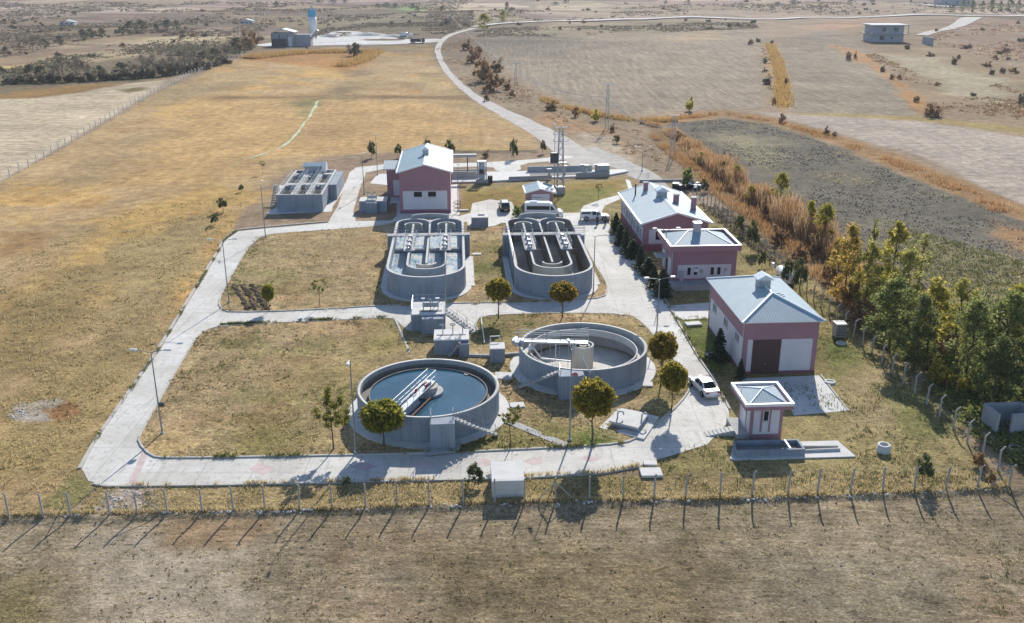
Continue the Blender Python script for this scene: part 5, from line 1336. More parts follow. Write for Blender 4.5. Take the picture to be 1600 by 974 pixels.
for base, top, lab in (((806, 141), 99, 'grey lattice power pole at the edge of the big pale field, farthest along the track'), ((948, 203), 132, 'grey lattice power pole in the middle of the line beside the track'), ((1050, 246), 180, 'grey lattice power pole nearest the orange reed ditch')):
    t, X, Y, h = lattice(lab, base, top, 1.0, .5, 'power poles along the track', (1.0,)); PL.append((X, Y, h))
def cable(a, b, sag, r=.05):
    return [(a[0]+(b[0]-a[0])*s, a[1]+(b[1]-a[1])*s, a[2]+(b[2]-a[2])*s-sag*4*s*(1-s)) for s in np.linspace(0, 1, 15)]
k0 = (*G(703, 40), 12); pts = [k0]+PL
for i, (a, b_) in enumerate(zip(pts, pts[1:])):
    m = MB(); m.tube(cable((a[0], a[1], a[2]*.75+gzs(a[0], a[1])), (b_[0], b_[1], b_[2]*.72+gzs(b_[0], b_[1])), 2.4), .09, 5)
    tag(m.build('power_cable', M['conclight']), ['thick pale sagging cable over the brown bushes by the track bend', 'thick pale sagging cable above the verge of the big pale field', 'thick pale sagging cable over the start of the orange reeds'][i], 'cable')
t = thing_w('power_pole', 'slim power pole at the track bend below the far green trees', 'pole', *G(703, 52)); b = MB(); b.tube([(0, 0, 0), (0, 0, 13)], .16, 6, .1); b.build('shaft', M['conc'], t); b = MB(); b.box(-1.2, 1.2, -.08, .08, 12.4, 12.6); b.build('cross_arm', M['steel'], t)

# ------------------------------------------------------------------ vehicles (x forward, y left, metres)
def extr(bm, poly, hw):
    n = len(poly); vs = []
    for s in (-1, 1): vs += [(x, s*hw(x, z), z) for x, z in poly]
    # side faces as fans round the middle so that they follow the tumblehome
    cx = sum(p[0] for p in poly)/n; cz = sum(p[1] for p in poly)/n
    vs += [(cx, -hw(cx, cz), cz), (cx, hw(cx, cz), cz)]
    fs = [(i, (i+1) % n, n+(i+1) % n, n+i) for i in range(n)]
    fs += [((i+1) % n, i, 2*n) for i in range(n)]+[(n+i, n+(i+1) % n, 2*n+1) for i in range(n)]
    bm.add(vs, fs)
def wheel(t, x, y, r, w=.22):
    b = MB(); b.xf = Matrix.Translation((x, y, r)) @ Matrix.Rotation(PI/2, 4, 'X')
    b.lathe([(r*.6, -w/2), (r*.93, -w/2), (r, -w*.35), (r, w*.35), (r*.93, w/2), (r*.6, w/2)], n=20)
    o = b.build('tyre', M['black'], t, True)
    b = MB(); b.xf = Matrix.Translation((x, y, r)) @ Matrix.Rotation(PI/2, 4, 'X'); b.cyl(0, 0, -w*.42, w*.42, r*.62, 16); b.build('rim', M['rim'], o)
def car(name, label, cat, base, ang, paint, body, cabin, hw, cab_hw, glass, wheels, r, lights, extra=None):
    X, Y = base; t = thing_w(name, label, cat, X, Y, ang, z=.04)
    b = MB(); extr(b, body, hw); bo = b.build('body', M[paint], t)
    md = bo.modifiers.new('b', 'BEVEL'); md.width = .05; md.segments = 2; md.limit_method = 'ANGLE'
    b = MB(); extr(b, cabin, cab_hw); c = b.build('cabin', M[paint], t)
    md = c.modifiers.new('b', 'BEVEL'); md.width = .06; md.segments = 2; md.limit_method = 'ANGLE'
    for nm, quad in glass:
        g = MB()
        if nm == 'side_window':
            for s in (-1, 1):
                P = [(x, s*(cab_hw(x, z)+.012), z) for x, z in quad]; P2 = [(x, s*(cab_hw(x, z)-.03), z) for x, z in quad]
                n = len(P); g = MB(); g.add(P+P2, [tuple(range(n)), tuple(range(2*n-1, n-1, -1))]+[(i, n+i, n+(i+1) % n, (i+1) % n) for i in range(n)]); g.build(nm, M['glass'], c)
        else:
            (x0, z0), (x1, z1) = quad; nx, nz = (z1-z0), -(x1-x0); L = math.hypot(nx, nz); sg = 1 if nm == 'windscreen' else -1
            ox, oz = nx/L*.014*1, nz/L*.014
            if (nx*sg) < 0: ox, oz = -ox, -oz
            if oz < 0: ox, oz = -ox, -oz
            w0, w1 = cab_hw(x0, z0)-.07, cab_hw(x1, z1)-.09
            F_ = [(x0+ox, -w0, z0+oz), (x0+ox, w0, z0+oz), (x1+ox, w1, z1+oz), (x1+ox, -w1, z1+oz)]; B_ = [(p[0]-ox*3, p[1], p[2]-oz*3) for p in F_]
            g.add(F_+B_, [(0, 1, 2, 3), (7, 6, 5, 4), (0, 4, 5, 1), (1, 5, 6, 2), (2, 6, 7, 3), (3, 7, 4, 0)]); g.build(nm, M['glass'], c)
    for x in wheels:
        for s in (-1, 1): wheel(t, x, s*(hw(x, r)-.09), r)
    xf, xr, zl, y = lights
    for s in (-1, 1):
        b = MB(); b.bev(xf-.12, xf+.02, s*y-.17, s*y+.17, zl-.08, zl+.1, .03); b.build('headlight', M['lampw'], t)
        b = MB(); b.bev(xr-.02, xr+.1, s*y-.17, s*y+.17, zl-.02, zl+.16, .03); b.build('tail_light', M['red'], t)
        xm = cabin[0][0] if cabin[0][0] > 0 else max(p[0] for p in cabin)
        b = MB(); yy = s*(hw(0, zl)+.11); b.bev(xm-.35, xm-.2, yy-.09, yy+.09, zl+.22, zl+.38, .02); b.build('mirror', M['black'] if paint != 'carwhite' else M[paint], t)
    for x, d in ((xf+.03, 1), (xr-.03, -1)):
        b = MB(); b.box(min(x, x+.02*d), max(x, x+.02*d), -.26, .26, zl-.32, zl-.2); b.build('number_plate', M['plate'], t)
    for q0, q1 in ((xf-.16, xf+.025), (xr-.025, xr+.16)):
        b = MB(); b.bev(q0, q1, -y-.18, y+.18, .25, .46, .04); b.build('bumper', M['black'] if paint == 'cardark' else M['steel'], t)
    if extra: extra(t, c)
    return t
# sedan
shw = lambda x, z: (.88 if z < .85 else .86)-max(0, abs(x)-1.75)*.22
chw = lambda x, z: .80-max(0, z-.86)*.33
x, y = G(1099, 611)
car('sedan_car', 'white saloon car parked on the road beside the small ball trees', 'car', (x, y), math.radians(104), 'carwhite',
    [(-2.28, .30), (-2.3, .62), (-2.25, .93), (-1.6, 1.0), (1.0, .95), (2.0, .78), (2.25, .62), (2.25, .28)],
    [(1.05, .90), (.3, 1.42), (-.2, 1.47), (-.9, 1.42), (-1.75, .94)], shw, chw,
    [('windscreen', ((1.0, .93), (.34, 1.39))), ('rear_window', ((-1.7, .97), (-.96, 1.39))), ('side_window', [(.75, .97), (.28, 1.33), (-.28, 1.37), (-.28, .97)]), ('side_window', [(-.36, .97), (-.36, 1.37), (-.85, 1.33), (-1.35, .99)])],
    (-1.38, 1.36), .32, (2.25, -2.3, .66, .62))
# pickup
phw = lambda x, z: .93-max(0, abs(x)-2.2)*.2
pch = lambda x, z: .86-max(0, z-1.1)*.22
def canopy(t, c):
    b = MB(); extr(b, [(-.62, 1.08), (-.62, 1.80), (-2.5, 1.76), (-2.58, 1.08)], lambda x, z: .88-max(0, z-1.1)*.16); k = b.build('canopy', M['carwhite'], t)
    md = k.modifiers.new('b', 'BEVEL'); md.width = .06; md.segments = 2; md.limit_method = 'ANGLE'
    for s in (-1, 1):
        P = [(-.8, 1.3), (-.8, 1.66), (-2.4, 1.62), (-2.45, 1.3)]; F_ = [(x, s*(.895-max(0, z-1.1)*.16), z) for x, z in P]; B_ = [(x, s*(.86-max(0, z-1.1)*.16), z) for x, z in P]
        b = MB(); b.add(F_+B_, [(0, 1, 2, 3), (7, 6, 5, 4), (0, 4, 5, 1), (1, 5, 6, 2), (2, 6, 7, 3), (3, 7, 4, 0)]); b.build('canopy_window', M['glass'], k)
    for x in (-1.55, 1.62):
        for s in (-1, 1):
            b = MB(); b.xf = Matrix.Translation((x, s*.925, .40)) @ Matrix.Rotation(PI/2, 4, 'X'); b.lathe([(.47, -.03), (.52, -.03), (.52, .03), (.47, .03)], n=14, a0=0, a1=PI); b.build('wheel_arch', M['black'], t)
    b = MB(); b.box(-1.1, 1.2, -.98, -.9, .34, .4); b.build('side_step', M['black'], t); b = MB(); b.box(-1.1, 1.2, .9, .98, .34, .4); b.build('side_step', M['black'], t)
x, y = G(930, 346.5)
car('pickup_truck', 'white double cab pickup with hard canopy beside the conifers', 'pickup', (x, y+.9), math.radians(-1), 'carwhite',
    [(-2.6, .48), (-2.62, 1.1), (1.05, 1.12), (2.1, 1.02), (2.55, .85), (2.58, .42), (1.2, .40), (-1.1, .40)],
    [(1.15, 1.08), (.55, 1.72), (.1, 1.80), (-.55, 1.80), (-.6, 1.08)], phw, pch,
    [('windscreen', ((1.12, 1.12), (.58, 1.69))), ('side_window', [(.95, 1.16), (.52, 1.64), (.3, 1.68), (.3, 1.16)]), ('side_window', [(.2, 1.16), (.2, 1.70), (-.5, 1.70), (-.52, 1.16)])],
    (-1.55, 1.62), .40, (2.55, -2.62, .86, .66), canopy)
# minibus
vhw = lambda x, z: .99-max(0, z-1.2)*.07-max(0, x-2.6)*.16
def bus_extra(t, c):
    b = MB(); b.bev(-2.6, -1.2, -.5, .5, 2.73, 2.86, .05); b.build('roof_unit', M['carwhite'], t)
    b = MB(); b.box(-3.0, 2.0, -1.003, -.97, .62, .70); b.build('trim_strip', M['steel'], t)
x, y = G(850, 341)
car('minibus', 'white high roofed minibus parked in front of the small pink kiosk', 'van', (x, y+1.0), math.radians(-1), 'carwhite',
    [(-3.45, .42), (-3.5, 1.35), (2.2, 1.38), (3.1, 1.16), (3.45, .85), (3.45, .38), (-1, .36)],
    [(2.55, 1.30), (1.45, 2.45), (.9, 2.70), (-3.2, 2.72), (-3.46, 2.5), (-3.5, 1.3)], vhw, lambda x, z: .985-max(0, z-1.2)*.085,
    [('windscreen', ((2.5, 1.36), (1.5, 2.38))), ('rear_window', ((-3.505, 1.5), (-3.475, 2.3))), ('side_window', [(1.0, 1.45), (1.0, 2.15), (-3.1, 2.15), (-3.1, 1.45)]), ('side_window', [(2.0, 1.42), (1.45, 2.08), (1.15, 2.12), (1.15, 1.42)])],
    (-2.2, 2.35), .36, (3.45, -3.5, .9, .75), bus_extra)
# dark utility car
uhw = lambda x, z: .86-max(0, abs(x)-1.8)*.2
def suv_extra(t, c):
    b = MB(); b.bev(-1.95, .35, -.68, .68, 1.80, 1.86, .03); b.build('roof_reflection', M['carwhite'], t)  # white panel paints the bright reflection onto the dark roof
    for s in (-.6, .6):
        b = MB(); b.tube([(-1.8, s, 1.92), (.2, s, 1.92)], .025, 5); b.build('roof_rail', M['dark'], t)
x, y = G(788, 331)
car('utility_car', 'dark small utility car with a bright reflection painted on its roof standing on the gravel', 'car', (x, y+1.2), math.radians(97), 'cardark',
    [(-2.1, .38), (-2.14, 1.02), (1.0, 1.06), (1.9, .92), (2.1, .72), (2.1, .34)],
    [(1.15, 1.02), (.45, 1.70), (.1, 1.79), (-1.9, 1.78), (-2.1, 1.02)], uhw, lambda x, z: .82-max(0, z-1.05)*.2,
    [('windscreen', ((1.1, 1.07), (.5, 1.66))), ('rear_window', ((-2.07, 1.12), (-1.94, 1.66))), ('side_window', [(.85, 1.1), (.42, 1.62), (-.4, 1.66), (-.4, 1.1)]), ('side_window', [(-.5, 1.1), (-.5, 1.66), (-1.8, 1.64), (-1.92, 1.1)])],
    (-1.3, 1.3), .34, (2.1, -2.14, .78, .6), suv_extra)

# people beside the pickup
def person(label, base, ang, jacket, trousers, lean=0.0, arm=.25):
    X, Y = G(*base); t = thing_w('person', label, 'person', X, Y, ang, z=.035)
    V = [(0, 0, .96), (0, .02, 1.2), (0, .03, 1.42), (0, .035, 1.53), (0, .05, 1.66), (0, .06, 1.75),
         (.10, 0, .90), (.12, .03, .50), (.12, -.02, .09), (.12, .14, .04), (-.10, 0, .90), (-.12, -.02, .50), (-.13, -.1, .09), (-.13, .06, .04),
         (.19, .02, 1.40), (.25, .03, 1.14), (.24, arm, .92), (.235, arm+.07, .84), (-.19, .02, 1.40), (-.25, .0, 1.14), (-.25, .12, .92), (-.245, .17, .84)]
    E = [(0, 1), (1, 2), (2, 3), (3, 4), (4, 5), (0, 6), (6, 7), (7, 8), (8, 9), (0, 10), (10, 11), (11, 12), (12, 13), (2, 14), (14, 15), (15, 16), (16, 17), (2, 18), (18, 19), (19, 20), (20, 21)]
    R = [.14, .145, .15, .06, .10, .085, .09, .062, .045, .04, .09, .062, .045, .04, .075, .052, .042, .034, .075, .052, .042, .034]
    def skin(name, idx, grow, mat, parent):
        mp = {i: k for k, i in enumerate(idx)}
        me = bpy.data.meshes.new(name); me.from_pydata([V[i] for i in idx], [(mp[a], mp[b_]) for a, b_ in E if a in mp and b_ in mp], [])
        me.materials.append(M[mat]); o = ob(name, me, parent)
        m1 = o.modifiers.new('s', 'SKIN'); m1.use_smooth_shade = True
        for k, i in enumerate(idx): me.skin_vertices[0].data[k].radius = ((R[i]+grow)*1.0, (R[i]+grow)*(.78 if i in (0, 1, 2) else 1.0))
        me.skin_vertices[0].data[0].use_root = True
        m2 = o.modifiers.new('d', 'SUBSURF'); m2.levels = 1; m2.render_levels = 2
        return o
    skin('body', list(range(22)), 0, 'skin', t)
    skin('jacket', [0, 1, 2, 14, 15, 16, 18, 19, 20], .018, jacket, t)
    skin('trousers', [0, 6, 7, 8, 10, 11, 12], .014, trousers, t)
    h = MB(); h.lathe([(0, 1.81), (.07, 1.795), (.105, 1.74), (.108, 1.68)], 0, .04, 12); h.build('hair', M['black'], t, True)
    s = MB(); s.bev(.07, .17, -.08, .2, 0, .1, .03); s.build('shoe', M['black'], t); s = MB(); s.bev(-.18, -.08, -.16, .12, 0, .1, .03); s.build('shoe', M['black'], t)
    s = MB(); s.add([(-.02, .15, 1.66), (.02, .15, 1.66), (0, .185, 1.655), (0, .15, 1.70)], [(0, 1, 2), (1, 3, 2), (3, 0, 2), (0, 3, 1)]); s.build('nose', M['skin'], t)
    return t
M['cloth_green'] = flat('dark_green_cloth', (.018, .045, .04), .9); M['cloth_navy'] = flat('dark_navy_cloth', (.02, .024, .04), .9); M['cloth_maroon'] = flat('maroon_cloth', (.12, .035, .035), .9)
person('person in dark green clothes standing beside the pickup door', (933, 352.5), .3, 'cloth_green', 'cloth_navy')
person('person in dark navy clothes standing by the pickup front wheel', (945.5, 352.5), -1.2, 'cloth_navy', 'cloth_navy')
person('person in a maroon top standing by the pickup bonnet', (956, 354), 1.4, 'cloth_maroon', 'cloth_navy', 0, .3)
# ------------------------------------------------------------------ distant works
bx0 = G(460, 68)
t = thing_w('cement_silo', 'tall white cement silo with bright blue top behind the dry field', 'silo', *G(490, 60)); zb = gzs(*G(490, 60))
Hs = HT(490, 60, 12)
b = MB(); b.cyl(0, 0, 4, Hs*.72, 2.6, 24); b.build('shell', M['silow'], t, True); b = MB(); b.cyl(0, 0, Hs*.72+.01, Hs-1, 2.62, 24); b.build('blue_band', M['bluemetal'], t)
b = MB(); b.cyl(0, 0, 1.0, 3.99, .6, 20, 2.6); b.build('cone', M['silow'], t)
b = MB(); b.lathe([(2.4, Hs-1), (2.4, Hs), (2.3, Hs), (2.3, Hs-1)], n=20); b.cyl(0, 0, Hs-1, Hs+1.6, .5, 8); b.build('top_rail', M['steel'], t)
for a in range(4):
    b = MB(); c, s = 2.3*math.cos(a*PI/2+.8), 2.3*math.sin(a*PI/2+.8); b.tube([(c, s, -1), (c, s, 4.6)], .2, 6); b.build('leg', M['dark'], t)
t = thing_w('batching_plant', 'dark cluttered concrete batching works left of the blue topped silo', 'industrial plant', *G(425, 73))
b = MB(); b.box(0, 13, 0, 10, -1, 7.5); b.build('wall', M['block'], t)
b = MB(); b.prof_y([(-.5, 7.5), (6.5, 9.8), (13.5, 8.0), (13.5, 7.6), (6.5, 9.2)], -.5, 10.5); b.build('roof', M['steel'], t)
b = MB(); b.box(1, 9, -3.5, -.01, -1, 4.2); b.build('shed', M['dark'], t)
b = MB(); b.bev(9.2, 12, -2.6, -.01, -1, 5.2, .1); b.build('cabin', M['silow'], t)
b = MB(); b.box(13.01, 22, 2, 9, -1, 6.5); b.build('aggregate_bin', M['block'], t)
for k in range(3):
    b = MB(); b.tube([(1+k*4.5, -3.6, -1), (1+k*4.5, -3.6, 7)], .25, 5); b.build('column', M['dark'], t)
b = MB(); b.tube([(20, 3, 2), (27, 1, 9)], .7, 6); b.build('conveyor', M['steel'], t)
def truck(label, p, ang, drum):
    t = thing_w('lorry', label, 'lorry', *G(*p), ang)
    b = MB(); b.bev(2.6, 4.6, -1.2, 1.2, .9, 3.1, .15); b.build('cab', M['carwhite'] if drum else M['dark'], t)
    b = MB(); b.box(-4.2, 2.5, -1.1, 1.1, .8, 1.15); b.build('chassis', M['dark'], t)
    if drum:
        b = MB(); b.xf = Matrix.Translation((-1, 0, 2.3)) @ Matrix.Rotation(PI/2-.2, 4, 'Y'); b.lathe([(0, -3), (.8, -2.9), (1.3, -.8), (1.3, .8), (.9, 2.6), (0, 2.7)], n=16); b.build('mixer_drum', M['silow'], t, True)
    else:
        b = MB(); b.bev(-4.2, 2.3, -1.25, 1.25, 1.16, 2.9, .08); b.build('tipper_body', M['dark'], t)
    b = MB(); b.box(4.58, 4.63, -1.0, 1.0, 2.0, 2.9); b.build('windscreen', M['glass'], t)
    for x in (-3.2, -1.9, 3.4):
        for s in (-1, 1): wheel(t, x, s*1.0, .5, .35)
truck('dark tipper lorry parked on the pale cement yard by the track', (652, 67), 0.05, False)
truck('white lorry with a mixer drum behind the dark tipper lorry', (634, 60), 0.1, True)
for (p, r, h, lab) in [((575, 56), 13, 2.2, 'pale grey sand heap on the cement yard, the left one'), ((615, 58), 10, 1.5, 'low pale gravel heap on the cement yard, the right one'), ((515, 57), 7, 1.5, 'small pale heap close to the foot of the silo')]:
    vs = []; X, Y = G(*p); n = 28
    b = MB(); b.lathe([(r, -.5), (r*.7, h*.35), (r*.35, h*.75), (0, h)], n=n)
    for i, v in enumerate(b.v): b.v[i] = (v[0]*(1+.25*math.sin(i*1.7)), v[1]*.6, v[2]*(1+.15*math.sin(i*2.3)))
    o = b.build('sand_heap', M['yard'], None, True); o.location = (X, Y, gzs(X, Y)); tag(o, lab, 'heap')
# unfinished house and the open shed at top right
X, Y = G(1361, 66); t = thing_w('unfinished_house', 'two storey unfinished grey house with overhanging slabs at top right', 'house', X, Y, .0)
s = (G(1411, 66)[0]-X)
M['bluegrey'] = surf('grey_plastered_block', (.36, .39, .43), .9, .15, .3)
b = MB(); b.box(0, s, 0, s*.75, -2, 4.6); b.box(.3, s-.3, .3, s*.75-.3, 5.0, 9.6); b.build('wall', M['bluegrey'], t)
b = MB(); b.box(-1.6, s+2.2, -1.8, s*.75+1, 4.601, 5.0); b.build('floor_slab', M['conc'], t)
b = MB(); b.box(-1.5, s+2.0, -1.6, s*.75+1, 9.601, 10.2); b.build('roof_slab', M['conclight'], t)
for x in (-1.2, s*.3, s*.7, s+1.8):
    b = MB(); b.box(x-.2, x+.2, -1.5, -1.1, 5.0, 9.6); b.build('column', M['bluegrey'], t)
for (x0, x1, z0, z1) in ((s*.25, s*.38, 1.2, 3.6), (s*.6, s*.66, 1.8, 3.0), (s*.3, s*.42, 6.2, 8.4), (s*.68, s*.8, 6.2, 8.4)):
    b = MB(); b.box(x0, x1, -.06 if z0 < 5 else .24, (.1 if z0 < 5 else .4), z0, z1); b.build('window', M['dark'], t)
X, Y = G(1448, 70); t = thing_w('block_shed', 'low roofless grey block shed right of the unfinished house', 'shed', X, Y, -.12)
s = G(1487, 76)[0]-X; b = MB(); b.wall([(0, 0), (s*.92, -4.5), (s, 4), (0, 9)], .6, -2, 4.3, True); b.build('wall', M['bluegrey'], t)
for q in (.33, .66):
    b = MB(); b.wall([(s*q, -4.5*q+.7), (s*q+1, 6)], .5, -2, 4.1); b.build('partition', M['bluegrey'], t)
for (p, w, d, h, lab, mt) in [((1495, 11), 40, 18, 7, 'long low grey farm building beyond the far right road', 'bluegrey'), ((385, 36), 10, 8, 2.6, 'small pale farm house among the far left fields', 'conclight'), ((104, 37), 12, 8, 2.2, 'small pale flat building far away at upper left', 'conclight')]:
    X, Y = G(p[0], max(p[1], 8)); t = thing_w('farm_building', lab, 'building', X, Y, .05)
    b = MB(); b.box(-w/2, w/2, 0, d, -3, h); b.build('wall', M[mt], t); gable_roof(t, -w/2-.5, w/2+.5, -.5, d+.5, h, 1.6, M['roofx'], False)
    for k in range(3): b = MB(); b.box(-w/3+k*w/3-1, -w/3+k*w/3+1, -.1, -.01, h*.35, h*.7); b.build('window', M['dark'], t)
# pale drain running through the dry grass
M['drain'] = dirt_mat('pale_green_drain_water', (.62, .68, .52), (.34, .42, .20), .25)
ribbon('stream', px([(497, 158), (490, 172), (478, 190), (462, 212), (445, 228), (420, 239), (395, 246), (368, 254)]), [.8, 1.0, .8, .7, .7, .6, .4], M['drain'], .06, 2, .35, 5, 2)

# ------------------------------------------------------------------ vegetation
def quads_from(C, size, rng, flat=0.0, aspect=.6, tilt=None):
    """leaf faces: one small quad per centre, turned at random"""
    n = len(C); a = rng.normal(size=(n, 3)); a[:, 2] *= (1-flat); a /= np.linalg.norm(a, axis=1)[:, None]+1e-9
    b = rng.normal(size=(n, 3)); b -= (a*b).sum(1)[:, None]*a; b /= np.linalg.norm(b, axis=1)[:, None]+1e-9
    s = (size*(.6+.8*rng.random(n)))[:, None]
    V = np.stack([C-a*s, C-b*s*aspect, C+a*s, C+b*s*aspect], 1).reshape(-1, 3)
    return V, np.arange(4*n).reshape(-1, 4)
def clump_points(centres, radii, n, rng, shell=.55):
    """points through the volume of a set of clumps, denser towards their skins"""
    k = rng.integers(0, len(centres), n); d = rng.normal(size=(n, 3)); d /= np.linalg.norm(d, axis=1)[:, None]
    r = (shell+(1-shell)*rng.random(n))*(.75+.35*rng.random(n))
    return centres[k]+d*(radii[k]*r)[:, None]
def crown_mesh(name, mat, n, size, rng, kind, H=1.0, Wd=1.0, zc=0.0):
    if kind == 'ball':
        m = 110; d = rng.normal(size=(m, 3)); d /= np.linalg.norm(d, axis=1)[:, None]
        c = d*np.array([Wd*.78, Wd*.78, H*.76])*(.90+.18*rng.random(m))[:, None]*.95; c[:, 2] += zc
        P = clump_points(c, Wd*(.17+.12*rng.random(m)), n, rng, .3)
    elif kind == 'tall':
        m = 46; t = rng.random(m)**.85; ang = rng.random(m)*2*PI; prof = np.sin(np.clip(t*.92+.10, 0, 1)*PI)**.7
        rr = Wd*prof*(.35+.65*rng.random(m)); c = np.stack([rr*np.cos(ang), rr*np.sin(ang), zc+(t-.5)*H*2], 1)
        P = clump_points(c, Wd*(.22+.26*rng.random(m)), n, rng, .1)
    elif kind == 'open':
        m = 26; d = rng.normal(size=(m, 3)); d /= np.linalg.norm(d, axis=1)[:, None]; c = d*np.array([Wd, Wd, H])*(.4+.6*rng.random(m))[:, None]; c[:, 2] += zc
        P = clump_points(c, Wd*(.14+.16*rng.random(m)), n, rng, .0)
    elif kind == 'bush':
        m = 22; d = rng.normal(size=(m, 3)); d[:, 2] = np.abs(d[:, 2]); d /= np.linalg.norm(d, axis=1)[:, None]
        c = d*np.array([Wd, Wd, H])*(.35+.6*rng.random(m))[:, None]; c[:, 2] += zc
        P = clump_points(c, Wd*(.22+.2*rng.random(m)), n, rng, .1); P[:, 2] = np.maximum(P[:, 2], .02)
    elif kind == 'cone':
        P = []; nw = 15
        for w in range(nw):
            t = w/(nw-1); z = zc+t*H*1.96; r = Wd*(1-t)**.85*(.8+.4*rng.random())+.04; nb = int(9-4*t)
            for b in range(nb):
                a = 2*PI*(b+rng.random()*.6)/nb+w; L = r*(.7+.45*rng.random()); q = max(6, int(n/nw/nb)); s = rng.random(q)**.7
                P.append(np.stack([np.cos(a)*L*s+rng.normal(size=q)*L*.10, np.sin(a)*L*s+rng.normal(size=q)*L*.10, z-.22*L*s+.1*L*s*s+rng.normal(size=q)*.05*H*.4], 1))
        P = np.concatenate(P)
    V, F = quads_from(P, size, rng, .2 if kind != 'cone' else .5)
    return np_mesh(name, V, F, mat)
def trunk_mesh(name, mat, h, r, rng, limbs=6, spread=.8, z0=.45, lean=.03):
    b = MB(); n = 7; P = [(lean*h*math.sin(i*1.3)*i/n, lean*h*math.cos(i*1.7)*i/n, h*i/(n-1)) for i in range(n)]
    b.tube(P, r, 7, r*.3)
    for k in range(limbs):
        t = z0+(1-z0)*rng.random(); a = rng.random()*2*PI; z = h*t; L = spread*(.5+.6*rng.random())
        b.tube([(0, 0, z-.05*h), (math.cos(a)*L*.5, math.sin(a)*L*.5, z+L*.35), (math.cos(a)*L, math.sin(a)*L, z+L*.8)], r*.45, 5, r*.12)
    me = bpy.data.meshes.new(name); me.from_pydata(b.v, [], b.f); me.materials.append(mat); me.update(); return me
def twig_mesh(name, mat, h, w, n, rng, th=.05):
    """bare crown: many thin rising twigs"""
    V = []; F = []
    a = rng.random(n)*2*PI; t = rng.random(n); z0 = h*(.10+.5*t); r0 = w*.5*rng.random(n)**.7*(.3+t); L = h*(.12+.5*rng.random(n)**1.5)*(1.15-.6*t); sp = .1+1.0*rng.random(n); L = L*np.clip(1.25-1.1*(r0/w)**2*2, .3, 1.3)*(.6+.8*vnoise(a*3, r0*6, 1.0, 7))
    p0 = np.stack([np.cos(a)*r0, np.sin(a)*r0, z0], 1); a2 = a+rng.normal(size=n)*.6
    d = np.stack([np.cos(a2)*sp, np.sin(a2)*sp, np.ones(n)], 1); d /= np.linalg.norm(d, axis=1)[:, None]; p1 = p0+d*L[:, None]
    s = np.cross(d, rng.normal(size=(n, 3))); s /= np.linalg.norm(s, axis=1)[:, None]; s *= th
    V = np.stack([p0-s, p0+s, p1+s*.3, p1-s*.3], 1).reshape(-1, 3); F = np.arange(4*n).reshape(-1, 4)
    return np_mesh(name, V, F, mat)
L_ = {}
M['clod'] = surf('grey_earth_clod', (.21, .195, .165), 1.0, .3, 3)
L_['ball'] = leaf('globe_tree_leaves', [(0.15, (0.12, 0.12, 0.025)), (0.5, (0.3, 0.26, 0.05)), (0.85, (0.56, 0.42, 0.065))], 0.6)
L_['ballg'] = leaf('green_globe_tree_leaves', [(0.15, (0.1, 0.125, 0.025)), (0.5, (0.26, 0.27, 0.05)), (0.85, (0.52, 0.43, 0.06))], 0.6)
L_['ballo'] = leaf('bronze_globe_tree_leaves', [(0.15, (0.13, 0.11, 0.028)), (0.5, (0.29, 0.22, 0.045)), (0.85, (0.54, 0.37, 0.06))], 0.6)
L_['sparse'] = leaf('thin_yellow_green_leaves', [(0.2, (0.13, 0.156, 0.039)), (0.6, (0.26, 0.247, 0.0585)), (0.9, (0.429, 0.325, 0.065))], 0.5)
L_['willow'] = leaf('olive_willow_leaves', [(0.15, (0.18, 0.2, 0.05)), (0.5, (0.4, 0.38, 0.1)), (0.9, (0.62, 0.54, 0.16))], 0.62)
L_['dark'] = leaf('dark_green_leaves', [(0.15, (0.11, 0.14, 0.05)), (0.5, (0.25, 0.28, 0.09)), (0.9, (0.44, 0.44, 0.15))], 0.6)
L_['yellow'] = leaf('yellow_poplar_leaves', [(0.15, (0.24, 0.23, 0.05)), (0.5, (0.48, 0.42, 0.09)), (0.9, (0.7, 0.58, 0.14))], 0.6)
L_['orange'] = leaf('orange_autumn_leaves', [(0.15, (0.27, 0.2, 0.05)), (0.5, (0.5, 0.36, 0.085)), (0.9, (0.68, 0.5, 0.13))], 0.6)
L_['lime'] = leaf('lime_yellow_leaves', [(0.15, (0.2, 0.21, 0.04)), (0.5, (0.4, 0.36, 0.06)), (0.9, (0.58, 0.48, 0.1))], 0.55)
L_['rust'] = leaf('rusty_bush_leaves', [(0.15, (0.15, 0.09, 0.05)), (0.5, (0.3, 0.19, 0.1)), (0.9, (0.45, 0.3, 0.16))], 0.45)
L_['conifer'] = leaf('dark_conifer_needles', [(0.15, (0.02, 0.04, 0.025)), (0.5, (0.055, 0.085, 0.045)), (0.9, (0.11, 0.145, 0.07))], 0.3)
L_['pine'] = leaf('small_pine_needles', [(0.15, (0.05, 0.075, 0.03)), (0.5, (0.11, 0.135, 0.05)), (0.9, (0.2, 0.21, 0.08))], 0.35)
L_['scrub'] = leaf('dark_scrub_leaves', [(0.15, (0.09, 0.075, 0.05)), (0.5, (0.165, 0.135, 0.09)), (0.9, (0.27, 0.22, 0.145))], 0.35)
L_['greyscrub'] = leaf('grey_green_scrub', [(0.15, (0.0798, 0.0841, 0.0508)), (0.5, (0.145, 0.145, 0.087)), (0.9, (0.2465, 0.2175, 0.1305))], 0.35)
L_['deep'] = leaf('deep_green_leaves', [(0.15, (0.06, 0.085, 0.035)), (0.5, (0.15, 0.185, 0.065)), (0.9, (0.32, 0.33, 0.12))], 0.55)
L_['twig'] = leaf('grey_brown_twigs', [(0.15, (0.117, 0.0975, 0.0754)), (0.5, (0.208, 0.169, 0.13)), (0.9, (0.312, 0.2535, 0.1885))], 0.25, .9)
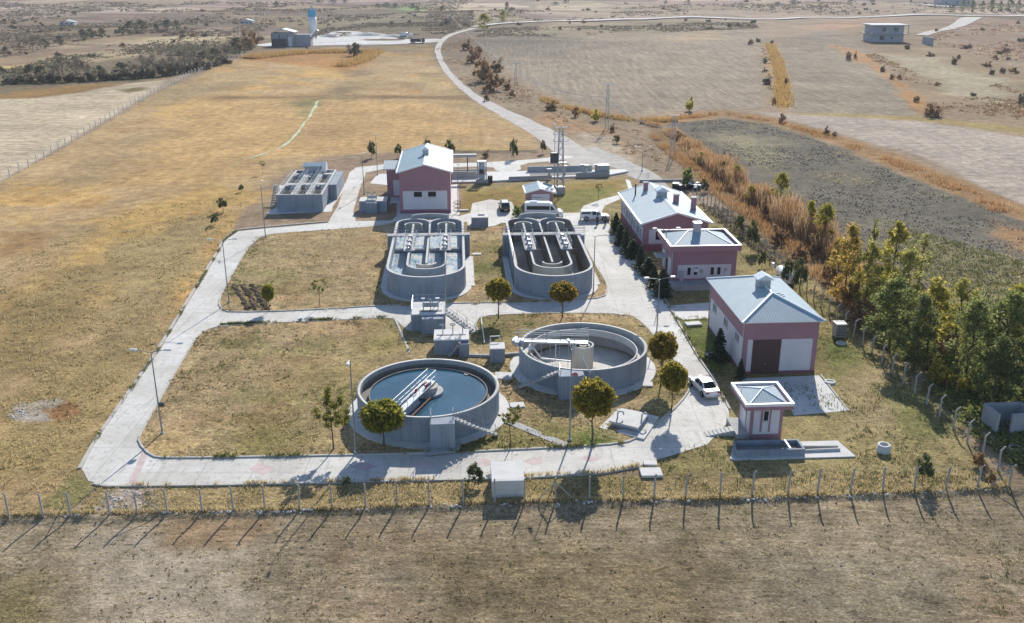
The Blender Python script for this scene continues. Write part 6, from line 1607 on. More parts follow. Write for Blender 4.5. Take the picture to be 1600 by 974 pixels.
L_['reed'] = leaf('orange_reed_stems', [(0.12, (0.24, 0.13, 0.06)), (0.45, (0.44, 0.25, 0.11)), (0.85, (0.6, 0.4, 0.21))], 0.45, .9)
L_['reedpale'] = leaf('pale_reed_stems', [(.12, (.26, .15, .08)), (.45, (.50, .32, .18)), (.85, (.70, .54, .36))], .45, .9)
L_['reedy'] = leaf('straw_reed_stems', [(.12, (.30, .19, .075)), (.45, (.48, .31, .115)), (.85, (.62, .43, .19))], .4, .9)
L_['straw'] = leaf('dry_grass_blades', [(0.1, (0.3, 0.24, 0.12)), (0.45, (0.5, 0.4, 0.21)), (0.9, (0.68, 0.57, 0.34))], 0.55, 1.0)
L_['green'] = leaf('green_weed_blades', [(0.1, (0.078, 0.0975, 0.026)), (0.45, (0.156, 0.169, 0.052)), (0.9, (0.286, 0.26, 0.104))], 0.4, 1.0)
rg = np.random.default_rng(5)
TEMPL = {}
def template(key, kind, mat, n, size, H, Wd, zc, th, tr, limbs=6, spread=.8, bark='bark', nv=2, twigs=0):
    """unit sized plant: crown about 1 high in total, scaled to the survey when placed"""
    TEMPL[key] = []
    for v in range(nv):
        cr = twig_mesh('crown', L_[mat], 1.0, Wd, n, rg, size) if kind == 'twig' else crown_mesh('crown', L_[mat], n, size, rg, kind, H, Wd, zc)
        co = np.empty(len(cr.vertices)*3, np.float32); cr.vertices.foreach_get('co', co); co = co.reshape(-1, 3); co[:, 2] /= np.percentile(co[:, 2], 99.7); cr.vertices.foreach_set('co', co.ravel()); cr.update()
        tk = trunk_mesh('trunk', M[bark], th, tr, rg, limbs, spread)
        TEMPL[key].append((cr, tk))
# crowns are built in a space where the whole plant is 1 high
template('ball', 'ball', 'ball', 9500, .026, .275, .34, .70, .60, .020, 7, .16, nv=2)
template('ballg', 'ball', 'ballg', 9500, .026, .33, .40, .64, .55, .022, 7, .18, nv=1)
template('ballo', 'ball', 'ballo', 9500, .026, .275, .34, .70, .60, .020, 7, .16, nv=1)
template('sparse', 'open', 'sparse', 3200, .019, .33, .34, .62, .72, .014, 12, .24, nv=2)
template('sapling', 'open', 'sparse', 240, .03, .25, .2, .7, .85, .012, 7, .2, nv=2)
template('willow', 'tall', 'willow', 4200, .0165, .47, .27, .52, .85, .016, 12, .2, nv=2)
template('dark', 'tall', 'dark', 4600, .0165, .47, .30, .52, .85, .018, 12, .22, nv=2)
template('deep', 'tall', 'deep', 5600, .0165, .47, .31, .52, .85, .018, 12, .22, nv=2)
template('yellow', 'tall', 'yellow', 3600, .017, .47, .19, .52, .92, .012, 12, .12, nv=2)
template('orange', 'tall', 'orange', 4000, .018, .47, .26, .52, .88, .014, 12, .16, nv=2)
template('lime', 'tall', 'lime', 3600, .02, .46, .28, .52, .85, .014, 10, .16, nv=2)
template('thin', 'tall', 'willow', 900, .016, .47, .10, .55, .96, .016, 14, .1, nv=1)
template('cone', 'cone', 'conifer', 3800, .032, .48, .30, .06, .95, .018, 2, .05, nv=2)
template('pine', 'bush', 'pine', 1100, .04, .62, .42, .22, .95, .018, 3, .1, nv=2)
template('bush', 'bush', 'scrub', 1300, .045, .72, .55, .05, .4, .03, 5, .3, nv=2)
template('gbush', 'bush', 'greyscrub', 1300, .045, .72, .55, .05, .4, .03, 5, .3, nv=2)
template('rbush', 'bush', 'rust', 1500, .042, .75, .5, .06, .5, .03, 5, .3, nv=2)
template('ybush', 'bush', 'yellow', 900, .055, .75, .45, .08, .5, .03, 5, .3, nv=1)
template('dkbush', 'bush', 'dark', 1200, .05, .75, .5, .08, .5, .03, 5, .3, nv=1)
template('bare', 'tall', 'twig', 1900, .015, .46, .34, .56, .8, .02, 14, .28, 'barkg', nv=2)
template('haze_tree', 'tall', 'greyscrub', 1900, .024, .45, .3, .52, .7, .02, 6, .2, 'barkg', nv=2)
template('poplar', 'tall', 'dark', 1800, .024, .49, .20, .52, .8, .02, 4, .1, nv=2)
TN = {}
def plant(key, name, label, cat, base, top, wpx=None, group=None, zb=0.0, parts=True):
    """plant a copy: base pixel, top pixel row and width in photo pixels fix its place and real size"""
    X, Y = G(base[0], base[1], zb); h = HT(base[0], base[1], top, zb)-zb
    zc = Y*CP+CAM_H*SP
    wpx = wpx*1.2 if (wpx and key == 'pine') else (wpx*1.2 if (wpx and key == 'rbush') else wpx)
    cr, tk = TEMPL[key][TN.get(key, 0) % len(TEMPL[key])]; TN[key] = TN.get(key, 0)+1
    mw = max(v.co.x for v in cr.vertices)-min(v.co.x for v in cr.vertices) if (cr.name not in WID) else WID[cr.name]; WID[cr.name] = mw
    sx = h if wpx is None else (wpx/FOC*zc)/mw
    t = bpy.data.objects.new(name, None); COL.objects.link(t); t.location = (X, Y, gzs(X, Y) if zb == 0 else zb); t.rotation_euler = (0, 0, rnd.random()*6.28); t.scale = (sx, sx, h)
    c = bpy.data.objects.new('crown', cr); COL.objects.link(c); c.parent = t
    c = bpy.data.objects.new('trunk', tk); COL.objects.link(c); c.parent = t; c.scale = (min(1.0, h/sx)*1.0, min(1.0, h/sx), 1)
    return tag(t, label, cat, group)
WID = {}
for key, base, top, w, label in [
    ('ballg', (421, 485), 445, 23, 'tiny clipped ball tree beside the dug soil strip'),
    ('ball', (779, 497), 437, 45, 'clipped ball tree by the middle road, left of the drained tanks'),
    ('ballo', (879, 497), 443, 50, 'clipped ball tree in front of the drained oval tank'),
    ('ballo', (1033, 600), 522, 52, 'upper of the two ball trees beside the white saloon car'),
    ('ball', (1049, 646), 568, 47, 'lower of the two ball trees beside the white saloon car'),
    ('ball', (925, 697), 596, 73, 'large ball tree in front of the drained round tank'),
    ('ballg', (600, 697), 629, 76, 'bright green ball tree against the full round tank')]:
    plant(key, 'ball_tree', label, 'tree', base, top, w, 'clipped ball trees of the plant', zb=.13)
plant('sparse', 'feathery_tree', 'thin feathery yellow green tree left of the full round tank', 'tree', (521, 702), 608, 62, zb=.13)
plant('sapling', 'sapling', 'thin young tree right of the full round tank', 'tree', (797, 700), 636, 40, zb=.13)
plant('sapling', 'sapling', 'thin young yellow tree in the lawn left of the foamy oval tank', 'tree', (500, 479), 436, 28, zb=.13)
for base, top, label, key, w in [((742, 757), 725, 'small dark pine left of the big pale box by the fence', 'pine', 28), ((1440, 756), 711, 'small dark pine at the right end of the front fence', 'pine', 24), ((542, 762), 745, 'tiny pine beside the front road below the bright ball tree', 'pine', 14),
    ((349, 331), 309, 'small pine on the slope left of the filter block', 'pine', 16), ((336, 352), 334, 'lower small pine on the slope left of the filter block', 'pine', 12), ((411, 272), 252, 'sapling on the bank behind the filter block', 'sapling', 10), ((378, 300), 288, 'tiny pine on the bank left of the filter block', 'pine', 8),
    ((581, 247), 221, 'small pine on the bank left of the tall pink building', 'pine', 12), ((622, 247), 225, 'small pine just behind the annex roof', 'pine', 12), ((668, 245), 218, 'small pine showing over the tall pink roof ridge', 'pine', 14), ((703, 246), 219, 'small pine showing beside the tall pink roof', 'pine', 15),
    ((760, 246), 234, 'small brown bush on the bank right of the tall pink building', 'rbush', 12), ((803, 248), 217, 'young pine on the bank between brown bush and pylon', 'pine', 13), ((848, 240), 219, 'small round pine close to the track fork', 'pine', 9),
    ((964, 224), 211, 'small dark pine beside the sandy track verge', 'pine', 11), ((1073, 292), 261, 'dense green pine behind the long pink building', 'dkbush', 22), ((1100, 300), 280, 'smaller pine right of the dense green pine', 'pine', 12), ((935, 313), 286, 'sapling on the lawn right of the lattice pylon', 'sapling', 12), ((1025, 262), 246, 'yellow sapling near the twin headed lamp', 'sapling', 10),
    ((1155, 368), 336, 'thin pine on the right lawn, the one highest up', 'pine', 14), ((1173, 392), 345, 'pine on the right lawn beside the parapet building', 'pine', 19), ((1227, 452), 406, 'pine at the side fence behind the hall', 'pine', 20), ((1248, 462), 402, 'taller pine at the side fence behind the hall', 'pine', 22), ((1190, 420), 392, 'young pine halfway along the right lawn', 'pine', 12),
    ((808, 339), 321, 'green shrub at the back end of the white minibus', 'dkbush', 17), ((1122, 562), 514, 'dark conifer bush against the left wall of the hall', 'cone', 40), ((1156, 592), 562, 'low dark shrub at the front corner of the hall', 'cone', 22),
    ((1050, 312), 300, 'yellowing shrub behind the pink building chimneys', 'ybush', 14)]:
    nm = {'pine': 'pine_tree', 'sapling': 'sapling', 'rbush': 'bush', 'dkbush': 'bush', 'cone': 'conifer_bush', 'ybush': 'bush'}[key]
    plant(key, nm, label, 'tree' if key in ('pine', 'sapling') else 'bush', base, top, w)
CON = [((962, 366), 322, 24), ((969, 383), 340, 30), ((978, 396), 346, 22), ((989, 403), 364, 34), ((1000, 420), 374, 26), ((1013, 430), 392, 36), ((1021, 450), 404, 26), ((1035, 464), 410, 38)]
ORD = ['farthest', 'second', 'third', 'fourth', 'fifth', 'sixth', 'seventh', 'nearest']
for k, (b_, tp, w) in enumerate(CON):
    plant('cone', 'conifer', '%s dark conifer of the row along the long pink building' % ORD[k] if k in (0, 7) else '%s dark conifer from the back in the row along the long pink building' % ORD[k], 'tree', b_, tp+11, w*1.15, 'conifers along the right road')
# big trees outside the side fence
for key, base, top, w, label in [
    ('orange', (1318, 468), 346, 66, 'orange yellow tree where the reeds end, leftmost of the big right hand trees'), ('thin', (1354, 462), 338, 20, 'slim dark stemmed poplar rising between the orange and yellow trees'),
    ('yellow', (1388, 470), 342, 48, 'tall yellow tree right of the slim poplar'), ('willow', (1350, 480), 372, 60, 'olive tree in front of the slim poplar'), ('thin', (1436, 440), 360, 28, 'thin olive tree at the edge of the dark field'),
    ('willow', (1410, 500), 385, 80, 'broad olive tree in the middle of the right hand group'), ('dark', (1388, 548), 430, 92, 'full green tree just behind the side fence posts'), ('yellow', (1446, 556), 430, 70, 'yellow topped tree right of the full green tree'),
    ('deep', (1428, 580), 455, 70, 'dark green tree, low down, close to the side fence'), ('dark', (1505, 606), 458, 96, 'large green tree with dark stem near the right edge'), ('willow', (1490, 545), 430, 66, 'olive yellow tree behind the large green tree'),
    ('dark', (1560, 600), 450, 100, 'broad green tree at the right edge'), ('lime', (1575, 570), 440, 60, 'pale yellow tree behind the broad green tree at the right edge'), ('deep', (1600, 640), 500, 96, 'dark tree over the concrete shelter at the right edge'), ('deep', (1548, 640), 520, 76, 'dark low tree left of the concrete shelter'),
    ('deep', (1650, 640), 470, 110, 'dark tree cut by the right edge of the view'), ('willow', (1650, 560), 430, 90, 'olive tree farthest right, cut by the edge')]:
    plant(key, 'tree', label, 'tree', base, top+5, w*1.08)
for key, base, top, w, label in [('lime', (1218, 325), 270, 40, 'bright yellow green willow standing in the orange reeds'), ('lime', (1286, 384), 318, 40, 'larger yellow green willow at the end of the tall reeds'), ('lime', (1262, 372), 314, 28, 'slim yellow green willow left of the larger willow'), ('yellow', (1130, 278), 252, 22, 'small yellow willow low among the first reeds'), ('lime', (1150, 290), 258, 18, 'second small yellow willow among the first reeds')]:
    plant(key, 'willow_tree', label, 'tree', base, top, w)
for base, top, w, label, key in [((1467, 596), 562, 46, 'bright yellow bush beside the side fence', 'ybush'), ((1512, 612), 578, 40, 'second yellow bush farther right under the dark trees', 'ybush'), ((1528, 730), 706, 20, 'orange brown bush inside the fence corner', 'rbush'), ((1548, 752), 734, 14, 'smaller orange bush right at the fence corner', 'rbush'), ((1340, 505), 470, 50, 'low orange bush under the leftmost big trees', 'rbush'), ((1215, 378), 350, 30, 'orange bush below the tall reeds', 'rbush'), ((1480, 560), 520, 40, 'brown bush between the big trees', 'rbush')]:
    plant(key, 'bush', label, 'bush', base, top, w)

for base, top, w, label, key in [((1062, 218), 204, 16, 'small rusty bush where the reed ditch begins', 'rbush'), ((1098, 258), 238, 22, 'yellow bush among the first orange reeds', 'ybush'), ((1128, 284), 262, 20, 'rusty bush among the reeds behind the long pink building', 'rbush'), ((1172, 318), 290, 24, 'yellow green bush in the reeds left of the bright willow', 'lime'), ((1196, 338), 308, 26, 'rusty bush low in the reeds left of the bright willow', 'rbush'),
    ((1240, 362), 330, 24, 'orange bush in the reeds right of the bright willow', 'rbush'), ((1306, 412), 372, 30, 'yellow orange bush at the end of the tall reeds', 'orange'), ((1272, 398), 366, 24, 'rusty bush at the foot of the tall reeds', 'rbush'), ((1296, 440), 408, 30, 'low orange bush between reeds and big trees', 'rbush'), ((1250, 404), 380, 24, 'low rusty bush on the near side of the tall reeds', 'rbush'), ((1330, 474), 440, 34, 'orange scrub bush at the side fence below the big trees', 'rbush')]:
    plant(key, 'bush', label, 'bush', base, top, w)
# reeds: uncountable stems along the ditch
def blades(name, P, H, wd, mat, rng, lean=.12, zfun=None):
    n = len(P); z = np.zeros(n) if zfun is None else zfun(P[:, 0], P[:, 1])
    a = rng.random(n)*2*PI; s = np.stack([np.cos(a), np.sin(a), np.zeros(n)], 1)*wd[:, None]
    b = np.column_stack([P, z-.05]); tip = b+np.column_stack([rng.normal(size=n)*lean*H, rng.normal(size=n)*lean*H, H])
    V = np.stack([b-s, b+s, tip+s*.45, tip-s*.45], 1).reshape(-1, 3)
    o = ob(name, np_mesh(name, V, np.arange(4*n).reshape(-1, 4), mat)); return o
def along(pts, widths, n, rng, dens=None):
    P = np.array(px(pts)); seg = np.hypot(*np.diff(P, axis=0).T); L = np.concatenate([[0], np.cumsum(seg)]); s = rng.random(n)*L[-1]
    q = np.stack([np.interp(s, L, P[:, 0]), np.interp(s, L, P[:, 1])], 1); i = np.clip(np.searchsorted(L, s)-1, 0, len(seg)-1)
    d = np.diff(P, axis=0)[i]/seg[i][:, None]; w = np.interp(s/L[-1], np.linspace(0, 1, len(widths)), widths)
    q += np.stack([-d[:, 1], d[:, 0]], 1)*((rng.random(n)+rng.random(n)-1)*.55*w)[:, None]
    return q, s/L[-1]
ditch_line = [(1005, 192), (1045, 205), (1075, 228), (1095, 250), (1130, 275), (1165, 305), (1200, 328), (1240, 358), (1285, 385), (1330, 425)]
q, s = along(ditch_line, [3, 4, 4.5, 4.5, 4.5, 5, 4.5, 5, 5, 4], 16000, rg)
hmod = np.interp(s, [0, .15, .3, .42, .5, .58, .64, .7, .8, .9, 1], [1.2, 1.6, 2.2, 2.6, 3.8, 4.4, 1.6, 3.6, 4.6, 4.2, 1.5])*(.55+.9*fbm(q[:, 0], q[:, 1], 5, 91))*(.7+.4*rg.random(len(q)))
k = rg.random(len(q)) < sstep(.36, .56, fbm(q[:, 0], q[:, 1], 6, 93))*.95+.05; q = q[k]; hmod = hmod[k]
hmod *= .55+.9*fbm(q[:, 0], q[:, 1], 2.2, 99); m2 = fbm(q[:, 0], q[:, 1], 3, 98)+.5*(rg.random(len(q))-.5) > .52
tag(blades('reed_bed', q[m2], hmod[m2], np.full(m2.sum(), .05), L_['reed'], rg, .10), 'tall orange reeds filling the ditch beside the dark field', 'reeds', kind='stuff')
tag(blades('reed_bed', q[~m2], hmod[~m2]*.9, np.full((~m2).sum(), .045), L_['reedpale'], rg, .13), 'paler straw reeds among the tall orange reeds', 'reeds', kind='stuff')
q, s = along([(1020, 215), (1080, 262), (1130, 305), (1190, 345), (1250, 395), (1300, 440), (1345, 480)], [3, 4, 4, 5, 5, 5, 5], 9000, rg)
k = rg.random(len(q)) < sstep(.36, .6, fbm(q[:, 0], q[:, 1], 4, 123)); q = q[k]
tag(blades('reed_fringe', q, .5+1.5*fbm(q[:, 0], q[:, 1], 4, 95)*rg.random(len(q)), np.full(len(q), .05), L_['reed'], rg, .2), 'low rusty reeds and weeds on the near side of the ditch', 'reeds', kind='stuff')
q, s = along([(1020, 190), (1130, 178), (1220, 192), (1310, 220), (1440, 270), (1600, 345)], [5, 5, 5, 6, 6, 7], 9000, rg)
k = rg.random(len(q)) < sstep(.36, .58, fbm(q[:, 0], q[:, 1], 5, 121)); q = q[k]
tag(blades('ditch_grass', q, .3+1.0*fbm(q[:, 0], q[:, 1], 6, 97)*rg.random(len(q)), np.full(len(q), .07), L_['reed'], rg, .2), 'rusty grass in the ditch between dark and pale fields', 'grass', kind='stuff')
q, s = along([(1203, 70), (1216, 100), (1222, 130), (1226, 168)], [6, 6, 6, 7], 4500, rg)
tag(blades('reed_strip', q, .4+1.1*rg.random(len(q)), np.full(len(q), .14), L_['reedy'], rg, .15, gz), 'yellow reed strip running between the two far right fields', 'reeds', kind='stuff')
q, s = along([(388, 92), (430, 86), (480, 82), (540, 80), (582, 80)], [12, 15, 15, 15, 10], 9000, rg)
tag(blades('reed_bank', q, .5+1.3*rg.random(len(q)), np.full(len(q), .15), L_['reedy'], rg, .15, gz), 'golden reeds along the far end of the dry field', 'reeds', kind='stuff')
q, s = along([(530, 104), (560, 96), (588, 80)], [10, 11, 8], 3500, rg)
tag(blades('reed_bank', q, .5+1.6*rg.random(len(q)), np.full(len(q), .15), L_['reedy'], rg, .15, gz), 'golden reed tongue beside the lone dark bush', 'reeds', kind='stuff')
q, s = along([(835, 150), (880, 168), (940, 182), (1000, 190), (1060, 190)], [4, 5, 5, 5, 5], 4500, rg)
k = rg.random(len(q)) < sstep(.36, .58, fbm(q[:, 0], q[:, 1], 8, 125)); q = q[k]
tag(blades('verge_grass', q, .4+1.0*rg.random(len(q)), np.full(len(q), .09), L_['reedy'], rg, .2, gz), 'straw coloured grass along the near edge of the big pale field', 'grass', kind='stuff')

# grass tufts: uncountable
def scatter(poly_px, n, rng):
    P = np.array(px(poly_px)); x0, y0 = P.min(0); x1, y1 = P.max(0)
    q = np.stack([x0+(x1-x0)*rng.random(n), y0+(y1-y0)*rng.random(n)], 1)
    return q[sdist([tuple(p) for p in P], q[:, 0], q[:, 1]) > .05]
def tufts(name, q, h, mat, rng, per=5, spread=.16, zfun=None, label='', wd=.022):
    P = np.repeat(q, per, 0)+rng.normal(size=(len(q)*per, 2))*spread; H = np.repeat(h, per)*(.5+.8*rng.random(len(P)))
    return tag(blades(name, P, H, np.full(len(P), wd)*(1+rng.random(len(P))), mat, rng, .35, zfun), label, 'grass', kind='stuff')
TANKS = [(W(*Pl(*G(669, 600, 3))), 8.2), (W(*Pl(*G(911, 536, 3))), 8.2)]
def clear(q):
    u, v = Pl(q[:, 0], q[:, 1]); k = np.ones(len(q), bool)
    for (x, y), r in TANKS: k &= np.hypot(q[:, 0]-x, q[:, 1]-y) > r
    for u0 in (-4.75, 13.0): k &= ~((np.abs(u-u0) < 6.6) & (v > 119) & (v < 153))
    for a, b_, c, d in ((-11, -1, 167, 190), (30, 39.6, 91, 109), (29, 39.5, 121, 133), (28.5, 39.7, 141, 164), (-34, -23, 170, 195), (26, 36, 74, 83), (-8, 0, 105, 115), (-3, 4, 99, 105)): k &= ~((u > a) & (u < b_) & (v > c) & (v < d))
    return q[k]
zi = lambda x, y: np.full(len(x), .16)
for nm, P in (('isl', isl_a), ('isl', isl_b)):
    q = clear(scatter(P, 11000, rg)); pat = fbm(q[:, 0], q[:, 1], 3.5, 101); k = rg.random(len(q)) < sstep(.40, .62, pat); q = q[k]
    g = fbm(q[:, 0], q[:, 1], 8, 61)+.3*(rg.random(len(q))-.5) > .56
    lab = 'left of the oval tanks' if P is isl_a else 'around the round tanks'
    tufts('dry_grass', q[~g], .10+.18*rg.random((~g).sum()), L_['straw'], rg, 5, .15, zi, 'dry straw tufts on the lawn '+lab)
    tufts('green_grass', q[g], .08+.15*rg.random(g.sum()), L_['green'], rg, 6, .15, zi, 'green grass patches on the lawn '+lab)
q = clear(scatter([(1000, 735), (1140, 660), (1110, 595), (1060, 520), (1040, 480), (965, 372), (945, 350), (985, 300), (1060, 300), (1300, 470), (1470, 630), (1560, 745), (1560, 765), (1180, 778)], 16000, rg))
k = rg.random(len(q)) < sstep(.38, .6, fbm(q[:, 0], q[:, 1], 4, 103)); q = q[k]; g = fbm(q[:, 0], q[:, 1], 10, 105)+.3*(rg.random(len(q))-.5) > .44
tufts('dry_grass', q[~g], .12+.22*rg.random((~g).sum()), L_['straw'], rg, 5, .18, gz, 'dry straw tufts on the right hand lawn'); tufts('green_grass', q[g], .10+.2*rg.random(g.sum()), L_['green'], rg, 6, .18, gz, 'green weeds on the right hand lawn')
q = scatter([(-20, 803), (150, 760), (1000, 744), (1180, 740), (1560, 730), (1580, 760), (1180, 777), (600, 790)], 9000, rg)
k = rg.random(len(q)) < sstep(.42, .62, fbm(q[:, 0], q[:, 1], 2.5, 107)); q = q[k]; g = rg.random(len(q)) < .25+.3*(q[:, 0] > 5)
tufts('dry_grass', q[~g], .08+.2*rg.random((~g).sum()), L_['straw'], rg, 6, .2, gz, 'dry grass strip along the front fence'); tufts('green_grass', q[g], .08+.2*rg.random(g.sum()), L_['green'], rg, 6, .2, gz, 'green weeds along the front fence')
q, s = along([(-20, 806), (172, 801), (468, 795), (868, 782), (1175, 777), (1526, 763), (1575, 759)], [.5]*7, 2600, rg)
k = rg.random(len(q)) < sstep(.3, .55, fbm(q[:, 0], q[:, 1], 1.7, 109)); q = q[k]
tufts('weed_edge', q, .12+.28*rg.random(len(q)), L_['straw'], rg, 6, .14, gz, 'ragged weeds along the foot of the front fence')
q = scatter([(0, 420), (200, 330), (400, 300), (340, 390), (245, 545), (125, 730), (100, 795), (-60, 800), (-60, 500)], 26000, rg)
k = rg.random(len(q)) < sstep(.42, .66, fbm(q[:, 0], q[:, 1], 4, 111)); q = q[k]
tufts('dry_grass', q, .12+.26*rg.random(len(q)), L_['straw'], rg, 5, .2, gz, 'dry grass clumps of the golden field left of the road')
q = scatter([(-60, 815), (1660, 765), (1800, 974), (-200, 974)], 15000, rg)
k = rg.random(len(q)) < sstep(.45, .66, fbm(q[:, 0], q[:, 1], 2.8, 113)); q = q[k]
tufts('stubble', q, .05+.12*rg.random(len(q)), L_['straw'], rg, 5, .16, gz, 'sparse pale stubble on the ploughed field in front', .016)
L_['clump'] = leaf('olive_weed_clumps', [(.1, (.07, .07, .025)), (.5, (.14, .13, .05)), (.9, (.24, .21, .10))], .3)
for P, n, lab in ((isl_a, 3000, 'dark olive weed clumps dotted over the lawn left of the oval tanks'), (isl_b, 4000, 'dark olive weed clumps dotted over the lawn around the round tanks'), ([(0, 420), (200, 330), (400, 300), (340, 390), (245, 545), (125, 730), (100, 795), (-60, 800), (-60, 500)], 6000, 'dark weed clumps dotted over the golden field'),
                  ([(1000, 735), (1140, 660), (1110, 595), (1060, 520), (1040, 480), (1300, 470), (1470, 630), (1560, 745), (1560, 765), (1180, 778)], 3600, 'dark olive weed clumps dotted over the right hand lawn'), ([(-60, 815), (1660, 765), (1800, 974), (-200, 974)], 3000, 'small dark weeds dotted over the ploughed field')):
    q = clear(scatter(P, n, rg)); k = rg.random(len(q)) < sstep(.40, .64, fbm(q[:, 0], q[:, 1], 5, 161)); q = q[k]
    tufts('weed_clumps', q, (.05 if 'ploughed' in lab else .09)+.10*rg.random(len(q)), L_['clump'], rg, 6, .10, zi if P in (isl_a, isl_b) else gz, lab, .03)
# stones and litter thrown along the fence foot
def stones(name, q, s, mat, label, zfun):
    b = MB()
    for (x, y), r in zip(q, s):
        b.xf = Matrix.Translation((x, y, float(zfun(np.array([x]), np.array([y]))[0])+r*.2)) @ Matrix.Rotation(rnd.random()*6, 4, 'Z') @ Matrix.Rotation(rnd.uniform(-.5, .5), 4, 'X')
        b.bev(-r, r, -r*.7, r*.7, -r*.4, r*.5, r*.28)
    b.xf = None; return tag(b.build(name, mat), label, 'stones', kind='stuff')
q, s = along([(0, 808), (172, 804), (468, 798), (868, 785), (1175, 779.5), (1540, 765)], [.55]*6, 420, rg)
k = rg.random(len(q)) < sstep(.42, .6, fbm(q[:, 0], q[:, 1], 3, 115)); stones('rubble', q[k], .04+.11*rg.random(k.sum())**2, M['conclight'], 'pale stones and litter along the foot of the front fence', gz)
q = scatter([(60, 815), (1500, 775), (1560, 974), (40, 974)], 420, rg); stones('clods', q, .03+.06*rg.random(len(q)), M['bark'], 'dark clods on the ploughed field', gz)
q = scatter([(5, 655), (20, 632), (48, 628), (44, 645), (22, 660)], 60, rg); stones('rubble', q, .04+.12*rg.random(len(q)), M['conclight'], 'pale rubble patch in the golden field at left', gz)
q = scatter([(140, 800), (155, 770), (215, 765), (235, 797)], 70, rg); stones('rubble', q, .05+.1*rg.random(len(q)), M['conclight'], 'rubble scattered at the fence gap by the road corner', gz)
q = scatter([(360, 446), (412, 446), (425, 486), (388, 488)], 500, rg); stones('clods', q, .06+.12*rg.random(len(q)), M['soil'], 'dark clods thrown up on the dug strip', zi)
q = scatter([(1530, 850), (1600, 830), (1600, 960), (1530, 960)], 260, rg); tufts('green_grass', q[:70], .06+.14*rg.random(len(q[:70])), L_['green'], rg, 12, .18, gz, 'dark green weeds at the right edge of the ploughed field')

# hedges and bushes of the far country
HEDGE = [(25, 128, 20), (50, 126, 26), (66, 126, 24), (85, 126, 22), (100, 126, 40), (122, 126, 40), (140, 124, 24), (157, 124, 22), (190, 121, 24), (205, 121, 26), (225, 120, 36), (241, 120, 36), (257, 118, 28), (272, 117, 34), (290, 114, 36), (305, 112, 34), (320, 107, 28), (337, 101, 26), (355, 96, 28), (372, 88, 30)]
for i, (x, y, h) in enumerate(HEDGE):
    k = 'bare' if h > 33 else ('haze_tree' if i % 3 else 'bare')
    lab = 'tall leafless grey tree in the hedge behind the stubble field' if h > 33 else ('low grey green tree in the hedge behind the stubble field' if k == 'haze_tree' else 'low leafless tree in the hedge behind the stubble field')
    plant(k, 'hedge_tree', lab, 'tree', (x, y), y-h, h*(.9 if h > 30 else 1.1), 'trees of the hedge behind the stubble field')
for i in range(26):
    x = 10+i*13.5+rnd.uniform(-4, 4); y = np.interp(x, [0, 150, 250, 320, 380], [131, 126, 119, 108, 88])
    plant('bush' if i % 2 else 'gbush', 'hedge_bush', 'dark bush filling the foot of the hedge behind the stubble field', 'bush', (x, y+1), y-10-rnd.random()*7, 17, 'bushes in the hedge behind the stubble field')
for x, y, h, w in [(386, 78, 34, 24), (398, 74, 26, 16), (372, 82, 26, 16)]: plant('rbush', 'bush', {386: 'large brown round tree at the far left corner of the dry field', 398: 'smaller brown tree right beside the large brown round tree', 372: 'brown bush left beside the large brown round tree'}[x], 'tree', (x, y), y-h, w)
for i, (x, y, h) in enumerate([(10, 88, 15), (32, 84, 28), (52, 80, 27), (70, 75, 16), (93, 70, 16), (130, 62, 18), (142, 60, 16), (160, 59, 16), (190, 55, 14), (205, 52, 22), (222, 49, 20), (245, 48, 14), (262, 45, 17), (275, 43, 14)]):
    plant('bare' if h > 24 else 'haze_tree', 'hedge_tree', 'leafless grey tree of the far hedge at upper left' if h > 24 else 'grey green tree of the far hedge at upper left', 'tree', (x, y), y-h, h*1.15, 'trees of the far hedge at upper left')
for (x, y, top, w, key, lab) in [(553, 86, 65, 26, 'bush', 'lone dark bush among the golden reeds'), (757, 47, 21, 25, 'lime', 'yellow green tree at the bend of the far road'), (787, 34, 16, 16, 'lime', 'smaller yellow green tree beyond the far road'), (691, 18, 8, 11, 'haze_tree', 'small grey tree beyond the track top'), (697, 38, 27, 12, 'bush', 'dark bush beside the top of the track'), (792, 16, 2, 10, 'haze_tree', 'grey tree near the top edge above the far road'),
    (755, 128, 92, 30, 'rbush', 'large dark brown bush on the track verge'), (778, 112, 90, 24, 'rbush', 'brown bush behind the large dark brown bush'), (772, 142, 112, 30, 'rbush', 'rusty bush in front of the large dark brown bush'), (794, 140, 124, 14, 'rbush', 'small rusty bush at the pale field corner'), (740, 98, 76, 20, 'rbush', 'rusty bush farther up the verge'), (730, 78, 60, 18, 'rbush', 'brown bush near the top of the verge'), (748, 86, 72, 14, 'rbush', 'little brown bush beside the verge top'), (760, 158, 142, 9, 'rbush', 'small orange bush close to the track edge'), (800, 152, 140, 10, 'rbush', 'small bush beside the first power pole'),
    (862, 172, 157, 24, 'rbush', 'rusty bush at the near edge of the big pale field'), (899, 183, 167, 12, 'rbush', 'small rusty bush on the near edge of the big pale field'), (930, 190, 170, 16, 'ybush', 'yellow bush left of the middle power pole'), (957, 206, 192, 10, 'rbush', 'rust coloured bush at the foot of the middle power pole'), (1077, 174, 151, 14, 'ybush', 'bright yellow sapling bush on the pale field corner'),
    (1222, 192, 177, 10, 'rbush', 'dark bush on the ditch between the right fields'), (1291, 211, 197, 11, 'rbush', 'dark bush farther right on the ditch'), (1303, 214, 206, 9, 'rbush', 'small dark bush right next to another on the ditch'), (1455, 182, 160, 32, 'rbush', 'big dark bush heap below the far right pasture'), (1432, 160, 150, 10, 'bush', 'dark bush left above the big dark bush heap')]:
    plant(key, 'tree' if key in ('lime', 'haze_tree') else 'bush', lab, 'tree' if key in ('lime', 'haze_tree') else 'bush', (x, y), top, w)
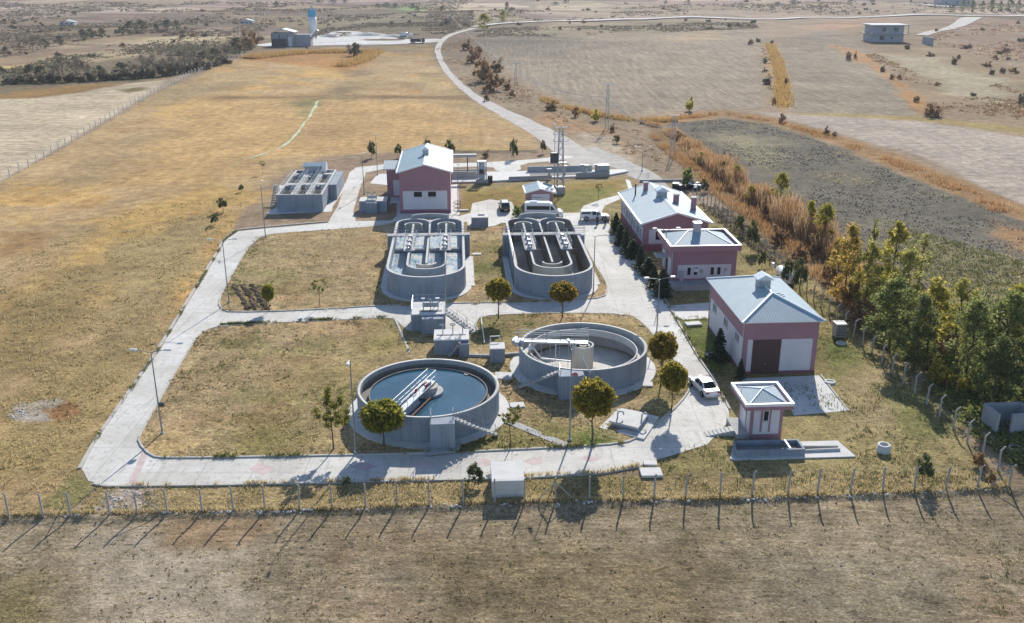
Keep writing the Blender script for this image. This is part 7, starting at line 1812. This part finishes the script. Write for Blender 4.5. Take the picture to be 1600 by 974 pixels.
for i, (x, y, h, w) in enumerate([(1173, 70, 8, 10), (1184, 66, 7, 8), (1196, 98, 7, 9), (1195, 112, 6, 8), (1199, 132, 12, 16), (1229, 132, 10, 10), (1209, 163, 11, 8), (1206, 68, 6, 6), (1325, 94, 14, 9), (1336, 92, 14, 5), (1379, 112, 10, 9), (1394, 124, 8, 9), (1405, 124, 8, 8), (1490, 100, 12, 10), (1497, 92, 7, 8), (1543, 104, 9, 16), (1549, 116, 9, 10), (1566, 114, 9, 10), (1583, 114, 9, 14), (1418, 76, 8, 10), (1597, 164, 20, 14), (1590, 40, 6, 6), (1139, 40, 7, 8), (1154, 38, 5, 9), (1465, 134, 6, 10), (1520, 150, 6, 10), (1560, 84, 5, 8)]):
    plant('bush' if i % 3 else 'rbush', 'field_bush', 'dark bush on the field edges at the upper right', 'bush', (x, y), y-h, w, 'bushes on the field edges at upper right')
for i, (x, h, w) in enumerate([(1503, 22, 10), (1518, 18, 12), (1534, 17, 12), (1548, 19, 12), (1562, 16, 12), (1576, 19, 13), (1590, 17, 12), (1604, 18, 14), (1487, 12, 14), (1622, 18, 14)]):
    plant('poplar', 'poplar_tree', 'dark poplar in the far row at the top right corner', 'tree', (x, 19), 19-h, w, 'poplars at the top right corner')
for i, (x, y, h, w) in enumerate([(590, 12, 7, 14), (604, 10, 7, 14), (618, 12, 8, 12), (645, 12, 8, 12), (652, 18, 9, 9), (432, 9, 8, 10), (446, 10, 6, 8), (500, 6, 7, 12), (520, 7, 8, 14), (540, 6, 7, 14), (868, 8, 5, 14), (885, 7, 6, 12), (1040, 7, 6, 8), (1075, 6, 6, 8), (1185, 6, 6, 14), (1215, 9, 5, 20), (1240, 9, 6, 20), (1330, 8, 6, 16), (1360, 9, 6, 20)]):
    plant('haze_tree', 'far_tree', 'small dark tree near the top edge of the view', 'tree', (x, y), y-h, w, 'trees near the top edge')
seen = 0
while seen < 150:
    X = rnd.uniform(0, 1600); Yp = rnd.choice([rnd.uniform(4, 60), rnd.uniform(20, 118)])
    if X < 420 and Yp < 118-.05*X and not (Yp > 100 and X > 200) or (430 < X < 740 and 14 < Yp < 42) or (800 < X < 1180 and 26 < Yp < 50) or (X > 1440 and 45 < Yp < 120) or (680 < X < 1480 and 4 < Yp < 22):
        if 470 < X < 505: continue
        h = rnd.uniform(2.5, 6)*(.6+Yp/90); kk = rnd.choice(['bush', 'bush', 'gbush', 'rbush'])
        plant(kk, 'scrub_bush', {'bush': 'low dark scrub bush dotted over the far rough land', 'gbush': 'low grey green scrub bush dotted over the far rough land', 'rbush': 'low rusty scrub bush dotted over the far rough land'}[kk], 'bush', (X, Yp), Yp-h, h*rnd.uniform(1.2, 2.2), 'scrub bushes of the far rough land'); seen += 1

# heath: low scrub nobody could count on the rough ground
def heath(name, poly, n, size, mat, label, pat=12, lo=.42, hi=.62, hz=.5):
    q = scatter([(a, max(b, -20)) for a, b in poly], n, rg); k = rg.random(len(q)) < sstep(lo, hi, fbm(q[:, 0]*.8, q[:, 1]*.5, pat, 131)); q = q[k]
    per = 7; P = np.repeat(q, per, 0)+rg.normal(size=(len(q)*per, 2))*size*.8; s = np.repeat(size*(.4+.9*rg.random(len(q))), per)
    z = gz(P[:, 0], P[:, 1])+s*hz*rg.random(len(P))
    V, F = quads_from(np.column_stack([P, z]), size*.42, rg, .1, .7); tag(ob(name, np_mesh(name, V, F, L_[mat])), label, 'scrub', kind='stuff')
heath('heath_scrub', [(-20, 118), (-20, 40), (300, 30), (420, 40), (380, 62), (300, 90), (100, 118)], 9000, 1.1, 'scrub', 'low dark heath between the two hedges at upper left', 40)
heath('heath_scrub', [(-20, 118), (100, 85), (250, 70), (390, 56), (340, 88), (220, 118), (60, 126)], 5000, .9, 'greyscrub', 'grey green heath behind the nearer hedge at upper left', 30)
heath('heath_scrub', [(480, 56), (560, 18), (740, 16), (740, 40), (690, 56)], 5000, 1.3, 'scrub', 'dark heath around the back of the cement yard', 40)
heath('heath_scrub', [(-20, 34), (0, 4), (740, 3), (700, 20), (420, 40)], 6000, 1.9, 'scrub', 'dark hedge scrub of the farthest fields at upper left', 60, .48, .62)
heath('heath_scrub', [(745, 58), (770, 44), (1180, 32), (1185, 42), (980, 56)], 7000, .9, 'scrub', 'dark scrub strip behind the big pale field', 30)
heath('heath_scrub', [(740, 36), (740, 10), (1640, 6), (1640, 20), (1200, 26)], 5000, 1.8, 'scrub', 'dark scrub beyond the far road', 60, .46, .62)
heath('heath_scrub', [(690, 110), (680, 72), (740, 60), (790, 120), (900, 178), (1000, 205), (1040, 250), (960, 240), (860, 190), (760, 148)], 6000, .5, 'rust', 'rusty scrub on the rough verge beside the track', 14)
heath('heath_scrub', [(1188, 66), (1202, 66), (1212, 120), (1216, 168), (1198, 166)], 1600, .7, 'scrub', 'dark scrub on the bank left of the yellow reed strip', 12, .35, .5)
heath('heath_scrub', [(1440, 60), (1500, 40), (1640, 30), (1640, 120), (1560, 96)], 5000, 1.0, 'rust', 'brown heath at the upper right', 25)
heath('heath_scrub', [(1300, 72), (1345, 80), (1400, 122), (1450, 168), (1600, 190), (1640, 160), (1560, 130), (1500, 150), (1420, 110), (1360, 78)], 5000, .7, 'rust', 'rusty scrub below the unfinished house', 22)
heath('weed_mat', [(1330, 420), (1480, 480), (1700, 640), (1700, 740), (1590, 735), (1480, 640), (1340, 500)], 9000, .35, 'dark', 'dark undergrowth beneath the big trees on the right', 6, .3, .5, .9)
heath('weed_mat', [(1080, 290), (1140, 330), (1290, 450), (1470, 615), (1480, 640), (1290, 480), (1100, 330)], 5000, .28, 'scrub', 'brown weeds along the strip outside the side fence', 6, .38, .58, .8)
q = scatter([(1060, 192), (1130, 186), (1200, 196), (1300, 228), (1440, 290), (1620, 360), (1620, 520), (1500, 470), (1350, 400), (1230, 325), (1120, 245)], 9000, rg)
k = rg.random(len(q)) < sstep(.34, .6, fbm(q[:, 0], q[:, 1], 9, 141)); q = q[k]
q = np.repeat(q, 3, 0)+rg.normal(size=(len(q)*3, 2))*.5
V, F = quads_from(np.column_stack([q, np.full(len(q), .05)]), .15, rg, .2, .8); V[:, 2] = .05+(V[:, 2]-.05)*.6; tag(ob('clods', np_mesh('clods', V, F, M['clod'])), 'dark clods of the ploughed field beyond the reeds', 'clods', kind='stuff')
q = scatter([(1060, 192), (1130, 186), (1200, 196), (1300, 228), (1440, 290), (1640, 360), (1640, 560), (1500, 470), (1350, 400), (1230, 325), (1120, 245)], 9000, rg)
k = rg.random(len(q)) < sstep(.52, .68, fbm(q[:, 0], q[:, 1], 14, 143)); q = q[k]
tufts('stubble', q, .10+.2*rg.random(len(q)), L_['straw'], rg, 5, .3, gz, 'pale straw patches on the dark ploughed field', .04)
q = scatter([(1400, 350), (1640, 420), (1640, 560), (1500, 470), (1380, 400)], 4000, rg); tufts('green_grass', q, .12+.3*rg.random(len(q)), L_['green'], rg, 5, .3, gz, 'olive weeds at the right end of the dark field', .04)

# weeds in the kerb joints
for P, lab in (([(126, 733), (151, 688), (249, 546), (339, 398), (351, 375), (371, 361)], 'weeds along the outer kerb of the left road'), ([(225, 714), (262, 717), (450, 714), (690, 709), (880, 700), (975, 694)], 'weeds along the inner kerb of the front road'), ([(165, 760), (350, 758), (700, 750), (940, 740), (1000, 729)], 'weeds along the outer kerb of the front road'),
               ([(347, 485), (470, 487), (600, 479), (900, 470)], 'weeds along the upper kerb of the middle road'), ([(345, 509), (480, 502), (606, 497)], 'weeds along the lower kerb of the middle road'), ([(948, 344), (1002, 415), (1064, 512), (1114, 592), (1139, 640)], 'weeds along the kerb right of the right hand road')):
    q, s = along(P, [.35]*len(P), 900, rg); k = rg.random(len(q)) < sstep(.46, .64, fbm(q[:, 0], q[:, 1], 2.2, 151)); q = q[k]
    tufts('kerb_weeds', q, .12+.2*rg.random(len(q)), L_['green' if rg.random() < .5 else 'straw'], rg, 5, .10, zi, lab)

# ------------------------------------------------------------------ camera, light
cam = bpy.data.cameras.new('camera'); cam.sensor_width = 36; cam.lens = 36*FOC/1600; cam.clip_end = 20000; cam.clip_start = 1
co = bpy.data.objects.new('camera', cam); COL.objects.link(co)
co.location = (0, 0, CAM_H); co.rotation_euler = (PI/2-PITCH, 0, 0); scene.camera = co
AZ, EL = math.radians(13.0), math.radians(30.5)            # sun ahead and a little right of the view
world = bpy.data.worlds.new('World'); scene.world = world; world.use_nodes = True
nt = world.node_tree; bg = nt.nodes['Background']
sky = nt.nodes.new('ShaderNodeTexSky'); sky.sky_type = 'NISHITA'; sky.sun_disc = False
sky.sun_elevation = EL; sky.sun_rotation = AZ; sky.altitude = 1600; sky.air_density = 1.0; sky.dust_density = 1.2; sky.ozone_density = 1.5
nt.links.new(sky.outputs[0], bg.inputs[0]); bg.inputs[1].default_value = .128
sd = bpy.data.lights.new('sun', 'SUN'); sd.energy = 4.4; sd.angle = math.radians(.55); sd.color = (1, .945, .86)
so = bpy.data.objects.new('sun', sd); COL.objects.link(so)
so.rotation_euler = Vector((math.sin(AZ)*math.cos(EL), math.cos(AZ)*math.cos(EL), math.sin(EL))).to_track_quat('Z', 'Y').to_euler()
vs = scene.view_settings; vs.view_transform = 'Standard'; vs.look = 'None'; vs.gamma = 1; vs.exposure = .42; vs.use_curve_mapping = False
scene.cycles.max_bounces = 5; scene.cycles.diffuse_bounces = 3; scene.cycles.transparent_max_bounces = 6
scene.cycles.use_denoising = True

# ------------------------------------------------------------------ the autumn air over the plain
m = bpy.data.materials.new('thin_autumn_haze'); m.use_nodes = True; nt = m.node_tree
for n in list(nt.nodes):
    if n.type == 'BSDF_PRINCIPLED': nt.nodes.remove(n)
pv = nt.nodes.new('ShaderNodeVolumePrincipled'); pv.inputs['Color'].default_value = (.86, .90, 1, 1); pv.inputs['Density'].default_value = .00010; pv.inputs['Anisotropy'].default_value = .2
nt.links.new(pv.outputs[0], nt.nodes['Material Output'].inputs['Volume'])
hb = MB().box(-7800, 7800, -900, 5900, -30, 75).build('haze', m); hb['kind'] = 'stuff'; hb['label'] = 'thin pale haze lying over the whole plain'
scene.cycles.volume_bounces = 0
